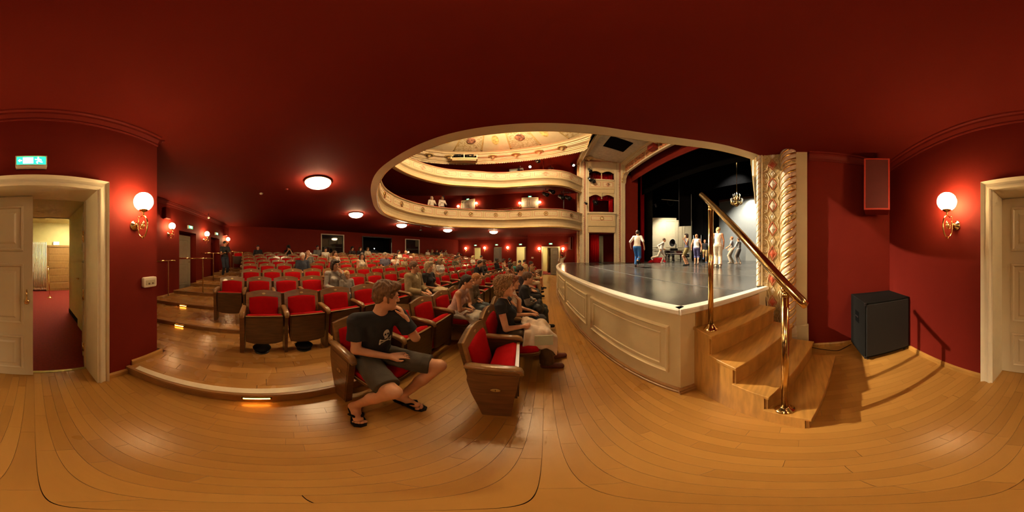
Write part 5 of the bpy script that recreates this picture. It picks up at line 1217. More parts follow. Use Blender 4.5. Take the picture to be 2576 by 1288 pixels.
    R = []
    for y, q in ((-sw*.98, .86), (-sw*.96, .96), (-sw*.88, 1.0), (sw*.88, 1.0), (sw*.96, .96), (sw*.98, .86)): R.append([(.16+(x-.16)*q if x < .24 else x, y, .42+(z-.42)*q) for x, z in prf])
    b = MB(); b.rings(R, cap0=True, cap1=True); D['seat_cushion_up'] = b.mesh('seat_cushion', VELVET)
    e = MB(); e.box(.243, .272, -sw, sw, .598, .606, ch=.002); D['seat_edge_up'] = e.mesh('seat_edge', WOODE)
    return D
SD = seat_meshes()
b = MB(); b.lathe([(1, 0), (1, .005), (.85, .008)], 18, M=Matrix.Diagonal((.033, .019, 1, 1))); PLATE = b.mesh('number_plate', TAGM)
def ch(name, me, parent, loc=(0, 0, 0)):
    o = bpy.data.objects.new(name, me); COL.objects.link(o); o.parent = parent; o.location = loc; return o
ORD = ['first', 'second', 'third', 'fourth', 'fifth', 'sixth', 'seventh', 'eighth', 'ninth', 'tenth', 'eleventh', 'twelfth', 'thirteenth', 'fourteenth', 'fifteenth', 'sixteenth', 'seventeenth', 'eighteenth', 'nineteenth', 'twentieth']
def ordw(i):
    if i < 20: return ORD[i]
    if i == 29: return 'thirtieth'
    return 'twenty-'+ORD[i-20] if i < 29 else 'thirty-'+ORD[i-30]
Y0 = [.97, .40, -.62, -1.41, -1.25, -1.5, -1.75, -2.0, -2.25, -2.5]      # near end of each row
ROWS = []
for k in range(10):
    n = int(round((mir(Y0[k])-Y0[k])/SP)); pts = []
    for i in range(n):
        y = Y0[k]+SP*(i+.5)*cos(0)*.992; x = rowx(RB[k], y); pts.append((x, y, RZ[k], atan2(YC-y, XC-x)))
    ROWS.append(pts)
def make_seat(k, i, down):
    x, y, z, a = ROWS[k][i]; n = len(ROWS[k]); sf = '_down' if down else '_up'
    t = thing('theatre_seat', 'red velvet theatre seat%s, %s row from the stage, %s from the near aisle' % ('' if down else ' tipped up', ORD[k], ordw(i)), 'theatre seat', (x, y, z), a, 'red folding theatre seats in curved rows')
    for s in ((-1,) if i < n-1 else (-1, 1)):
        end = (i == 0 and s == -1) or (i == n-1 and s == 1)
        sp = ch('end_panel' if end else 'side_panel', SD['end_panel' if end else 'side_panel'], t, (0, s*SP/2, 0)); ch('armrest', SD['armrest'], sp)
        if end:
            pl = ch('number_plate', PLATE, sp, (.13, s*.033, .42)); pl.rotation_euler = (pi/2 if s < 0 else -pi/2, 0, 0)
            if k < 2 and s < 0: txt(str(k+1), .032, Matrix.Translation((0, 0, .009)), BLACK, pl, 'numeral', .0006)
    ch('back_board', SD['back_board'], t); bf = ch('back_frame', SD['back_frame'], t); ch('back_cushion', SD['back_cushion'], t); ch('number_tag', SD['number_tag'], bf)
    ch('seat_pan', SD['seat_pan'+sf], t); sc = ch('seat_cushion', SD['seat_cushion'+sf], t); ch('seat_edge', SD['seat_edge'+sf], sc)
    return t
# black floor vents under the third row
for i in range(5):
    x, y, z, a = ROWS[2][i]
    t = thing('floor_vent', 'black round air vent on the floor under the %s seat of the third row' % ORD[i], 'floor vent', (x+.16, y, z), a, 'black floor vents under the third row')
    b = MB(); b.lathe([(.05, 0), (.05, .05), (.115, .055), (.12, .068), (.10, .085), (.05, .098), (.001, .1)], 20); b.build('cap', BLACK, t); b = MB(); b.lathe([(.1, 0), (.1, .008), (.06, .012)], 20); b.build('flange', DARKM, t)
# ================================================================ PEOPLE: implicit surfaces polygonised with surface nets
def v3(*a): return np.array(a, dtype=np.float64)
def nets(F, org, vox):
    s = F < 0; n = F.shape
    c = np.zeros((n[0]-1, n[1]-1, n[2]-1), np.int8)
    offs = [(a, b_, d) for a in (0, 1) for b_ in (0, 1) for d in (0, 1)]
    def cor(A, o): return A[o[0]:n[0]-1+o[0], o[1]:n[1]-1+o[1], o[2]:n[2]-1+o[2]]
    for o in offs: c += cor(s, o)
    act = (c > 0) & (c < 8); ijk = np.argwhere(act)
    idx = -np.ones(act.shape, np.int64); idx[act] = np.arange(len(ijk))
    val = {o: cor(F, o)[act] for o in offs}; pos = np.zeros((len(ijk), 3)); cnt = np.zeros(len(ijk))
    for a in offs:
        for ax in range(3):
            if a[ax]: continue
            b_ = list(a); b_[ax] = 1; b_ = tuple(b_); va, vb = val[a], val[b_]; m = (va < 0) != (vb < 0)
            t = np.where(m, va/np.where(m, va-vb, 1), 0)
            for q in range(3): pos[:, q] += np.where(m, a[q]+(t if q == ax else 0), 0)
            cnt += m
    V = (ijk+pos/np.maximum(cnt, 1)[:, None])*vox+org
    Q = []
    for ax in range(3):
        u, w = [(1, 2), (2, 0), (0, 1)][ax]
        sl0 = [slice(None)]*3; sl1 = [slice(None)]*3; sl0[ax] = slice(0, -1); sl1[ax] = slice(1, None)
        for sl in (sl0, sl1):
            sl[u] = slice(1, -1); sl[w] = slice(1, -1)
        A = s[tuple(sl0)]; B = s[tuple(sl1)]; e = np.argwhere(A != B)
        if not len(e): continue
        flip = A[e[:, 0], e[:, 1], e[:, 2]]; base = e.copy(); base[:, u] += 1; base[:, w] += 1
        def cell(du, dw): q = base.copy(); q[:, u] += du; q[:, w] += dw; return idx[q[:, 0], q[:, 1], q[:, 2]]
        f = np.stack([cell(-1, -1), cell(0, -1), cell(0, 0), cell(-1, 0)], 1); f[~flip] = f[~flip][:, ::-1]; Q.append(f)
    Q = np.concatenate(Q); Q = Q[(Q >= 0).all(1)]
    return V, Q
def sdf(prims, vox, noise=None):
    lo = np.full(3, 1e9); hi = -lo
    for p in prims:
        if p[0] == 'x': continue
        if p[0] in 'cf':
            r = max(p[3], p[4]); l = np.minimum(p[1], p[2])-r; h = np.maximum(p[1], p[2])+r
        else:
            r = max(p[2]); l = p[1]-r; h = p[1]+r
        lo = np.minimum(lo, l); hi = np.maximum(hi, h)
    lo = lo-.03-2*vox; n = np.ceil((hi+.03+2*vox-lo)/vox).astype(int)+1
    F = np.full(n, 9.0, np.float32); ax = [lo[i]+vox*np.arange(n[i]) for i in range(3)]
    for p in prims:
        k = p[5]
        if p[0] in 'cf':
            r = max(p[3], p[4]); l = np.minimum(p[1], p[2])-r; h = np.maximum(p[1], p[2])+r
        else:
            r = max(p[2]); l = p[1]-r; h = p[1]+r
        pad = k+2.5*vox
        i0 = np.clip(np.floor((l-pad-lo)/vox).astype(int), 0, n); i1 = np.clip(np.ceil((h+pad-lo)/vox).astype(int)+1, 0, n)
        if (i1 <= i0).any(): continue
        sl = tuple(slice(a, b_) for a, b_ in zip(i0, i1)); X, Y, Z = np.meshgrid(ax[0][sl[0]], ax[1][sl[1]], ax[2][sl[2]], indexing='ij', sparse=True)
        if p[0] in 'cf':
            a, b_ = p[1], p[2]; d = b_-a; L2 = max(d @ d, 1e-9); L = sqrt(L2)
            px, py, pz = X-a[0], Y-a[1], Z-a[2]; h_ = (px*d[0]+py*d[1]+pz*d[2])/L2; t = np.clip(h_, 0, 1)
            if p[0] == 'c': D = np.sqrt((px-t*d[0])**2+(py-t*d[1])**2+(pz-t*d[2])**2)-(p[3]+(p[4]-p[3])*t)
            else: D = np.maximum(np.sqrt((px-h_*d[0])**2+(py-h_*d[1])**2+(pz-h_*d[2])**2)-(p[3]+(p[4]-p[3])*t), np.maximum(-h_, h_-1)*L)
        else:
            q = [X-p[1][0], Y-p[1][1], Z-p[1][2]]
            if p[3] is not None: R = p[3]; q = [R[0, i]*q[0]+R[1, i]*q[1]+R[2, i]*q[2] for i in range(3)]
            e0 = np.sqrt(sum((q[i]/p[2][i])**2 for i in range(3))); e1 = np.sqrt(sum((q[i]/p[2][i]**2)**2 for i in range(3))); D = e0*(e0-1)/np.maximum(e1, 1e-6)
        G = F[sl]
        if p[0] == 'x': D = -D; h_ = np.clip(.5-.5*(G-D)/k, 0, 1); F[sl] = G*(1-h_)+D*h_+k*h_*(1-h_)
        else: h_ = np.clip(.5+.5*(G-D)/k, 0, 1); F[sl] = G*(1-h_)+D*h_-k*h_*(1-h_)
    if noise:
        am, fr, ph = noise; X, Y, Z = np.meshgrid(*ax, indexing='ij', sparse=True)
        F += (am*np.sin(fr*X+ph+1.3*np.sin(fr*.6*Z))*np.sin(fr*Y*1.1+ph*2+.9*np.sin(fr*.5*X))*np.sin(fr*.9*Z+ph*3)).astype(np.float32)
    return nets(F, lo, vox)
def np_mesh(name, V, Q, m):
    me = bpy.data.meshes.new(name); me.vertices.add(len(V)); me.vertices.foreach_set('co', V.astype(np.float32).ravel())
    me.loops.add(len(Q)*4); me.loops.foreach_set('vertex_index', Q.astype(np.int32).ravel()); me.polygons.add(len(Q)); me.polygons.foreach_set('loop_start', np.arange(0, len(Q)*4, 4, dtype=np.int32))
    me.polygons.foreach_set('use_smooth', np.ones(len(Q), bool)); me.materials.append(m); me.update(calc_edges=True); return me
def C(a, b_, ra, rb, k=.02): return ('c', np.array(a, float), np.array(b_, float), ra, rb, k)
def Fc(a, b_, ra, rb, k=.01): return ('f', np.array(a, float), np.array(b_, float), ra, rb, k)
def E(c, r, R=None, k=.02): return ('e', np.array(c, float), tuple(r), R, None, k)
def Xe(c, r, R=None, k=.01): return ('x', np.array(c, float), tuple(r), R, None, k)
def headR(yaw, pitch, roll=0): return np.array(Matrix.Rotation(yaw, 3, 'Z') @ Matrix.Rotation(pitch, 3, 'Y') @ Matrix.Rotation(roll, 3, 'X'))
def head_prims(H, R, s=1.0, hero=False):
    def w(x, y, z): return H+R @ (v3(x, y, z)*s)
    P = [E(w(-.012, 0, .03), (.097*s, .077*s, .092*s), R, .02), E(w(.022, 0, -.03), (.07*s, .06*s, .085*s), R, .03), E(w(.036, 0, -.08), (.046*s, .044*s, .036*s), R, .03)]
    P += [C(w(.09, 0, .008), w(.108, 0, -.026), .008*s, .0135*s, .012), E(w(-.008, .078, -.01), (.021*s, .011*s, .032*s), R, .008), E(w(-.008, -.078, -.01), (.021*s, .011*s, .032*s), R, .008)]
    if hero:
        P += [C(w(.082, -.036, .026), w(.082, .036, .026), .011*s, .011*s, .012)]
        for sg in (-1, 1): P += [Xe(w(.100, sg*.031, .006), (.012*s, .014*s, .010*s), R, .010), E(w(.078, sg*.031, .005), (.013*s, .013*s, .012*s), R, .004), E(w(.055, sg*.042, -.03), (.025*s, .02*s, .02*s), R, .02), E(w(.098, sg*.011, -.030), (.009*s, .008*s, .007*s), R, .006)]
        P += [C(w(.09, -.018, -.056), w(.09, .018, -.056), .008*s, .008*s, .006), C(w(.088, -.015, -.067), w(.088, .015, -.067), .009*s, .009*s, .006), E(w(.078, 0, -.098), (.018*s, .02*s, .016*s), R, .012)]
    return P
def hand_prims(wr, tip, nrm, s=1.0, curl=.5, spread=.2, side=1, fine=True):
    """wr wrist, tip direction point, nrm = back of the hand direction, side +1 if thumb lies on cross(dir, nrm)"""
    wr = np.array(wr, float); d = np.array(tip, float)-wr; d /= np.linalg.norm(d); nrm = np.array(nrm, float); nrm = nrm-d*(nrm @ d); nrm /= np.linalg.norm(nrm); lat = np.cross(d, nrm)*side
    R = np.stack([d, lat, nrm], 1); P = [E(wr+d*.045*s, (.05*s, .038*s, .016*s), R, .015), E(wr+d*.075*s, (.026*s, .038*s, .014*s), R, .01)]
    if not fine:
        c = wr+d*.09*s; e1 = c+(d*cos(curl*.6)-nrm*sin(curl*.6))*.045*s; e2 = e1+(d*cos(curl*1.5)-nrm*sin(curl*1.5))*.04*s
        for q in (-.02, 0, .02): P += [C(c+lat*q*s, e1+lat*q*s, .013*s, .012*s, .008), C(e1+lat*q*s, e2+lat*q*s, .012*s, .011*s, .008)]
        P += [C(wr+d*.03*s+lat*.025*s, wr+d*.08*s+lat*.05*s-nrm*.015*s, .014*s, .011*s, .012)]
        return P
    for q, L, ang in ((.028, .9, .10), (.0095, 1.0, .03), (-.0095, .94, -.04), (-.0275, .76, -.12)):
        c = wr+d*.088*s+lat*q*s; dd = d*cos(ang*spread*5)+lat*sin(ang*spread*5); a = curl
        for j, (l, r0, r1) in enumerate(((.038, .0095, .0085), (.026, .0088, .0078), (.02, .0078, .0064))):
            th = a*(.55+.55*j); e = c+(dd*cos(th)-nrm*sin(th))*l*L*s; P.append(C(c, e, r0*s, r1*s, .004)); c = e
    b0 = wr+d*.022*s+lat*.026*s; b1 = wr+d*.058*s+lat*.048*s-nrm*.012*s; b2 = b1+(d*.8+lat*.15-nrm*.3*curl)*.030*s; b3 = b2+(d*.9-lat*.1-nrm*.4*curl)*.024*s
    P += [C(b0, b1, .016*s, .011*s, .012), C(b1, b2, .0105*s, .0092*s, .004), C(b2, b3, .0092*s, .007*s, .004)]
    return P
def body_prims(J, fem=False, hero=False, fine=None):
    s = J.get('s', 1.0); fine = hero if fine is None else fine
    fw = J['fwd']; R = np.array(Matrix.Rotation(atan2(fw[1], fw[0]), 3, 'Z'))
    up = J['che']-J['pel']; tilt = atan2(up @ np.array([fw[0], fw[1], 0]), up[2]); RT = R @ np.array(Matrix.Rotation(tilt, 3, 'Y'))
    w = .9 if fem else 1.0
    P = [E(J['pel'], (.115*s, .165*s, .11*s), RT, .04), E((J['pel']+J['che'])/2, (.092*s*w, .135*s*w, .14*s), RT, .05), E(J['che'], (.103*s*w, .152*s*w, .16*s), RT, .05), C(J['shL'], J['shR'], .058*s*w, .058*s*w, .05), C(J['nek'], J['hed']-headR(J['yaw'], J['pitch']) @ v3(.01, 0, .03)*s, .054*s*w, .05*s*w, .03)]
    if fem:
        lat = R @ v3(0, 1, 0)
        for sg in (-1, 1): P.append(E(J['che']+RT @ v3(.085*s, sg*.065*s, -.01*s), (.05*s, .058*s, .055*s), RT, .03))
    for q in 'LR':
        P += [C(J['sh'+q], J['el'+q], .049*s*w, .039*s*w, .03), C(J['el'+q], J['wr'+q], .04*s*w, .027*s*w, .015), C(J['hip'+q], J['kn'+q], .086*s, .056*s, .04), C(J['kn'+q], J['kn'+q]*.55+J['an'+q]*.45+ (J['kn'+q]-J['hip'+q])*-.03, .053*s, .052*s, .03), C(J['kn'+q]*.55+J['an'+q]*.45+(J['kn'+q]-J['hip'+q])*-.03, J['an'+q], .050*s, .035*s, .03)]
        to = J['to'+q]; an = J['an'+q]; hl = an-(to-an)*.22*v3(1, 1, 0)-v3(0, 0, .045*s)
        P += [C(hl, an, .032*s, .034*s, .03), C(an-v3(0, 0, .02*s), to, .034*s, .026*s, .03), C(hl, to, .03*s, .027*s, .02)]
        P += hand_prims(J['wr'+q], J['ha'+q], J.get('hn'+q, v3(0, 0, 1)), s*(.9 if fem else 1), J.get('curl'+q, .5), .2, J.get('hs'+q, 1 if q == 'R' else -1), fine)
    P += head_prims(J['hed'], headR(J['yaw'], J['pitch'], J.get('roll', 0)), s, hero)
    return P
def top_prims(J, sleeve, fem=False, off=.012, neck='crew', loose=0):
    s = J.get('s', 1.0); fw = J['fwd']; R = np.array(Matrix.Rotation(atan2(fw[1], fw[0]), 3, 'Z')); up = J['che']-J['pel']; tilt = atan2(up @ np.array([fw[0], fw[1], 0]), up[2]); RT = R @ np.array(Matrix.Rotation(tilt, 3, 'Y')); w = .9 if fem else 1.0; o = off
    P = [E(J['pel']+up*.12, (.118*s+o+loose, .168*s+o+loose, .085*s+o), RT, .04), E((J['pel']+J['che'])/2, (.096*s*w+o+loose, .14*s*w+o+loose, .14*s+o), RT, .05), E(J['che'], (.103*s*w+o, .152*s*w+o, .16*s+o), RT, .05), C(J['shL'], J['shR'], .058*s*w+o, .058*s*w+o, .05)]
    if sleeve == 'none': P[3] = C(J['shL']*.8+J['shR']*.2, J['shR']*.8+J['shL']*.2, .056*s*w+o, .056*s*w+o, .04)
    if fem:
        for sg in (-1, 1): P.append(E(J['che']+RT @ v3(.085*s, sg*.065*s, -.01*s), (.05*s+o, .058*s+o, .055*s+o), RT, .03))
    for q in 'LR':
        sh, el, wr = J['sh'+q], J['el'+q], J['wr'+q]
        if sleeve == 'short': P.append(Fc(sh-(el-sh)*.05, sh+(el-sh)*.66, .055*s*w+o, .054*s*w+o*1.6, .02))
        if sleeve == 'cap': P.append(Fc(sh-(el-sh)*.05, sh+(el-sh)*.32, .055*s*w+o, .056*s*w+o, .02))
        if sleeve in ('long', 'elbow'): P += [C(sh, el, .051*s*w+o, .042*s*w+o+.004, .02)]
        if sleeve == 'long': P += [Fc(el, el+(wr-el)*.94, .042*s*w+o, .032*s*w+o+.004, .015)]
    up_n = up/np.linalg.norm(up)
    P.append(Xe(J['nek']+v3(fw[0], fw[1], 0)*.02*s+up_n*.05*s, (.075*s, .072*s, .062*s), RT, .008))
    if neck == 'v': P.append(Xe(J['nek']+v3(fw[0], fw[1], 0)*.085*s-up_n*.03*s, (.05*s, .04*s, .085*s), RT, .006))
    return P
def leg_prims(J, kind, off=.014):
    s = J.get('s', 1.0); fw = J['fwd']; R = np.array(Matrix.Rotation(atan2(fw[1], fw[0]), 3, 'Z')); o = off; P = [E(J['pel']-v3(0, 0, .01*s), (.118*s+o, .168*s+o, .105*s+o*.5), R, .04)]
    for q in 'LR':
        hp, kn, an = J['hip'+q], J['kn'+q], J['an'+q]
        if kind == 'shorts': P.append(Fc(hp, hp+(kn-hp)*.86, .092*s+o, .072*s+o*1.7, .03))
        elif kind == 'breeches': P += [C(hp, kn, .09*s+o, .06*s+o, .03), Fc(kn, kn+(an-kn)*.32, .06*s+o, .056*s+o, .02)]
        elif kind in ('trousers', 'wide'):
            e = .012 if kind == 'wide' else 0
            P += [C(hp, kn, .09*s+o+e, .06*s+o+e, .03), Fc(kn, kn+(an-kn)*.95, .06*s+o+e, .046*s+o+e*2.2, .03)]
    if kind == 'skirt':
        m0 = (J['hipL']+J['hipR'])/2; m1 = (J['knL']+J['knR'])/2
        P += [C(J['hipL'], J['knL'], .10*s, .075*s, .06), C(J['hipR'], J['knR'], .10*s, .075*s, .06), Fc(m0, m0+(m1-m0)*1.12, .10*s, .085*s, .06)]
        for q in 'LR': P.append(Fc(J['kn'+q], J['kn'+q]+(J['an'+q]-J['kn'+q])*.35, .078*s, .08*s, .04))
    return P
def shoe_prims(J, sides='LR'):
    P = []; s = J.get('s', 1.0)
    for q in sides:
        to = J['to'+q]; an = J['an'+q]; hl = an-(to-an)*.24*v3(1, 1, 0)-v3(0, 0, .05*s); P += [C(hl, to+v3(0, 0, .004), .040*s, .035*s, .02), C(hl+v3(0, 0, .03*s), an-v3(0, 0, .01*s), .038*s, .04*s, .02), C(an-v3(0, 0, .02*s), to, .040*s, .034*s, .02)]
        f_ = (to-an)*v3(1, 1, 0); P.append(('x', (hl+to)/2*v3(1, 1, 0)+v3(0, 0, min(hl[2], to[2])-.03*s-.1), (.3, .3, .1), None, None, .003))
    return P
def hair_prims(style, s=1.0):
    """head-local, facing +x"""
    cap = [E(v3(-.02, 0, .036)*s, (.104*s, .088*s, .101*s), None, .02)]
    face = [Xe(v3(.115, 0, -.06)*s, (.085*s, .085*s, .115*s), None, .008), Xe(v3(.02, 0, -.145)*s, (.10*s, .12*s, .11*s), None, .01)]
    if style == 'short': return cap+face, (.005, 120, .3)
    if style == 'tousled': return cap+[E(v3(.06, 0, .10)*s, (.05*s, .07*s, .035*s), None, .02), E(v3(-.06, 0, -.02)*s, (.055*s, .075*s, .06*s), None, .02), C(v3(.0, .08, .02)*s, v3(.012, .083, -.035)*s, .014*s, .009*s, .01), C(v3(.0, -.08, .02)*s, v3(.012, -.083, -.035)*s, .014*s, .009*s, .01)]+[Xe(v3(.125, 0, -.05)*s, (.085*s, .085*s, .11*s), None, .008), Xe(v3(.035, 0, -.15)*s, (.09*s, .12*s, .10*s), None, .01)], (.009, 85, .7)
    if style == 'bald': return [E(v3(-.045, 0, -.0)*s, (.075*s, .084*s, .05*s), None, .02), Xe(v3(.10, 0, -.02)*s, (.1*s, .11*s, .1*s), None, .01), Xe(v3(-.0, 0, .1)*s, (.12*s, .07*s, .07*s), None, .01)], (.003, 120, .2)
    if style == 'curly': return cap+[E(v3(-.035, 0, .045)*s, (.112*s, .105*s, .105*s), None, .03), E(v3(-.06, 0, -.06)*s, (.07*s, .09*s, .075*s), None, .03), E(v3(.045, 0, .115)*s, (.055*s, .08*s, .04*s), None, .02)]+[Xe(v3(.13, 0, -.05)*s, (.085*s, .088*s, .115*s), None, .008), Xe(v3(.06, 0, -.15)*s, (.085*s, .13*s, .08*s), None, .01)], (.016, 150, .5)
    if style == 'bob': return cap+[E(v3(-.045, 0, -.035)*s, (.075*s, .095*s, .115*s), None, .03), C(v3(.02, .085, .03)*s, v3(.01, .088, -.09)*s, .022*s, .02*s, .02), C(v3(.02, -.085, .03)*s, v3(.01, -.088, -.09)*s, .022*s, .02*s, .02), C(v3(.07, -.05, .085)*s, v3(.07, .05, .085)*s, .028*s, .028*s, .02)]+[Xe(v3(.13, 0, -.06)*s, (.085*s, .078*s, .115*s), None, .008)], (.005, 110, .4)
    if style == 'long': return cap+[C(v3(-.05, .03, -.03)*s, v3(-.06, .05, -.25)*s, .075*s, .05*s, .04), C(v3(-.05, -.03, -.03)*s, v3(-.06, -.05, -.25)*s, .075*s, .05*s, .04), C(v3(.02, .082, .03)*s, v3(.03, .1, -.22)*s, .025*s, .03*s, .03), C(v3(.02, -.082, .03)*s, v3(.03, -.1, -.22)*s, .025*s, .03*s, .03)]+[Xe(v3(.125, 0, -.06)*s, (.085*s, .078*s, .125*s), None, .008)], (.005, 90, .9)
    if style == 'ponytail': return cap+face+[E(v3(-.1, 0, .0)*s, (.035*s, .035*s, .04*s), None, .02), C(v3(-.11, 0, -.0)*s, v3(-.14, .01, -.1)*s, .034*s, .04*s, .02), C(v3(-.14, .01, -.1)*s, v3(-.125, .015, -.22)*s, .04*s, .016*s, .02)], (.003, 110, .1)
    if style == 'cap': return cap+face+[C(v3(.08, -.04, .075)*s, v3(.15, 0, .06)*s, .016*s, .012*s, .02), C(v3(.08, .04, .075)*s, v3(.15, 0, .06)*s, .016*s, .012*s, .02)], None
def J_seated(lean=0.0, yaw=0.0, pitch=0.05, arms='lap', fwd=(1, 0), s=1.0, legs='floor', tw=0):
    d = v3(1, 0, 0); pel = v3(.17, 0, .545)
    sp = v3(sin(lean)-.10*(1-lean), 0, cos(lean)); sp /= np.linalg.norm(sp)
    J = dict(s=1.0, fwd=(1, 0), pel=pel, che=pel+sp*.30, nek=pel+sp*.485, yaw=yaw, pitch=pitch)
    J['hed'] = J['nek']+sp*.145+v3(.035, 0, 0)+v3(.04*pitch, 0, -.03*abs(pitch))
    for q, sg in (('L', 1), ('R', -1)):
        J['sh'+q] = J['nek']+v3(-.01, sg*.175, -.055); J['hip'+q] = pel+v3(.02, sg*.088, -.02); J['kn'+q] = v3(.61, sg*.115, .51)
        J['an'+q] = v3(.60+.06*sg, sg*.10, .09); J['to'+q] = J['an'+q]+v3(.15, sg*.03, -.055)
        J['el'+q] = J['sh'+q]+v3(.06, sg*.055, -.275); J['wr'+q] = v3(.43, sg*.09, .665); J['ha'+q] = v3(.55, sg*.03, .64); J['curl'+q] = .4; J['hn'+q] = v3(.1, 0, 1)
    if arms in ('chin', 'chinL', 'camera'):
        qs = 'RL' if arms == 'camera' else ('L' if arms == 'chinL' else 'R')
        for q in qs:
            sg = 1 if q == 'L' else -1
            J['el'+q] = J['sh'+q]+v3(.2, sg*.02, -.18); hd = headR(yaw, pitch) @ v3(.115, sg*.03, -.085); J['wr'+q] = J['hed']+hd+v3(.02, sg*.05, -.09); J['ha'+q] = J['hed']+hd+v3(-.01, 0, .03); J['hn'+q] = v3(1, sg*.5, 0); J['curl'+q] = 1.1
    if arms == 'arm_rest':
        for q, sg in (('L', 1), ('R', -1)): J['el'+q] = J['sh'+q]+v3(.05, sg*.08, -.26); J['wr'+q] = v3(.36, sg*.26, .68); J['ha'+q] = v3(.48, sg*.25, .66)
    if arms == 'crossed':
        for q, sg in (('L', 1), ('R', -1)): J['el'+q] = J['sh'+q]+v3(.08, sg*.05, -.25); J['wr'+q] = J['pel']+v3(.19, -sg*.05, .22+.03*sg); J['ha'+q] = J['pel']+v3(.17, -sg*.16, .25+.03*sg); J['hn'+q] = v3(1, 0, .2)
    if legs == 'crossed':
        J['knR'] = v3(.60, -.02, .60); J['anR'] = v3(.66, .16, .24); J['toR'] = v3(.79, .2, .2)
    if legs == 'short':
        for q, sg in (('L', 1), ('R', -1)): J['kn'+q] = v3(.56, sg*.10, .52); J['an'+q] = v3(.58, sg*.09, .17); J['to'+q] = v3(.70, sg*.1, .13)
    return J
SKIN = mat('skin', (.58, .29, .165), .5, var=.08, vscale=12); SKIND = mat('skin_deep', (.10, .045, .025), .45, var=.1, vscale=12)
def cloth(col, rough=.85): return mat('cloth_%02d%02d%02d' % tuple(int(c*99) for c in col), col, rough, var=.14, vscale=14, bump=.25, bscale=35)
def hairm(col): return mat('hair_%02d%02d%02d' % tuple(int(c*99) for c in col), col, .6, var=.4, vscale=60, bump=.6, bscale=140, stretch=(1, 1, .3))
MC = {}
def cached(key, name, fn, m):
    if key not in MC: V, Q = fn(); MC[key] = np_mesh(name, V, Q, m)
    return MC[key]
def put(name, me, m, parent, M=None):
    o = bpy.data.objects.new(name, me); COL.objects.link(o); o.parent = parent
    if M is not None: o.matrix_local = M
    if me.materials and me.materials[0] != m:
        o.material_slots[0].link = 'OBJECT'; o.material_slots[0].material = m
    return o
def put_person(root, key, J, vox, fem=False, hero=False, skin=SKIN, top=('short', (.1, .1, .1)), legs=('trousers', (.05, .05, .06)), hair=('short', (.1, .05, .02)), shoe=(.02, .02, .02), neck='crew', loose=0.0, topoff=.012, stripes=None, face=False):
    body = put('body', cached(('b', key, fem), 'body', lambda: sdf(body_prims(J, fem, hero), vox), skin), skin, root)
    if top:
        tn = 'jacket' if topoff > .02 else 'shirt'
        put(tn, cached(('t', key, fem, top[0], neck, loose, topoff), tn, lambda: sdf(top_prims(J, top[0], fem, topoff, neck, loose), vox, (.0025, 60, .3)), cloth(top[1])), stripes or cloth(top[1]), root)
    if legs: put(legs[0] if legs[0] in ('trousers', 'shorts', 'skirt', 'breeches') else 'trousers', cached(('l', key, legs[0]), legs[0], lambda: sdf(leg_prims(J, legs[0]), vox, (.003, 55, .9)), cloth(legs[1])), cloth(legs[1]), root)
    for q in ('LR' if shoe else ''): put('shoe', cached(('s', key, q), 'shoe', lambda: sdf(shoe_prims(J, q), vox*.9), cloth(shoe, .5)), cloth(shoe, .5), root)
    s = J.get('s', 1.0); HM = Matrix.Translation(J['hed']) @ Matrix(headR(J['yaw'], J['pitch'], J.get('roll', 0)).tolist()).to_4x4()
    if hair:
        hp, nz = hair_prims(hair[0], s); hv = max(.006, vox*.7)
        put('hair' if hair[0] != 'cap' else 'cap', cached(('h', hair[0], s, round(hv, 4)), 'hair', lambda: sdf(hp, hv, nz), hairm(hair[1])), hairm(hair[1]), root, HM)
    if hero or face:
        for sg in (-1, 1):
            b = MB(); b.sphere((.0855*s, sg*.031*s, .006*s), .0085*s, 10, 8, sc=(.75, 1.25, .7)); o = b.build('eye', mat('eye_dark', (.03, .018, .012), .15), root); o.matrix_local = HM
            b = MB(); b.tube([(.093*s, sg*.016*s, .026*s), (.096*s, sg*.032*s, .031*s), (.086*s, sg*.05*s, .026*s)], [.003, .0042, .002], 6); o = b.build('eyebrow', hairm(hair[1] if hair else (.1, .05, .02)), root); o.matrix_local = HM
        b = MB(); b.tube([(.0925*s, -.02*s, -.0615*s), (.0985*s, 0, -.0605*s), (.0925*s, .02*s, -.0615*s)], [.001, .0032, .001], 6); o = b.build('mouth', mat('lip', (.30, .08, .05), .5), root); o.matrix_local = HM
    return HM
# ================================================================ AUDIENCE AND PERFORMERS
OCC = set()
STR_BW = None
def stripe_mat(name, c0, c1, freq):
    m = bpy.data.materials.new(name); m.use_nodes = True; nt = m.node_tree; b = nt.nodes['Principled BSDF']; L = nt.links
    tc = nt.nodes.new('ShaderNodeTexCoord'); w = nt.nodes.new('ShaderNodeTexWave'); w.bands_direction = 'Z'; w.inputs['Scale'].default_value = freq; w.inputs['Distortion'].default_value = .4; L.new(tc.outputs['Object'], w.inputs['Vector'])
    r = nt.nodes.new('ShaderNodeValToRGB'); r.color_ramp.interpolation = 'CONSTANT'; r.color_ramp.elements[0].color = list(c0)+[1]; r.color_ramp.elements[1].color = list(c1)+[1]; r.color_ramp.elements[1].position = .5; L.new(w.outputs[0], r.inputs[0]); L.new(r.outputs[0], b.inputs['Base Color']); b.inputs['Roughness'].default_value = .85; return m
POLO = stripe_mat('striped_polo', (.02, .02, .025), (.32, .28, .22), 6); KNIT = stripe_mat('striped_knit', (.012, .012, .014), (.6, .52, .45), 14); FINE = stripe_mat('fine_stripe', (.20, .18, .16), (.36, .32, .28), 16)
CHECK = mat('patterned_shirt', (.42, .32, .26), .85, var=.5, vscale=30); FLOR = mat('floral_blouse', (.55, .42, .30), .85, var=.55, vscale=25)
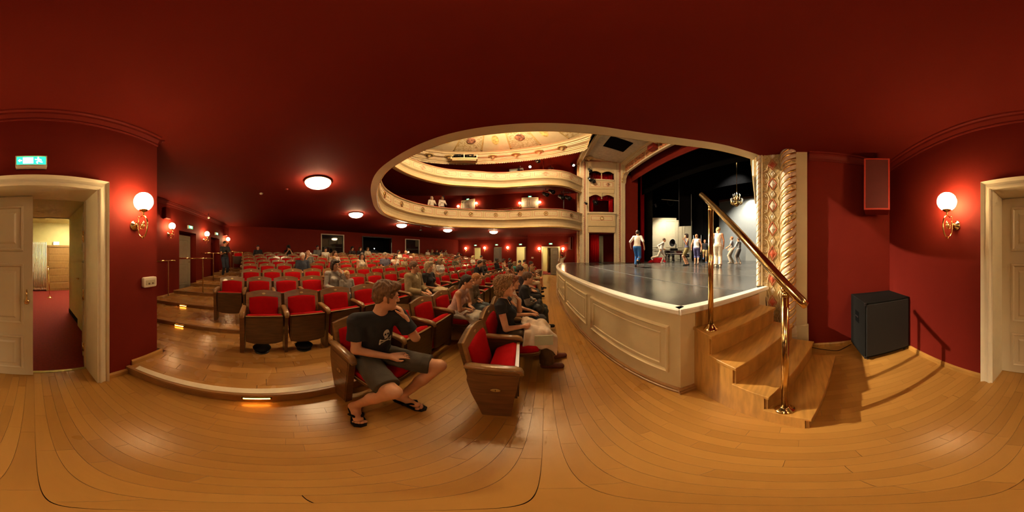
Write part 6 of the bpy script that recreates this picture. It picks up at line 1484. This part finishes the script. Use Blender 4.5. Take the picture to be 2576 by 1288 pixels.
BROWN, DKBROWN, BLOND, GREY, WHT, BLK, AUB, RED_ = (.09, .04, .015), (.03, .015, .008), (.42, .25, .09), (.30, .24, .17), (.62, .56, .48), (.012, .009, .008), (.20, .06, .02), (.30, .11, .03)
POSES = dict(lap=dict(), lapR=dict(yaw=-.3), lapL=dict(yaw=.35, pitch=.02), chin=dict(arms='chin', pitch=.12), chinL=dict(arms='chinL', yaw=.25), rest=dict(arms='arm_rest', yaw=.15), cross=dict(arms='crossed'), legx=dict(legs='crossed', arms='lap', yaw=.2), cam=dict(arms='camera', yaw=.3), lean=dict(lean=.42, pitch=-.05), leanchin=dict(lean=.35, arms='chinL'), kid=dict(legs='short', yaw=.1), kidlean=dict(legs='short', lean=.3, yaw=.1))
def sit(k, i, sc, fem, pose, top, legs, hair, label, off=(0, 0, 0), vox=None, skin=SKIN, stripes=None, neck='crew', shoe=(.02, .018, .016), topoff=.012, face=None, grp='audience members'):
    x, y, z, a = ROWS[k][i]; OCC.add((k, i)); r = hypot(x, y)
    vox = vox or (.0085 if r < 5 else .012 if r < 9 else .016)
    lv = {.0085: 0, .012: 1, .016: 2}.get(vox, vox)
    t = thing('person', label, 'person', (x+off[0], y+off[1], z+off[2]), a, grp); t.scale = (sc,)*3
    if sc < 1: t.location.z += (1-sc)*.44 * (1 if pose.startswith('kid') else .75)
    J = J_seated(**POSES[pose])
    put_person(t, (pose, lv), J, vox, fem, hero=(vox < .014), skin=skin, top=top, legs=legs, hair=hair, stripes=stripes, neck=neck, shoe=shoe, topoff=topoff, face=(r < 9) if face is None else face)
    return t, J
TR_ = ('trousers', (.04, .045, .06)); JE = ('trousers', (.07, .10, .15)); BG = ('trousers', (.32, .25, .16)); BT = ('trousers', (.012, .012, .014)); WS = ('skirt', (.5, .45, .38)); DS = ('skirt', (.03, .03, .035))
A = [
 (9, 1, .94, 0, 'rest', ('long', (.012, .012, .016)), BT, ('cap', (.05, .045, .05)), 'person in black jacket and dark cap, back row beside the raised single seat'),
 (9, 4, .94, 1, 'cam', ('short', (.01, .01, .012)), BT, ('curly', BLK), 'person in black holding a camera to the face in the back row'),
 (9, 7, .96, 0, 'lap', ('short', (.16, .15, .14)), TR_, ('short', BLK), 'person in grey shirt in the back row, left of the square rear window'),
 (8, 7, .92, 1, 'lap', ('cap', (.62, .55, .45)), TR_, ('bob', DKBROWN), 'person in white top seated just below the square rear window'),
 (5, 3, .92, 0, 'lap', ('long', (.025, .03, .045)), TR_, ('short', WHT), 'person in dark navy jacket sitting alone in the left middle rows'),
 (6, 4, .94, 0, 'chin', ('short', (.1, .1, .1)), TR_, ('bald', GREY), 'person in striped polo shirt with one hand on the mouth'),
 (6, 6, .92, 1, 'lapL', ('short', (.4, .3, .25)), TR_, ('bob', BROWN), 'person in patterned short sleeved shirt two seats from the striped polo'),
 (5, 5, .78, 1, 'kid', ('short', (.45, .03, .02)), TR_, ('short', BLOND), 'small person in a red top in the left middle rows'),
 (5, 7, .93, 1, 'lapR', ('none', (.70, .60, .48)), BG, ('long', DKBROWN), 'person in sleeveless white blouse sitting alone in the sixth row'),
 (9, 11, .93, 1, 'lap', ('short', (.03, .015, .015)), TR_, ('curly', BLK), 'person in dark maroon top in the back row between two rear windows'),
 (9, 12, .92, 1, 'lapL', ('long', (.02, .02, .02)), TR_, ('bob', BROWN), 'person in black long sleeves in the back row beside the cream blouse'),
 (9, 13, .92, 1, 'rest', ('long', (.58, .46, .34)), TR_, ('bob', BROWN), 'person in cream blouse in front of the black rear opening'),
 (5, 9, .96, 0, 'lapL', ('short', (.13, .13, .19)), TR_, ('short', GREY), 'person in blue grey polo shirt in the sixth row'),
 (5, 10, .90, 1, 'chin', ('cap', (.75, .70, .62)), TR_, ('bob', BROWN), 'person in white top, hand raised to the face, beside the blue polo shirt'),
 (5, 11, .72, 0, 'kid', ('short', (.45, .36, .22)), BG, ('short', (.5, .38, .22)), 'small person in beige shirt between the white top and the rust top'),
 (7, 14, .93, 1, 'lap', ('short', (.66, .60, .5)), TR_, ('bob', DKBROWN), 'person in white shirt near the right rear window, beside the red jersey'),
 (7, 15, .93, 0, 'cross', ('long', (.45, .02, .015)), TR_, ('bald', BROWN), 'person in bright red jersey with folded arms near the right rear window'),
 (5, 12, .93, 1, 'lapR', ('short', (.36, .10, .06)), TR_, ('short', BLOND), 'person in rust coloured top in the sixth row behind the tan jacket'),
 (3, 10, .95, 0, 'lap', ('short', (.5, .4, .3)), TR_, ('short', GREY), 'person in patterned beige shirt in the fourth row'),
 (3, 11, .91, 1, 'lapL', ('short', (.62, .58, .55)), TR_, ('bob', (.24, .15, .07)), 'person in white T-shirt in the fourth row beside the patterned beige shirt'),
 (4, 13, .91, 1, 'lap', ('short', (.06, .045, .03)), TR_, ('bob', (.36, .22, .08)), 'person in dark brown top seated behind the white T-shirt'),
 (5, 16, .92, 1, 'rest', ('long', (.50, .42, .26)), BG, ('short', BLOND), 'person in beige jacket with arms on the rests, sixth row'),
 (9, 23, .92, 1, 'lap', ('short', (.62, .54, .45)), TR_, ('bob', BROWN), 'leftmost of five people at the far back row end, white top'),
 (9, 24, .92, 1, 'lapL', ('short', (.10, .08, .05)), TR_, ('long', (.3, .18, .07)), 'second of five people at the far back row end, olive top'),
 (9, 25, .93, 0, 'lap', ('long', (.03, .03, .03)), TR_, ('short', DKBROWN), 'middle one of five people at the far back row end, dark clothes'),
 (9, 26, .92, 1, 'chin', ('short', (.66, .58, .46)), TR_, ('bob', BLK), 'fourth of five people at the far back row end, hand at chin'),
 (9, 27, .95, 0, 'cross', ('long', (.30, .24, .17)), TR_, ('short', BLK), 'rightmost of five people at the far back row end, beige pullover'),
 (4, 15, .92, 1, 'leanchin', ('short', (.16, .15, .08)), BG, ('short', DKBROWN), 'person in olive top leaning forward with a cream coat on the lap'),
 (4, 16, .95, 0, 'cross', ('long', (.12, .09, .07)), TR_, ('short', DKBROWN), 'person in brown pullover with folded arms beside the olive top'),
 (2, 11, .96, 0, 'lean', ('short', (.012, .012, .014)), BT, ('short', DKBROWN), 'person in black V-neck T-shirt leaning forward in the third row'),
 (2, 12, .96, 0, 'lap', ('long', (.014, .014, .016)), BT, ('bald', GREY), 'person in black long sleeved shirt between black V-neck and dark cardigan'),
 (2, 13, .92, 1, 'lapL', ('long', (.05, .045, .04)), WS, ('bob', BROWN), 'person in dark cardigan and pale skirt in the third row'),
 (4, 19, .92, 1, 'lap', ('short', (.6, .52, .42)), TR_, ('curly', (.5, .36, .16)), 'person in pale short sleeved top before the first bright far doorway'),
 (4, 21, .95, 0, 'rest', ('long', (.30, .28, .26)), TR_, ('short', BLK), 'person in grey jacket seated below the second far lamp'),
 (6, 22, .98, 0, 'cam', ('short', (.3, .2, .14)), TR_, ('bob', BROWN), 'person in brown raising a camera near the first far doorway'),
 (2, 16, .97, 0, 'lap', ('long', (.008, .008, .01)), BT, ('short', BLK), 'person in black jacket seated below the grey far door'),
 (2, 18, .92, 1, 'chin', ('none', (.58, .48, .36)), TR_, ('bob', DKBROWN), 'person in sleeveless cream top with hand at the chin, far third row'),
 (1, 11, .92, 1, 'leanchin', ('none', (.30, .14, .08)), TR_, ('bob', DKBROWN), 'person in sleeveless brown top leaning forward in the far second row'),
 (1, 14, .92, 1, 'lap', ('cap', (.06, .35, .33)), TR_, ('bob', (.22, .12, .05)), 'person in turquoise top in the far second row'),
 (1, 16, .95, 0, 'lap', ('long', (.05, .04, .05)), TR_, ('short', BLK), 'person in dark plum jacket before the second bright far doorway, second row'),
 (2, 20, .94, 0, 'lapL', ('long', (.03, .03, .03)), TR_, ('short', BLK), 'person in black before the second bright far doorway, third row'),
 (1, 18, .95, 0, 'rest', ('short', (.45, .02, .02)), TR_, ('short', BLK), 'person in red shirt at the far end of the second row'),
 (0, 2, .93, 1, 'lap', ('short', (.55, .45, .38)), TR_, ('bob', AUB), 'person in beige T-shirt in the front row behind the black V-neck top'),
 (0, 5, .96, 0, 'lap', ('long', (.07, .045, .055)), BT, ('short', DKBROWN), 'person in plum long sleeved shirt in the front row'),
 (0, 8, .92, 1, 'legx', ('short', (.4, .3, .2)), ('trousers', (.52, .44, .33)), ('long', (.4, .26, .11)), 'person in cream trousers with crossed legs in the front row'),
 (0, 9, .82, 1, 'leanchin', ('none', (.25, .05, .1)), TR_, ('bob', (.3, .18, .08)), 'person in sleeveless berry top leaning chin on hand in the front row'),
 (0, 11, .97, 0, 'rest', ('short', (.06, .06, .055)), ('shorts', (.36, .28, .17)), ('short', DKBROWN), 'person in khaki shorts and dark shoes toward the front row far end'),
]
PATT = {(6, 4): POLO, (6, 6): CHECK, (3, 10): FLOR}
for a_ in A: sit(*a_, stripes=PATT.get(a_[:2]), skin=SKIND if a_[:2] == (2, 16) else SKIN, neck='v' if a_[:2] == (2, 11) else 'crew')
for k, i, lab in ((9, 4, 'back row photographer'), (6, 22, 'person near the first far doorway')):     # cameras held to the eye
    x, y, z, a = ROWS[k][i]; t = thing('camera_in_hands', 'small black camera held up by the '+lab, 'camera', (x+.30, y+.06, z+1.09), a+.3); b = MB(); b.box(-.03, .03, -.06, .06, 0, .08, ch=.01); b.build('camera_body', BLACK, t); b = MB(); b.cyl((.03, 0, .04), (.09, 0, .04), .03, n=14); b.build('lens', DARKM, t)
# ---- nearer members of the audience
sit(3, 4, .93, 1, 'chinL', ('long', (.28, .25, .22)), TR_, ('bob', DKBROWN), 'person in grey striped top with hand at the chin, fourth row', off=(0, -.1, 0), stripes=FINE)
x, y, z, a = ROWS[3][4]; t = thing('person', 'small person in pale striped top leaning on the grey striped neighbour', 'person', (x+.16, y+.13, z+.11), a, 'audience members'); t.scale = (.68,)*3
put_person(t, ('kid', 0), J_seated(**POSES['kid']), .0085, False, True, top=('long', (.4, .36, .3)), legs=JE, hair=('short', (.46, .29, .10)), stripes=FINE, face=True)
t, J = sit(2, 5, .97, 0, 'lapL', ('long', (.27, .20, .10)), BG, ('short', (.13, .065, .03)), 'person in tan jacket over cream shirt in the third row', topoff=.024, neck='v')
put('shirt_front', cached(('inner',), 'shirt_front', lambda: sdf(top_prims(J, 'none', False, .016), .009), cloth((.62, .52, .38))), cloth((.62, .52, .38)), t)
sit(2, 6, .93, 1, 'lap', ('short', (.012, .012, .014)), DS, ('curly', (.44, .34, .20)), 'person in black short sleeved top beside the tan jacket')
def blob(name, prims, vox, m, noise, label, cat, loc, rz=0):
    V, Q = sdf(prims, vox, noise); o = bpy.data.objects.new(name, np_mesh(name, V, Q, m)); COL.objects.link(o); o.location = loc; o.rotation_euler = (0, 0, rz); return tag(o, label, cat)
CREAMC = mat('cream_coat', (.60, .47, .36), .9, var=.14, vscale=9, bump=.5, bscale=16)
x, y, z, a = ROWS[2][6]; blob('folded_coat', [E((.42, 0, .60), (.17, .20, .06), None, .03), E((.55, .05, .56), (.1, .2, .07), None, .04)], .012, mat('beige_coat', (.55, .45, .30), .9, var=.12, vscale=9, bump=.4, bscale=18), (.012, 45, .2), 'folded beige coat on the lap next to the tan jacket', 'coat', (x, y, z), a)
x, y, z, a = ROWS[4][15]; blob('folded_coat', [E((.45, 0, .60), (.17, .20, .07), None, .03), E((.6, .05, .5), (.08, .2, .12), None, .04)], .014, MATS['beige_coat'], (.012, 45, .2), 'cream coat on the lap of the person in olive', 'coat', (x, y, z), a)
# girls in the second row
sit(1, 3, .93, 1, 'lean', ('none', (.60, .38, .33)), WS, ('ponytail', DKBROWN), 'person in sleeveless pink top and white skirt leaning forward, second row', vox=.0075)
sit(1, 4, .90, 1, 'lean', ('long', (.20, .14, .09)), ('trousers', (.12, .15, .17)), ('short', (.40, .17, .05)), 'person in brown top and grey blue jeans beside the pink top', vox=.0085)
x, y, z, a = ROWS[1][3]
blob('plastic_bag', [E((.12, -.02, .13), (.13, .2, .12), None, .04), E((.2, .1, .2), (.07, .09, .09), None, .04)], .012, mat('beige_bag', (.42, .32, .22), .55, var=.15, vscale=6, bump=.6, bscale=25), (.008, 50, .5), 'crumpled pale bag on the floor under the seat of the pink top', 'bag', (x+.1, y, z), a)
# striped sleeve child and jeans neighbour in the front row
POSES['kidx'] = dict(lean=.2, arms='lap', yaw=.05)
t, J = sit(0, 3, .90, 0, 'kidx', ('short', (.012, .012, .014)), ('trousers', (.035, .05, .05)), ('short', (.10, .05, .025)), 'person in black vest with striped sleeves in the front row', off=(.1, .05, 0), vox=.0085)
put('striped_sleeves', cached(('slv',), 'striped_sleeves', lambda: sdf([p for q in 'LR' for p in (C(J['sh'+q]+(J['el'+q]-J['sh'+q])*.2, J['el'+q], .062, .056, .02), Fc(J['el'+q], J['wr'+q], .055, .045, .015))], .009), KNIT), KNIT, t)
sit(0, 6, .90, 1, 'lapL', ('short', (.35, .28, .22)), ('trousers', (.06, .075, .08)), ('bob', (.30, .19, .09)), 'person in tan T-shirt and grey green trousers beside the plum shirt')
x, y, z, a = ROWS[0][3]; blob('handbag', [E((.60, -.05, .60), (.10, .14, .11), None, .03), E((.62, -.02, .70), (.05, .09, .06), None, .03)], .01, mat('black_leather', (.012, .012, .013), .5, var=.2, bump=.5, bscale=20), (.006, 60, .3), 'soft black leather handbag on the lap beside the striped sleeves', 'handbag', (x-.05, y-.18, z), a)
# ---- curly haired viewer in black, front row second seat
x, y, z, a = ROWS[0][1]; OCC.add((0, 1)); J = J_seated(lean=.0, pitch=.0, yaw=.05)
J['elL'] = J['shL']+v3(.20, .0, -.17); J['wrL'] = J['hed']+v3(.165, .035, -.185); J['haL'] = J['hed']+v3(.11, .005, -.085); J['hnL'] = v3(.9, .5, -.2); J['curlL'] = 1.0; J['hsL'] = -1
J['elR'] = J['shR']+v3(.07, -.05, -.27); J['wrR'] = v3(.37, -.13, .70); J['haR'] = v3(.48, -.06, .70); J['hnR'] = v3(.2, -.5, .8); J['curlR'] = .9
J['anL'] = v3(.74, .12, .09); J['toL'] = v3(.90, .14, .035); J['anR'] = v3(.64, -.10, .09); J['toR'] = v3(.80, -.12, .035)
t = thing('person', 'person in black V-neck top, pink coat on the lap, beside the empty end seat', 'person', (x-.06, y+.06, z), a, 'audience members'); t.scale = (.97,)*3
put_person(t, 'hero_woman', J, .0065, True, True, top=('cap', (.012, .012, .013)), legs=('wide', (.075, .042, .02)), hair=('curly', (.25, .135, .05)), neck='v', shoe=(.10, .018, .014))
LC = Matrix.Translation((x-.06, y+.06, z)) @ Matrix.Rotation(a, 4, 'Z')
def drape_coat():
    n, m = 26, 22; V = []; 
    rng = np.random.RandomState(2)
    for i in range(n):
        for j in range(m):
            u, w = i/(n-1), j/(m-1); xx = .34+.36*u; yy = -.30+.56*w
            zz = .645-.02*u
            if u > .72: zz -= (u-.72)*.45
            if w < .2: zz -= (.2-w)*1.0; yy += (.2-w)*.30
            if w > .9: zz -= (w-.9)*.6
            zz += .012*sin(9*u+5*w*3)+.010*sin(17*w+4*u)+.006*sin(31*u-12*w)
            V.append((xx+.02*sin(7*w), yy+.015*sin(8*u), zz))
    Fs = [(i*m+j, (i+1)*m+j, (i+1)*m+j+1, i*m+j+1) for i in range(n-1) for j in range(m-1)]
    b = MB(); b.add(V, Fs, True); o = b.build('folded_coat', CREAMC); md = o.modifiers.new('s', 'SOLIDIFY'); md.thickness = .022; md.offset = 1; sb = o.modifiers.new('u', 'SUBSURF'); sb.levels = sb.render_levels = 1
    o.matrix_world = LC; return tag(o, 'pale pink coat folded over the lap of the front row person in black', 'coat')
drape_coat()
b = MB(); b.box(.47, .66, -.285, -.279, .47, .60); o = b.build('paper', mat('pale_green_paper', (.42, .45, .34), .8)); o.matrix_world = LC @ Matrix.Translation((0, .02, .02)); tag(o, 'pale green paper sticking out from under the pink coat', 'paper')
# ---- the viewer in the skull T-shirt, second row aisle seat
x, y, z, a = ROWS[1][0]; OCC.add((1, 0))
J = dict(s=1.0, fwd=(.97, .22), pel=v3(-1.22, .69, .55), che=v3(-1.165, .69, .83), nek=v3(-1.135, .70, 1.015), hed=v3(-1.105, .75, 1.17), yaw=1.08, pitch=.2,
 shR=v3(-1.165, .51, .965), elR=v3(-1.10, .48, .72), wrR=v3(-1.0, .70, .635), haR=v3(-.93, .86, .63), hnR=v3(.25, -.1, 1), curlR=.35, hsR=1,
 shL=v3(-1.09, .87, .965), elL=v3(-.99, .97, .74), wrL=v3(-1.03, .885, .965), haL=v3(-1.06, .85, 1.06), hnL=v3(.6, .75, .1), curlL=1.15, hsL=-1,
 hipR=v3(-1.19, .60, .53), knR=v3(-.76, .56, .455), anR=v3(-.985, .42, .10), toR=v3(-.85, .385, .045), hipL=v3(-1.19, .78, .53), knL=v3(-.76, 1.0, .50), anL=v3(-.93, .77, .10), toL=v3(-.80, .79, .045))
for k_ in J:
    if isinstance(J[k_], np.ndarray) and k_[:2] not in ('hn',): J[k_] = J[k_]-v3(x, y, 0)
t = thing('person', 'person in black skull T-shirt, grey shorts and flip-flops, aisle seat', 'person', (x, y, z), 0, 'audience members')
HM = put_person(t, 'hero_man', J, .006, False, True, top=('short', (.011, .012, .015)), legs=('shorts', (.055, .046, .034)), hair=('tousled', (.14, .065, .022)), shoe=None, loose=.008, topoff=.014)
shirt = [c for c in t.children if c.name.startswith('shirt')][0]
# flip-flops (things worn): sole and straps as parts of the person
for q in 'RL':
    an, to = J['an'+q], J['to'+q]; d = (to-an)*v3(1, 1, 0); d /= np.linalg.norm(d); lt = v3(-d[1], d[0], 0); c = (an+to)/2
    pts = [(-.135, -.03), (-.10, -.042), (.0, -.036), (.09, -.048), (.135, -.035), (.15, 0), (.135, .035), (.09, .048), (0, .038), (-.10, .042), (-.135, .03)]
    b = MB(); b.prism([(c[0]+d[0]*u_+lt[0]*w_, c[1]+d[1]*u_+lt[1]*w_) for u_, w_ in pts], .001, .020); fl_ = b.build('flip_flop', BLACK, t)
    b = MB(); P0 = c+d*.085
    for sg in (-1, 1): b.tube([tuple(P0*v3(1, 1, 0)+v3(0, 0, .055)), tuple((c+d*.045+lt*sg*.03)*v3(1, 1, 0)+v3(0, 0, .075)), tuple((c-d*.02+lt*sg*.043)*v3(1, 1, 0)+v3(0, 0, .018))], [.006, .011, .011], 8)
    b.build('strap', BLACK, fl_)
    b = MB()
    for j, (w_, u_, r_) in enumerate(((-.03, .10, .012), (-.012, .112, .0095), (.002, .11, .009), (.016, .102, .0085), (.029, .09, .008))):
        sgn = 1 if q == 'R' else -1; p_ = c+d*u_-lt*sgn*w_; b.sphere((p_[0], p_[1], .033), r_*1.25, 10, 8, sc=(1.2, 1.2, 1))
    b.build('toes', SKIN, t)
# skull print projected onto the shirt front
bpy.context.view_layer.update()
from mathutils.bvhtree import BVHTree
bv = BVHTree.FromPolygons([v_.co.copy() for v_ in shirt.data.vertices], [tuple(p_.vertices) for p_ in shirt.data.polygons])
fw = Vector((.90, .10, .0)).normalized(); lt = Vector((-fw.y, fw.x, 0)); cen = Vector((-1.165-x, .69-y, .83))+lt*.01
def print_poly(pts, m, par, nm, off=.002):
    vs = []
    for (u_, w_) in pts:
        o_ = cen+lt*u_+Vector((0, 0, w_))+fw*.5; hit = bv.ray_cast(o_, -fw)
        p_ = hit[0]+fw*off if hit[0] else cen+lt*u_+Vector((0, 0, w_))+fw*.13
        vs.append(tuple(p_))
    b = MB(); c_ = tuple(sum((Vector(v_) for v_ in vs), Vector())/len(vs)+fw*.002); n = len(vs); b.add(vs+[c_], [(i, (i+1) % n, n) for i in range(n)]); return b.build(nm, m, par)
PRW = mat('white_print', (.62, .57, .5), .8)
def circ(cx, cz, rx, rz, n=14): return [(cx+rx*cos(2*pi*i/n), cz+rz*sin(2*pi*i/n)) for i in range(n)]
pr = print_poly(circ(0, .02, .034, .036), PRW, shirt, 'skull_print', .003)
print_poly([(-.02, -.005), (.02, -.005), (.017, -.034), (-.017, -.034)], PRW, shirt, 'skull_print', .003)
for sg in (-1, 1): print_poly(circ(sg*.014, .014, .010, .011, 10), BLACK, shirt, 'eye_socket_print', .0062)
print_poly([(-.005, -.004), (.005, -.004), (0, .006)], BLACK, shirt, 'nose_print', .0062)
for sg in (-1, 1):
    for j in range(6):
        u0, u1 = -.055+.11*j/6, -.055+.11*(j+1)/6; q0, q1 = -.052+.29*sg*u0, -.052+.29*sg*u1; print_poly([(u0, q0+.0055), (u1, q1+.0055), (u1, q1-.0055), (u0, q0-.0055)], PRW, shirt, 'crossbone_print', .005)
    for e_ in (-1, 1):
        for dz in (-.007, .007): print_poly(circ(e_*.058, -.052+.016*sg*e_+dz, .009, .008, 8), PRW, shirt, 'crossbone_print', .006)
# ---- photographer in the left aisle
J_ = {}
def J_stand(lean=0, yaw=0, pitch=0, L=(.0, .0), R=(.0, .0), kL=0, kR=0, aL=((.02, .24, 1.12), (.08, .24, .88)), aR=((.02, -.24, 1.12), (.08, -.24, .88)), hip=.95):
    """L/R: ankle (x, z) ; a*: elbow, wrist (absolute, person 1.74 m facing +x)"""
    pel = v3(0, 0, hip); sp = v3(sin(lean), 0, cos(lean)); J = dict(s=1.0, fwd=(1, 0), pel=pel, che=pel+sp*.33, nek=pel+sp*.52, yaw=yaw, pitch=pitch)
    J['hed'] = J['nek']+sp*.14+v3(.03, 0, .0)
    for q, sg, (ax_, az_), kn, ar in (('L', 1, L, kL, aL), ('R', -1, R, kR, aR)):
        J['sh'+q] = J['nek']+v3(0, sg*.175, -.055); J['hip'+q] = pel+v3(0, sg*.09, -.04); an = v3(ax_, sg*.10, .085+az_); J['an'+q] = an
        mid = (J['hip'+q]+an)/2; dd = an-J['hip'+q]; half = np.linalg.norm(dd)/2; h = sqrt(max(0, .445**2-half**2)); nf = v3(-dd[2], 0, dd[0]); nf /= max(1e-6, np.linalg.norm(nf)); nf = nf if nf[0] > 0 else -nf; J['kn'+q] = mid+nf*h
        toe = v3(.14, sg*.025, -.055) if az_ < .05 else v3(.06, sg*.02, -.13); J['to'+q] = an+toe
        J['el'+q] = v3(*ar[0]); J['wr'+q] = v3(*ar[1]); f_ = J['wr'+q]-J['el'+q]; J['ha'+q] = J['wr'+q]+f_/np.linalg.norm(f_)*.1; J['hn'+q] = v3(-.3, sg*1.0, .2)
    return J
def standing(key, J, label, loc, face_dir, sc, grp, vox=.011, **kw):
    t = thing('person', label, 'person', loc, atan2(face_dir[1], face_dir[0]), grp); t.scale = (sc,)*3; put_person(t, key, J, vox, hero=True, face=kw.pop('face', False), **kw); return t
J = J_stand(yaw=.3, pitch=.1, aL=((.12, .24, 1.12), (.32, .08, 1.22)), aR=((.14, -.22, 1.1), (.30, -.03, 1.18)))
standing('photographer', J, 'standing photographer in dark T-shirt and jeans behind the brass railing', (-7.05, -2.93, .53), (.75, .65), .96, 'standing people', top=('short', (.02, .021, .024)), legs=('trousers', (.025, .035, .06)), hair=('short', BLK))
t = thing('photo_camera', 'black camera in the hands of the standing photographer', 'camera', (-6.78, -2.70, 1.66), .7); b = MB(); b.box(-.05, .04, -.08, .08, 0, .11, ch=.015); b.build('camera_body', BLACK, t); b = MB(); b.cyl((.04, 0, .05), (.16, 0, .05), .04, n=14); b.build('lens', DARKM, t)
# child at the far stage edge
J = J_stand(yaw=-1.2, aL=((.1, .30, 1.62), (.05, .33, 1.85)))
standing('edge_child', J, 'person in white T-shirt reaching up beside the far stage edge', (1.2, 11.75, 0), (0, -1), .92, 'standing people', top=('short', (.75, .72, .68)), legs=JE, hair=('short', BROWN), fem=False)
t = thing('far_handrail', 'brass handrail at the far stage stairs', 'handrail', (1.1, 11.6, 0)); b = MB(); b.tube([(-.15, -.4, .9), (.08, .25, 1.95)], .02, 8); b.build('rail', BRASSD, t); b = MB(); b.tube([(.02, .1, 1.72), (.02, .1, .0)], .02, 8); b.build('post', BRASSD, t)
# ---- dancers on stage
DG = 'dancers on stage'
J = J_stand(lean=.12, L=(.1, 0), R=(-.32, .22), aL=((-.1, .3, 1.16), (.12, .34, .95)), aR=((-.08, -.3, 1.18), (-.02, -.34, .92)), hip=.93)
standing('d1', J, 'dancer walking away in white shirt and bright blue trousers', (3.61, 5.69, STG), (.72, .69), .9, DG, top=('elbow', (.85, .82, .8)), legs=('trousers', (.03, .17, .55)), hair=('short', DKBROWN), shoe=(.01, .01, .012))
J = J_stand(lean=.3, L=(.05, 0), R=(-.62, .28), aL=((-.1, .3, 1.1), (.16, .3, .98)), aR=((-.2, -.28, 1.12), (-.05, -.34, .9)), hip=.90)
standing('d2', J, 'dancer lunging in white long sleeved top and beige trousers', (6.84, 7.93, STG), (.75, -.66), .97, DG, top=('long', (.66, .62, .56)), legs=('trousers', (.48, .42, .34)), hair=('short', BROWN), shoe=(.6, .55, .5))
J = J_stand(L=(.08, 0), R=(-.1, 0), aL=((.1, .28, 1.12), (.22, .3, 1.33)), aR=((.0, -.26, 1.12), (.05, -.28, .88)), hip=.93)
standing('d3', J, 'dancer in dark blue top and olive shorts, forearm raised', (6.0, 5.06, STG), (-.72, .5), .9, DG, fem=True, top=('none', (.05, .05, .10)), legs=('shorts', (.16, .13, .045)), hair=('bob', DKBROWN), shoe=(.01, .01, .012))
J = J_stand(L=(.12, 0), R=(-.12, .05), aL=((.0, .28, 1.13), (.06, .3, .9)), aR=((-.02, -.28, 1.13), (-.02, -.3, .9)), hip=.94)
standing('d4', J, 'dancer from behind in white shirt and blue violet breeches', (6.86, 5.12, STG), (.7, .4), .93, DG, top=('none', (.82, .8, .78)), legs=('breeches', (.10, .10, .26)), hair=('short', (.28, .13, .05)), shoe=(.35, .2, .14))
J = J_stand(L=(.02, 0), R=(.3, .32), aL=((.0, .3, 1.12), (.14, .28, .92)), aR=((.0, -.28, 1.12), (.1, -.3, .9)), hip=.92)
standing('d5', J, 'dancer in black T-shirt and tan shorts stepping towards the audience', (9.21, 6.17, STG), (-.8, -.55), .92, DG, top=('short', (.02, .018, .02)), legs=('breeches', (.42, .28, .10)), hair=('short', RED_), shoe=(.04, .09, .22))
J = J_stand(yaw=.9, L=(.05, 0), R=(-.05, 0), aL=((-.02, .26, 1.13), (.05, .25, .88)), aR=((.0, -.25, 1.13), (.06, -.24, .88)), hip=.94)
standing('d6', J, 'dancer from behind in white vest and wide white trousers', (5.87, 3.28, STG), (.85, .45), .96, DG, top=('none', (.82, .78, .74)), legs=('wide', (.70, .66, .56)), hair=('short', (.50, .32, .12)), shoe=(.6, .5, .4))
J = J_stand(L=(.08, 0), R=(-.06, 0), aL=((.1, .26, 1.12), (.28, .2, 1.02)), aR=((.06, -.26, 1.12), (.2, -.2, .95)), hip=.94)
standing('d7', J, 'dancer in grey shirt and cream trousers at the back, left of a pair', (9.1, 4.1, STG), (-.3, .95), .96, DG, top=('short', (.34, .33, .33)), legs=('wide', (.52, .46, .36)), hair=('short', RED_), shoe=(.6, .5, .4))
standing('d7', J, 'dancer in pale blue shirt and grey trousers at the back, right of a pair', (8.72, 3.5, STG), (.2, .95), .88, DG, top=('elbow', (.42, .48, .52)), legs=('trousers', (.20, .18, .17)), hair=('short', BROWN), shoe=(.3, .25, .2))
# ---- people on the balconies
J = J_stand(yaw=-.5, aL=((.12, .24, 1.12), (.3, .1, 1.15)))
standing('d8', J, 'person in white leaning on the lower balcony rail, left of two', (-6.55, 7.85, 3.75), (.8, -.5), .95, 'standing people', vox=.016, top=('long', (.75, .68, .58)), legs=TR_, hair=('bob', WHT))
standing('d8', J, 'person in white blouse on the lower balcony, right of two', (-6.25, 8.55, 3.85), (.8, -.5), .97, 'standing people', vox=.016, fem=True, top=('long', (.78, .72, .66)), legs=TR_, hair=('bob', BLOND))
standing(('lap', 2), J_seated(), 'person in grey shirt behind the lower balcony rail between the two doors', (-3.7, 10.85, 3.62), (.5, -.8), .95, 'standing people', vox=.016, top=('short', (.14, .13, .13)), legs=TR_, hair=('short', BLK))
for p_, hc, cc, lab in (((-6.75, 7.35, 6.25), BLOND, (.5, .4, .32), 'person in a beige shirt'), ((-6.55, 8.35, 6.25), BLK, (.02, .02, .03), 'person in black')):
    standing('d8', J, lab+' watching over the upper balcony rail', p_, (.8, -.5), .86, 'standing people', vox=.016, top=('short', cc), legs=TR_, hair=('short', hc))
for k in range(10):
    for i in range(len(ROWS[k])): make_seat(k, i, (k, i) in OCC)
# the single raised seat at the rear left, beside the railing
x, y = -8.55, -2.75
t = thing('theatre_seat', 'single raised red seat at the rear left beside the brass railing', 'theatre seat', (x, y, .88), 0.3, 'red folding theatre seats in curved rows')
for s in (-1, 1): sp = ch('end_panel', SD['end_panel'], t, (0, s*SP/2, 0)); ch('armrest', SD['armrest'], sp)
for n_ in ('back_board', 'back_frame', 'back_cushion', 'number_tag'): ch(n_, SD[n_], t)
for n_ in ('seat_pan', 'seat_cushion', 'seat_edge'): ch(n_, SD[n_+'_up'], t)
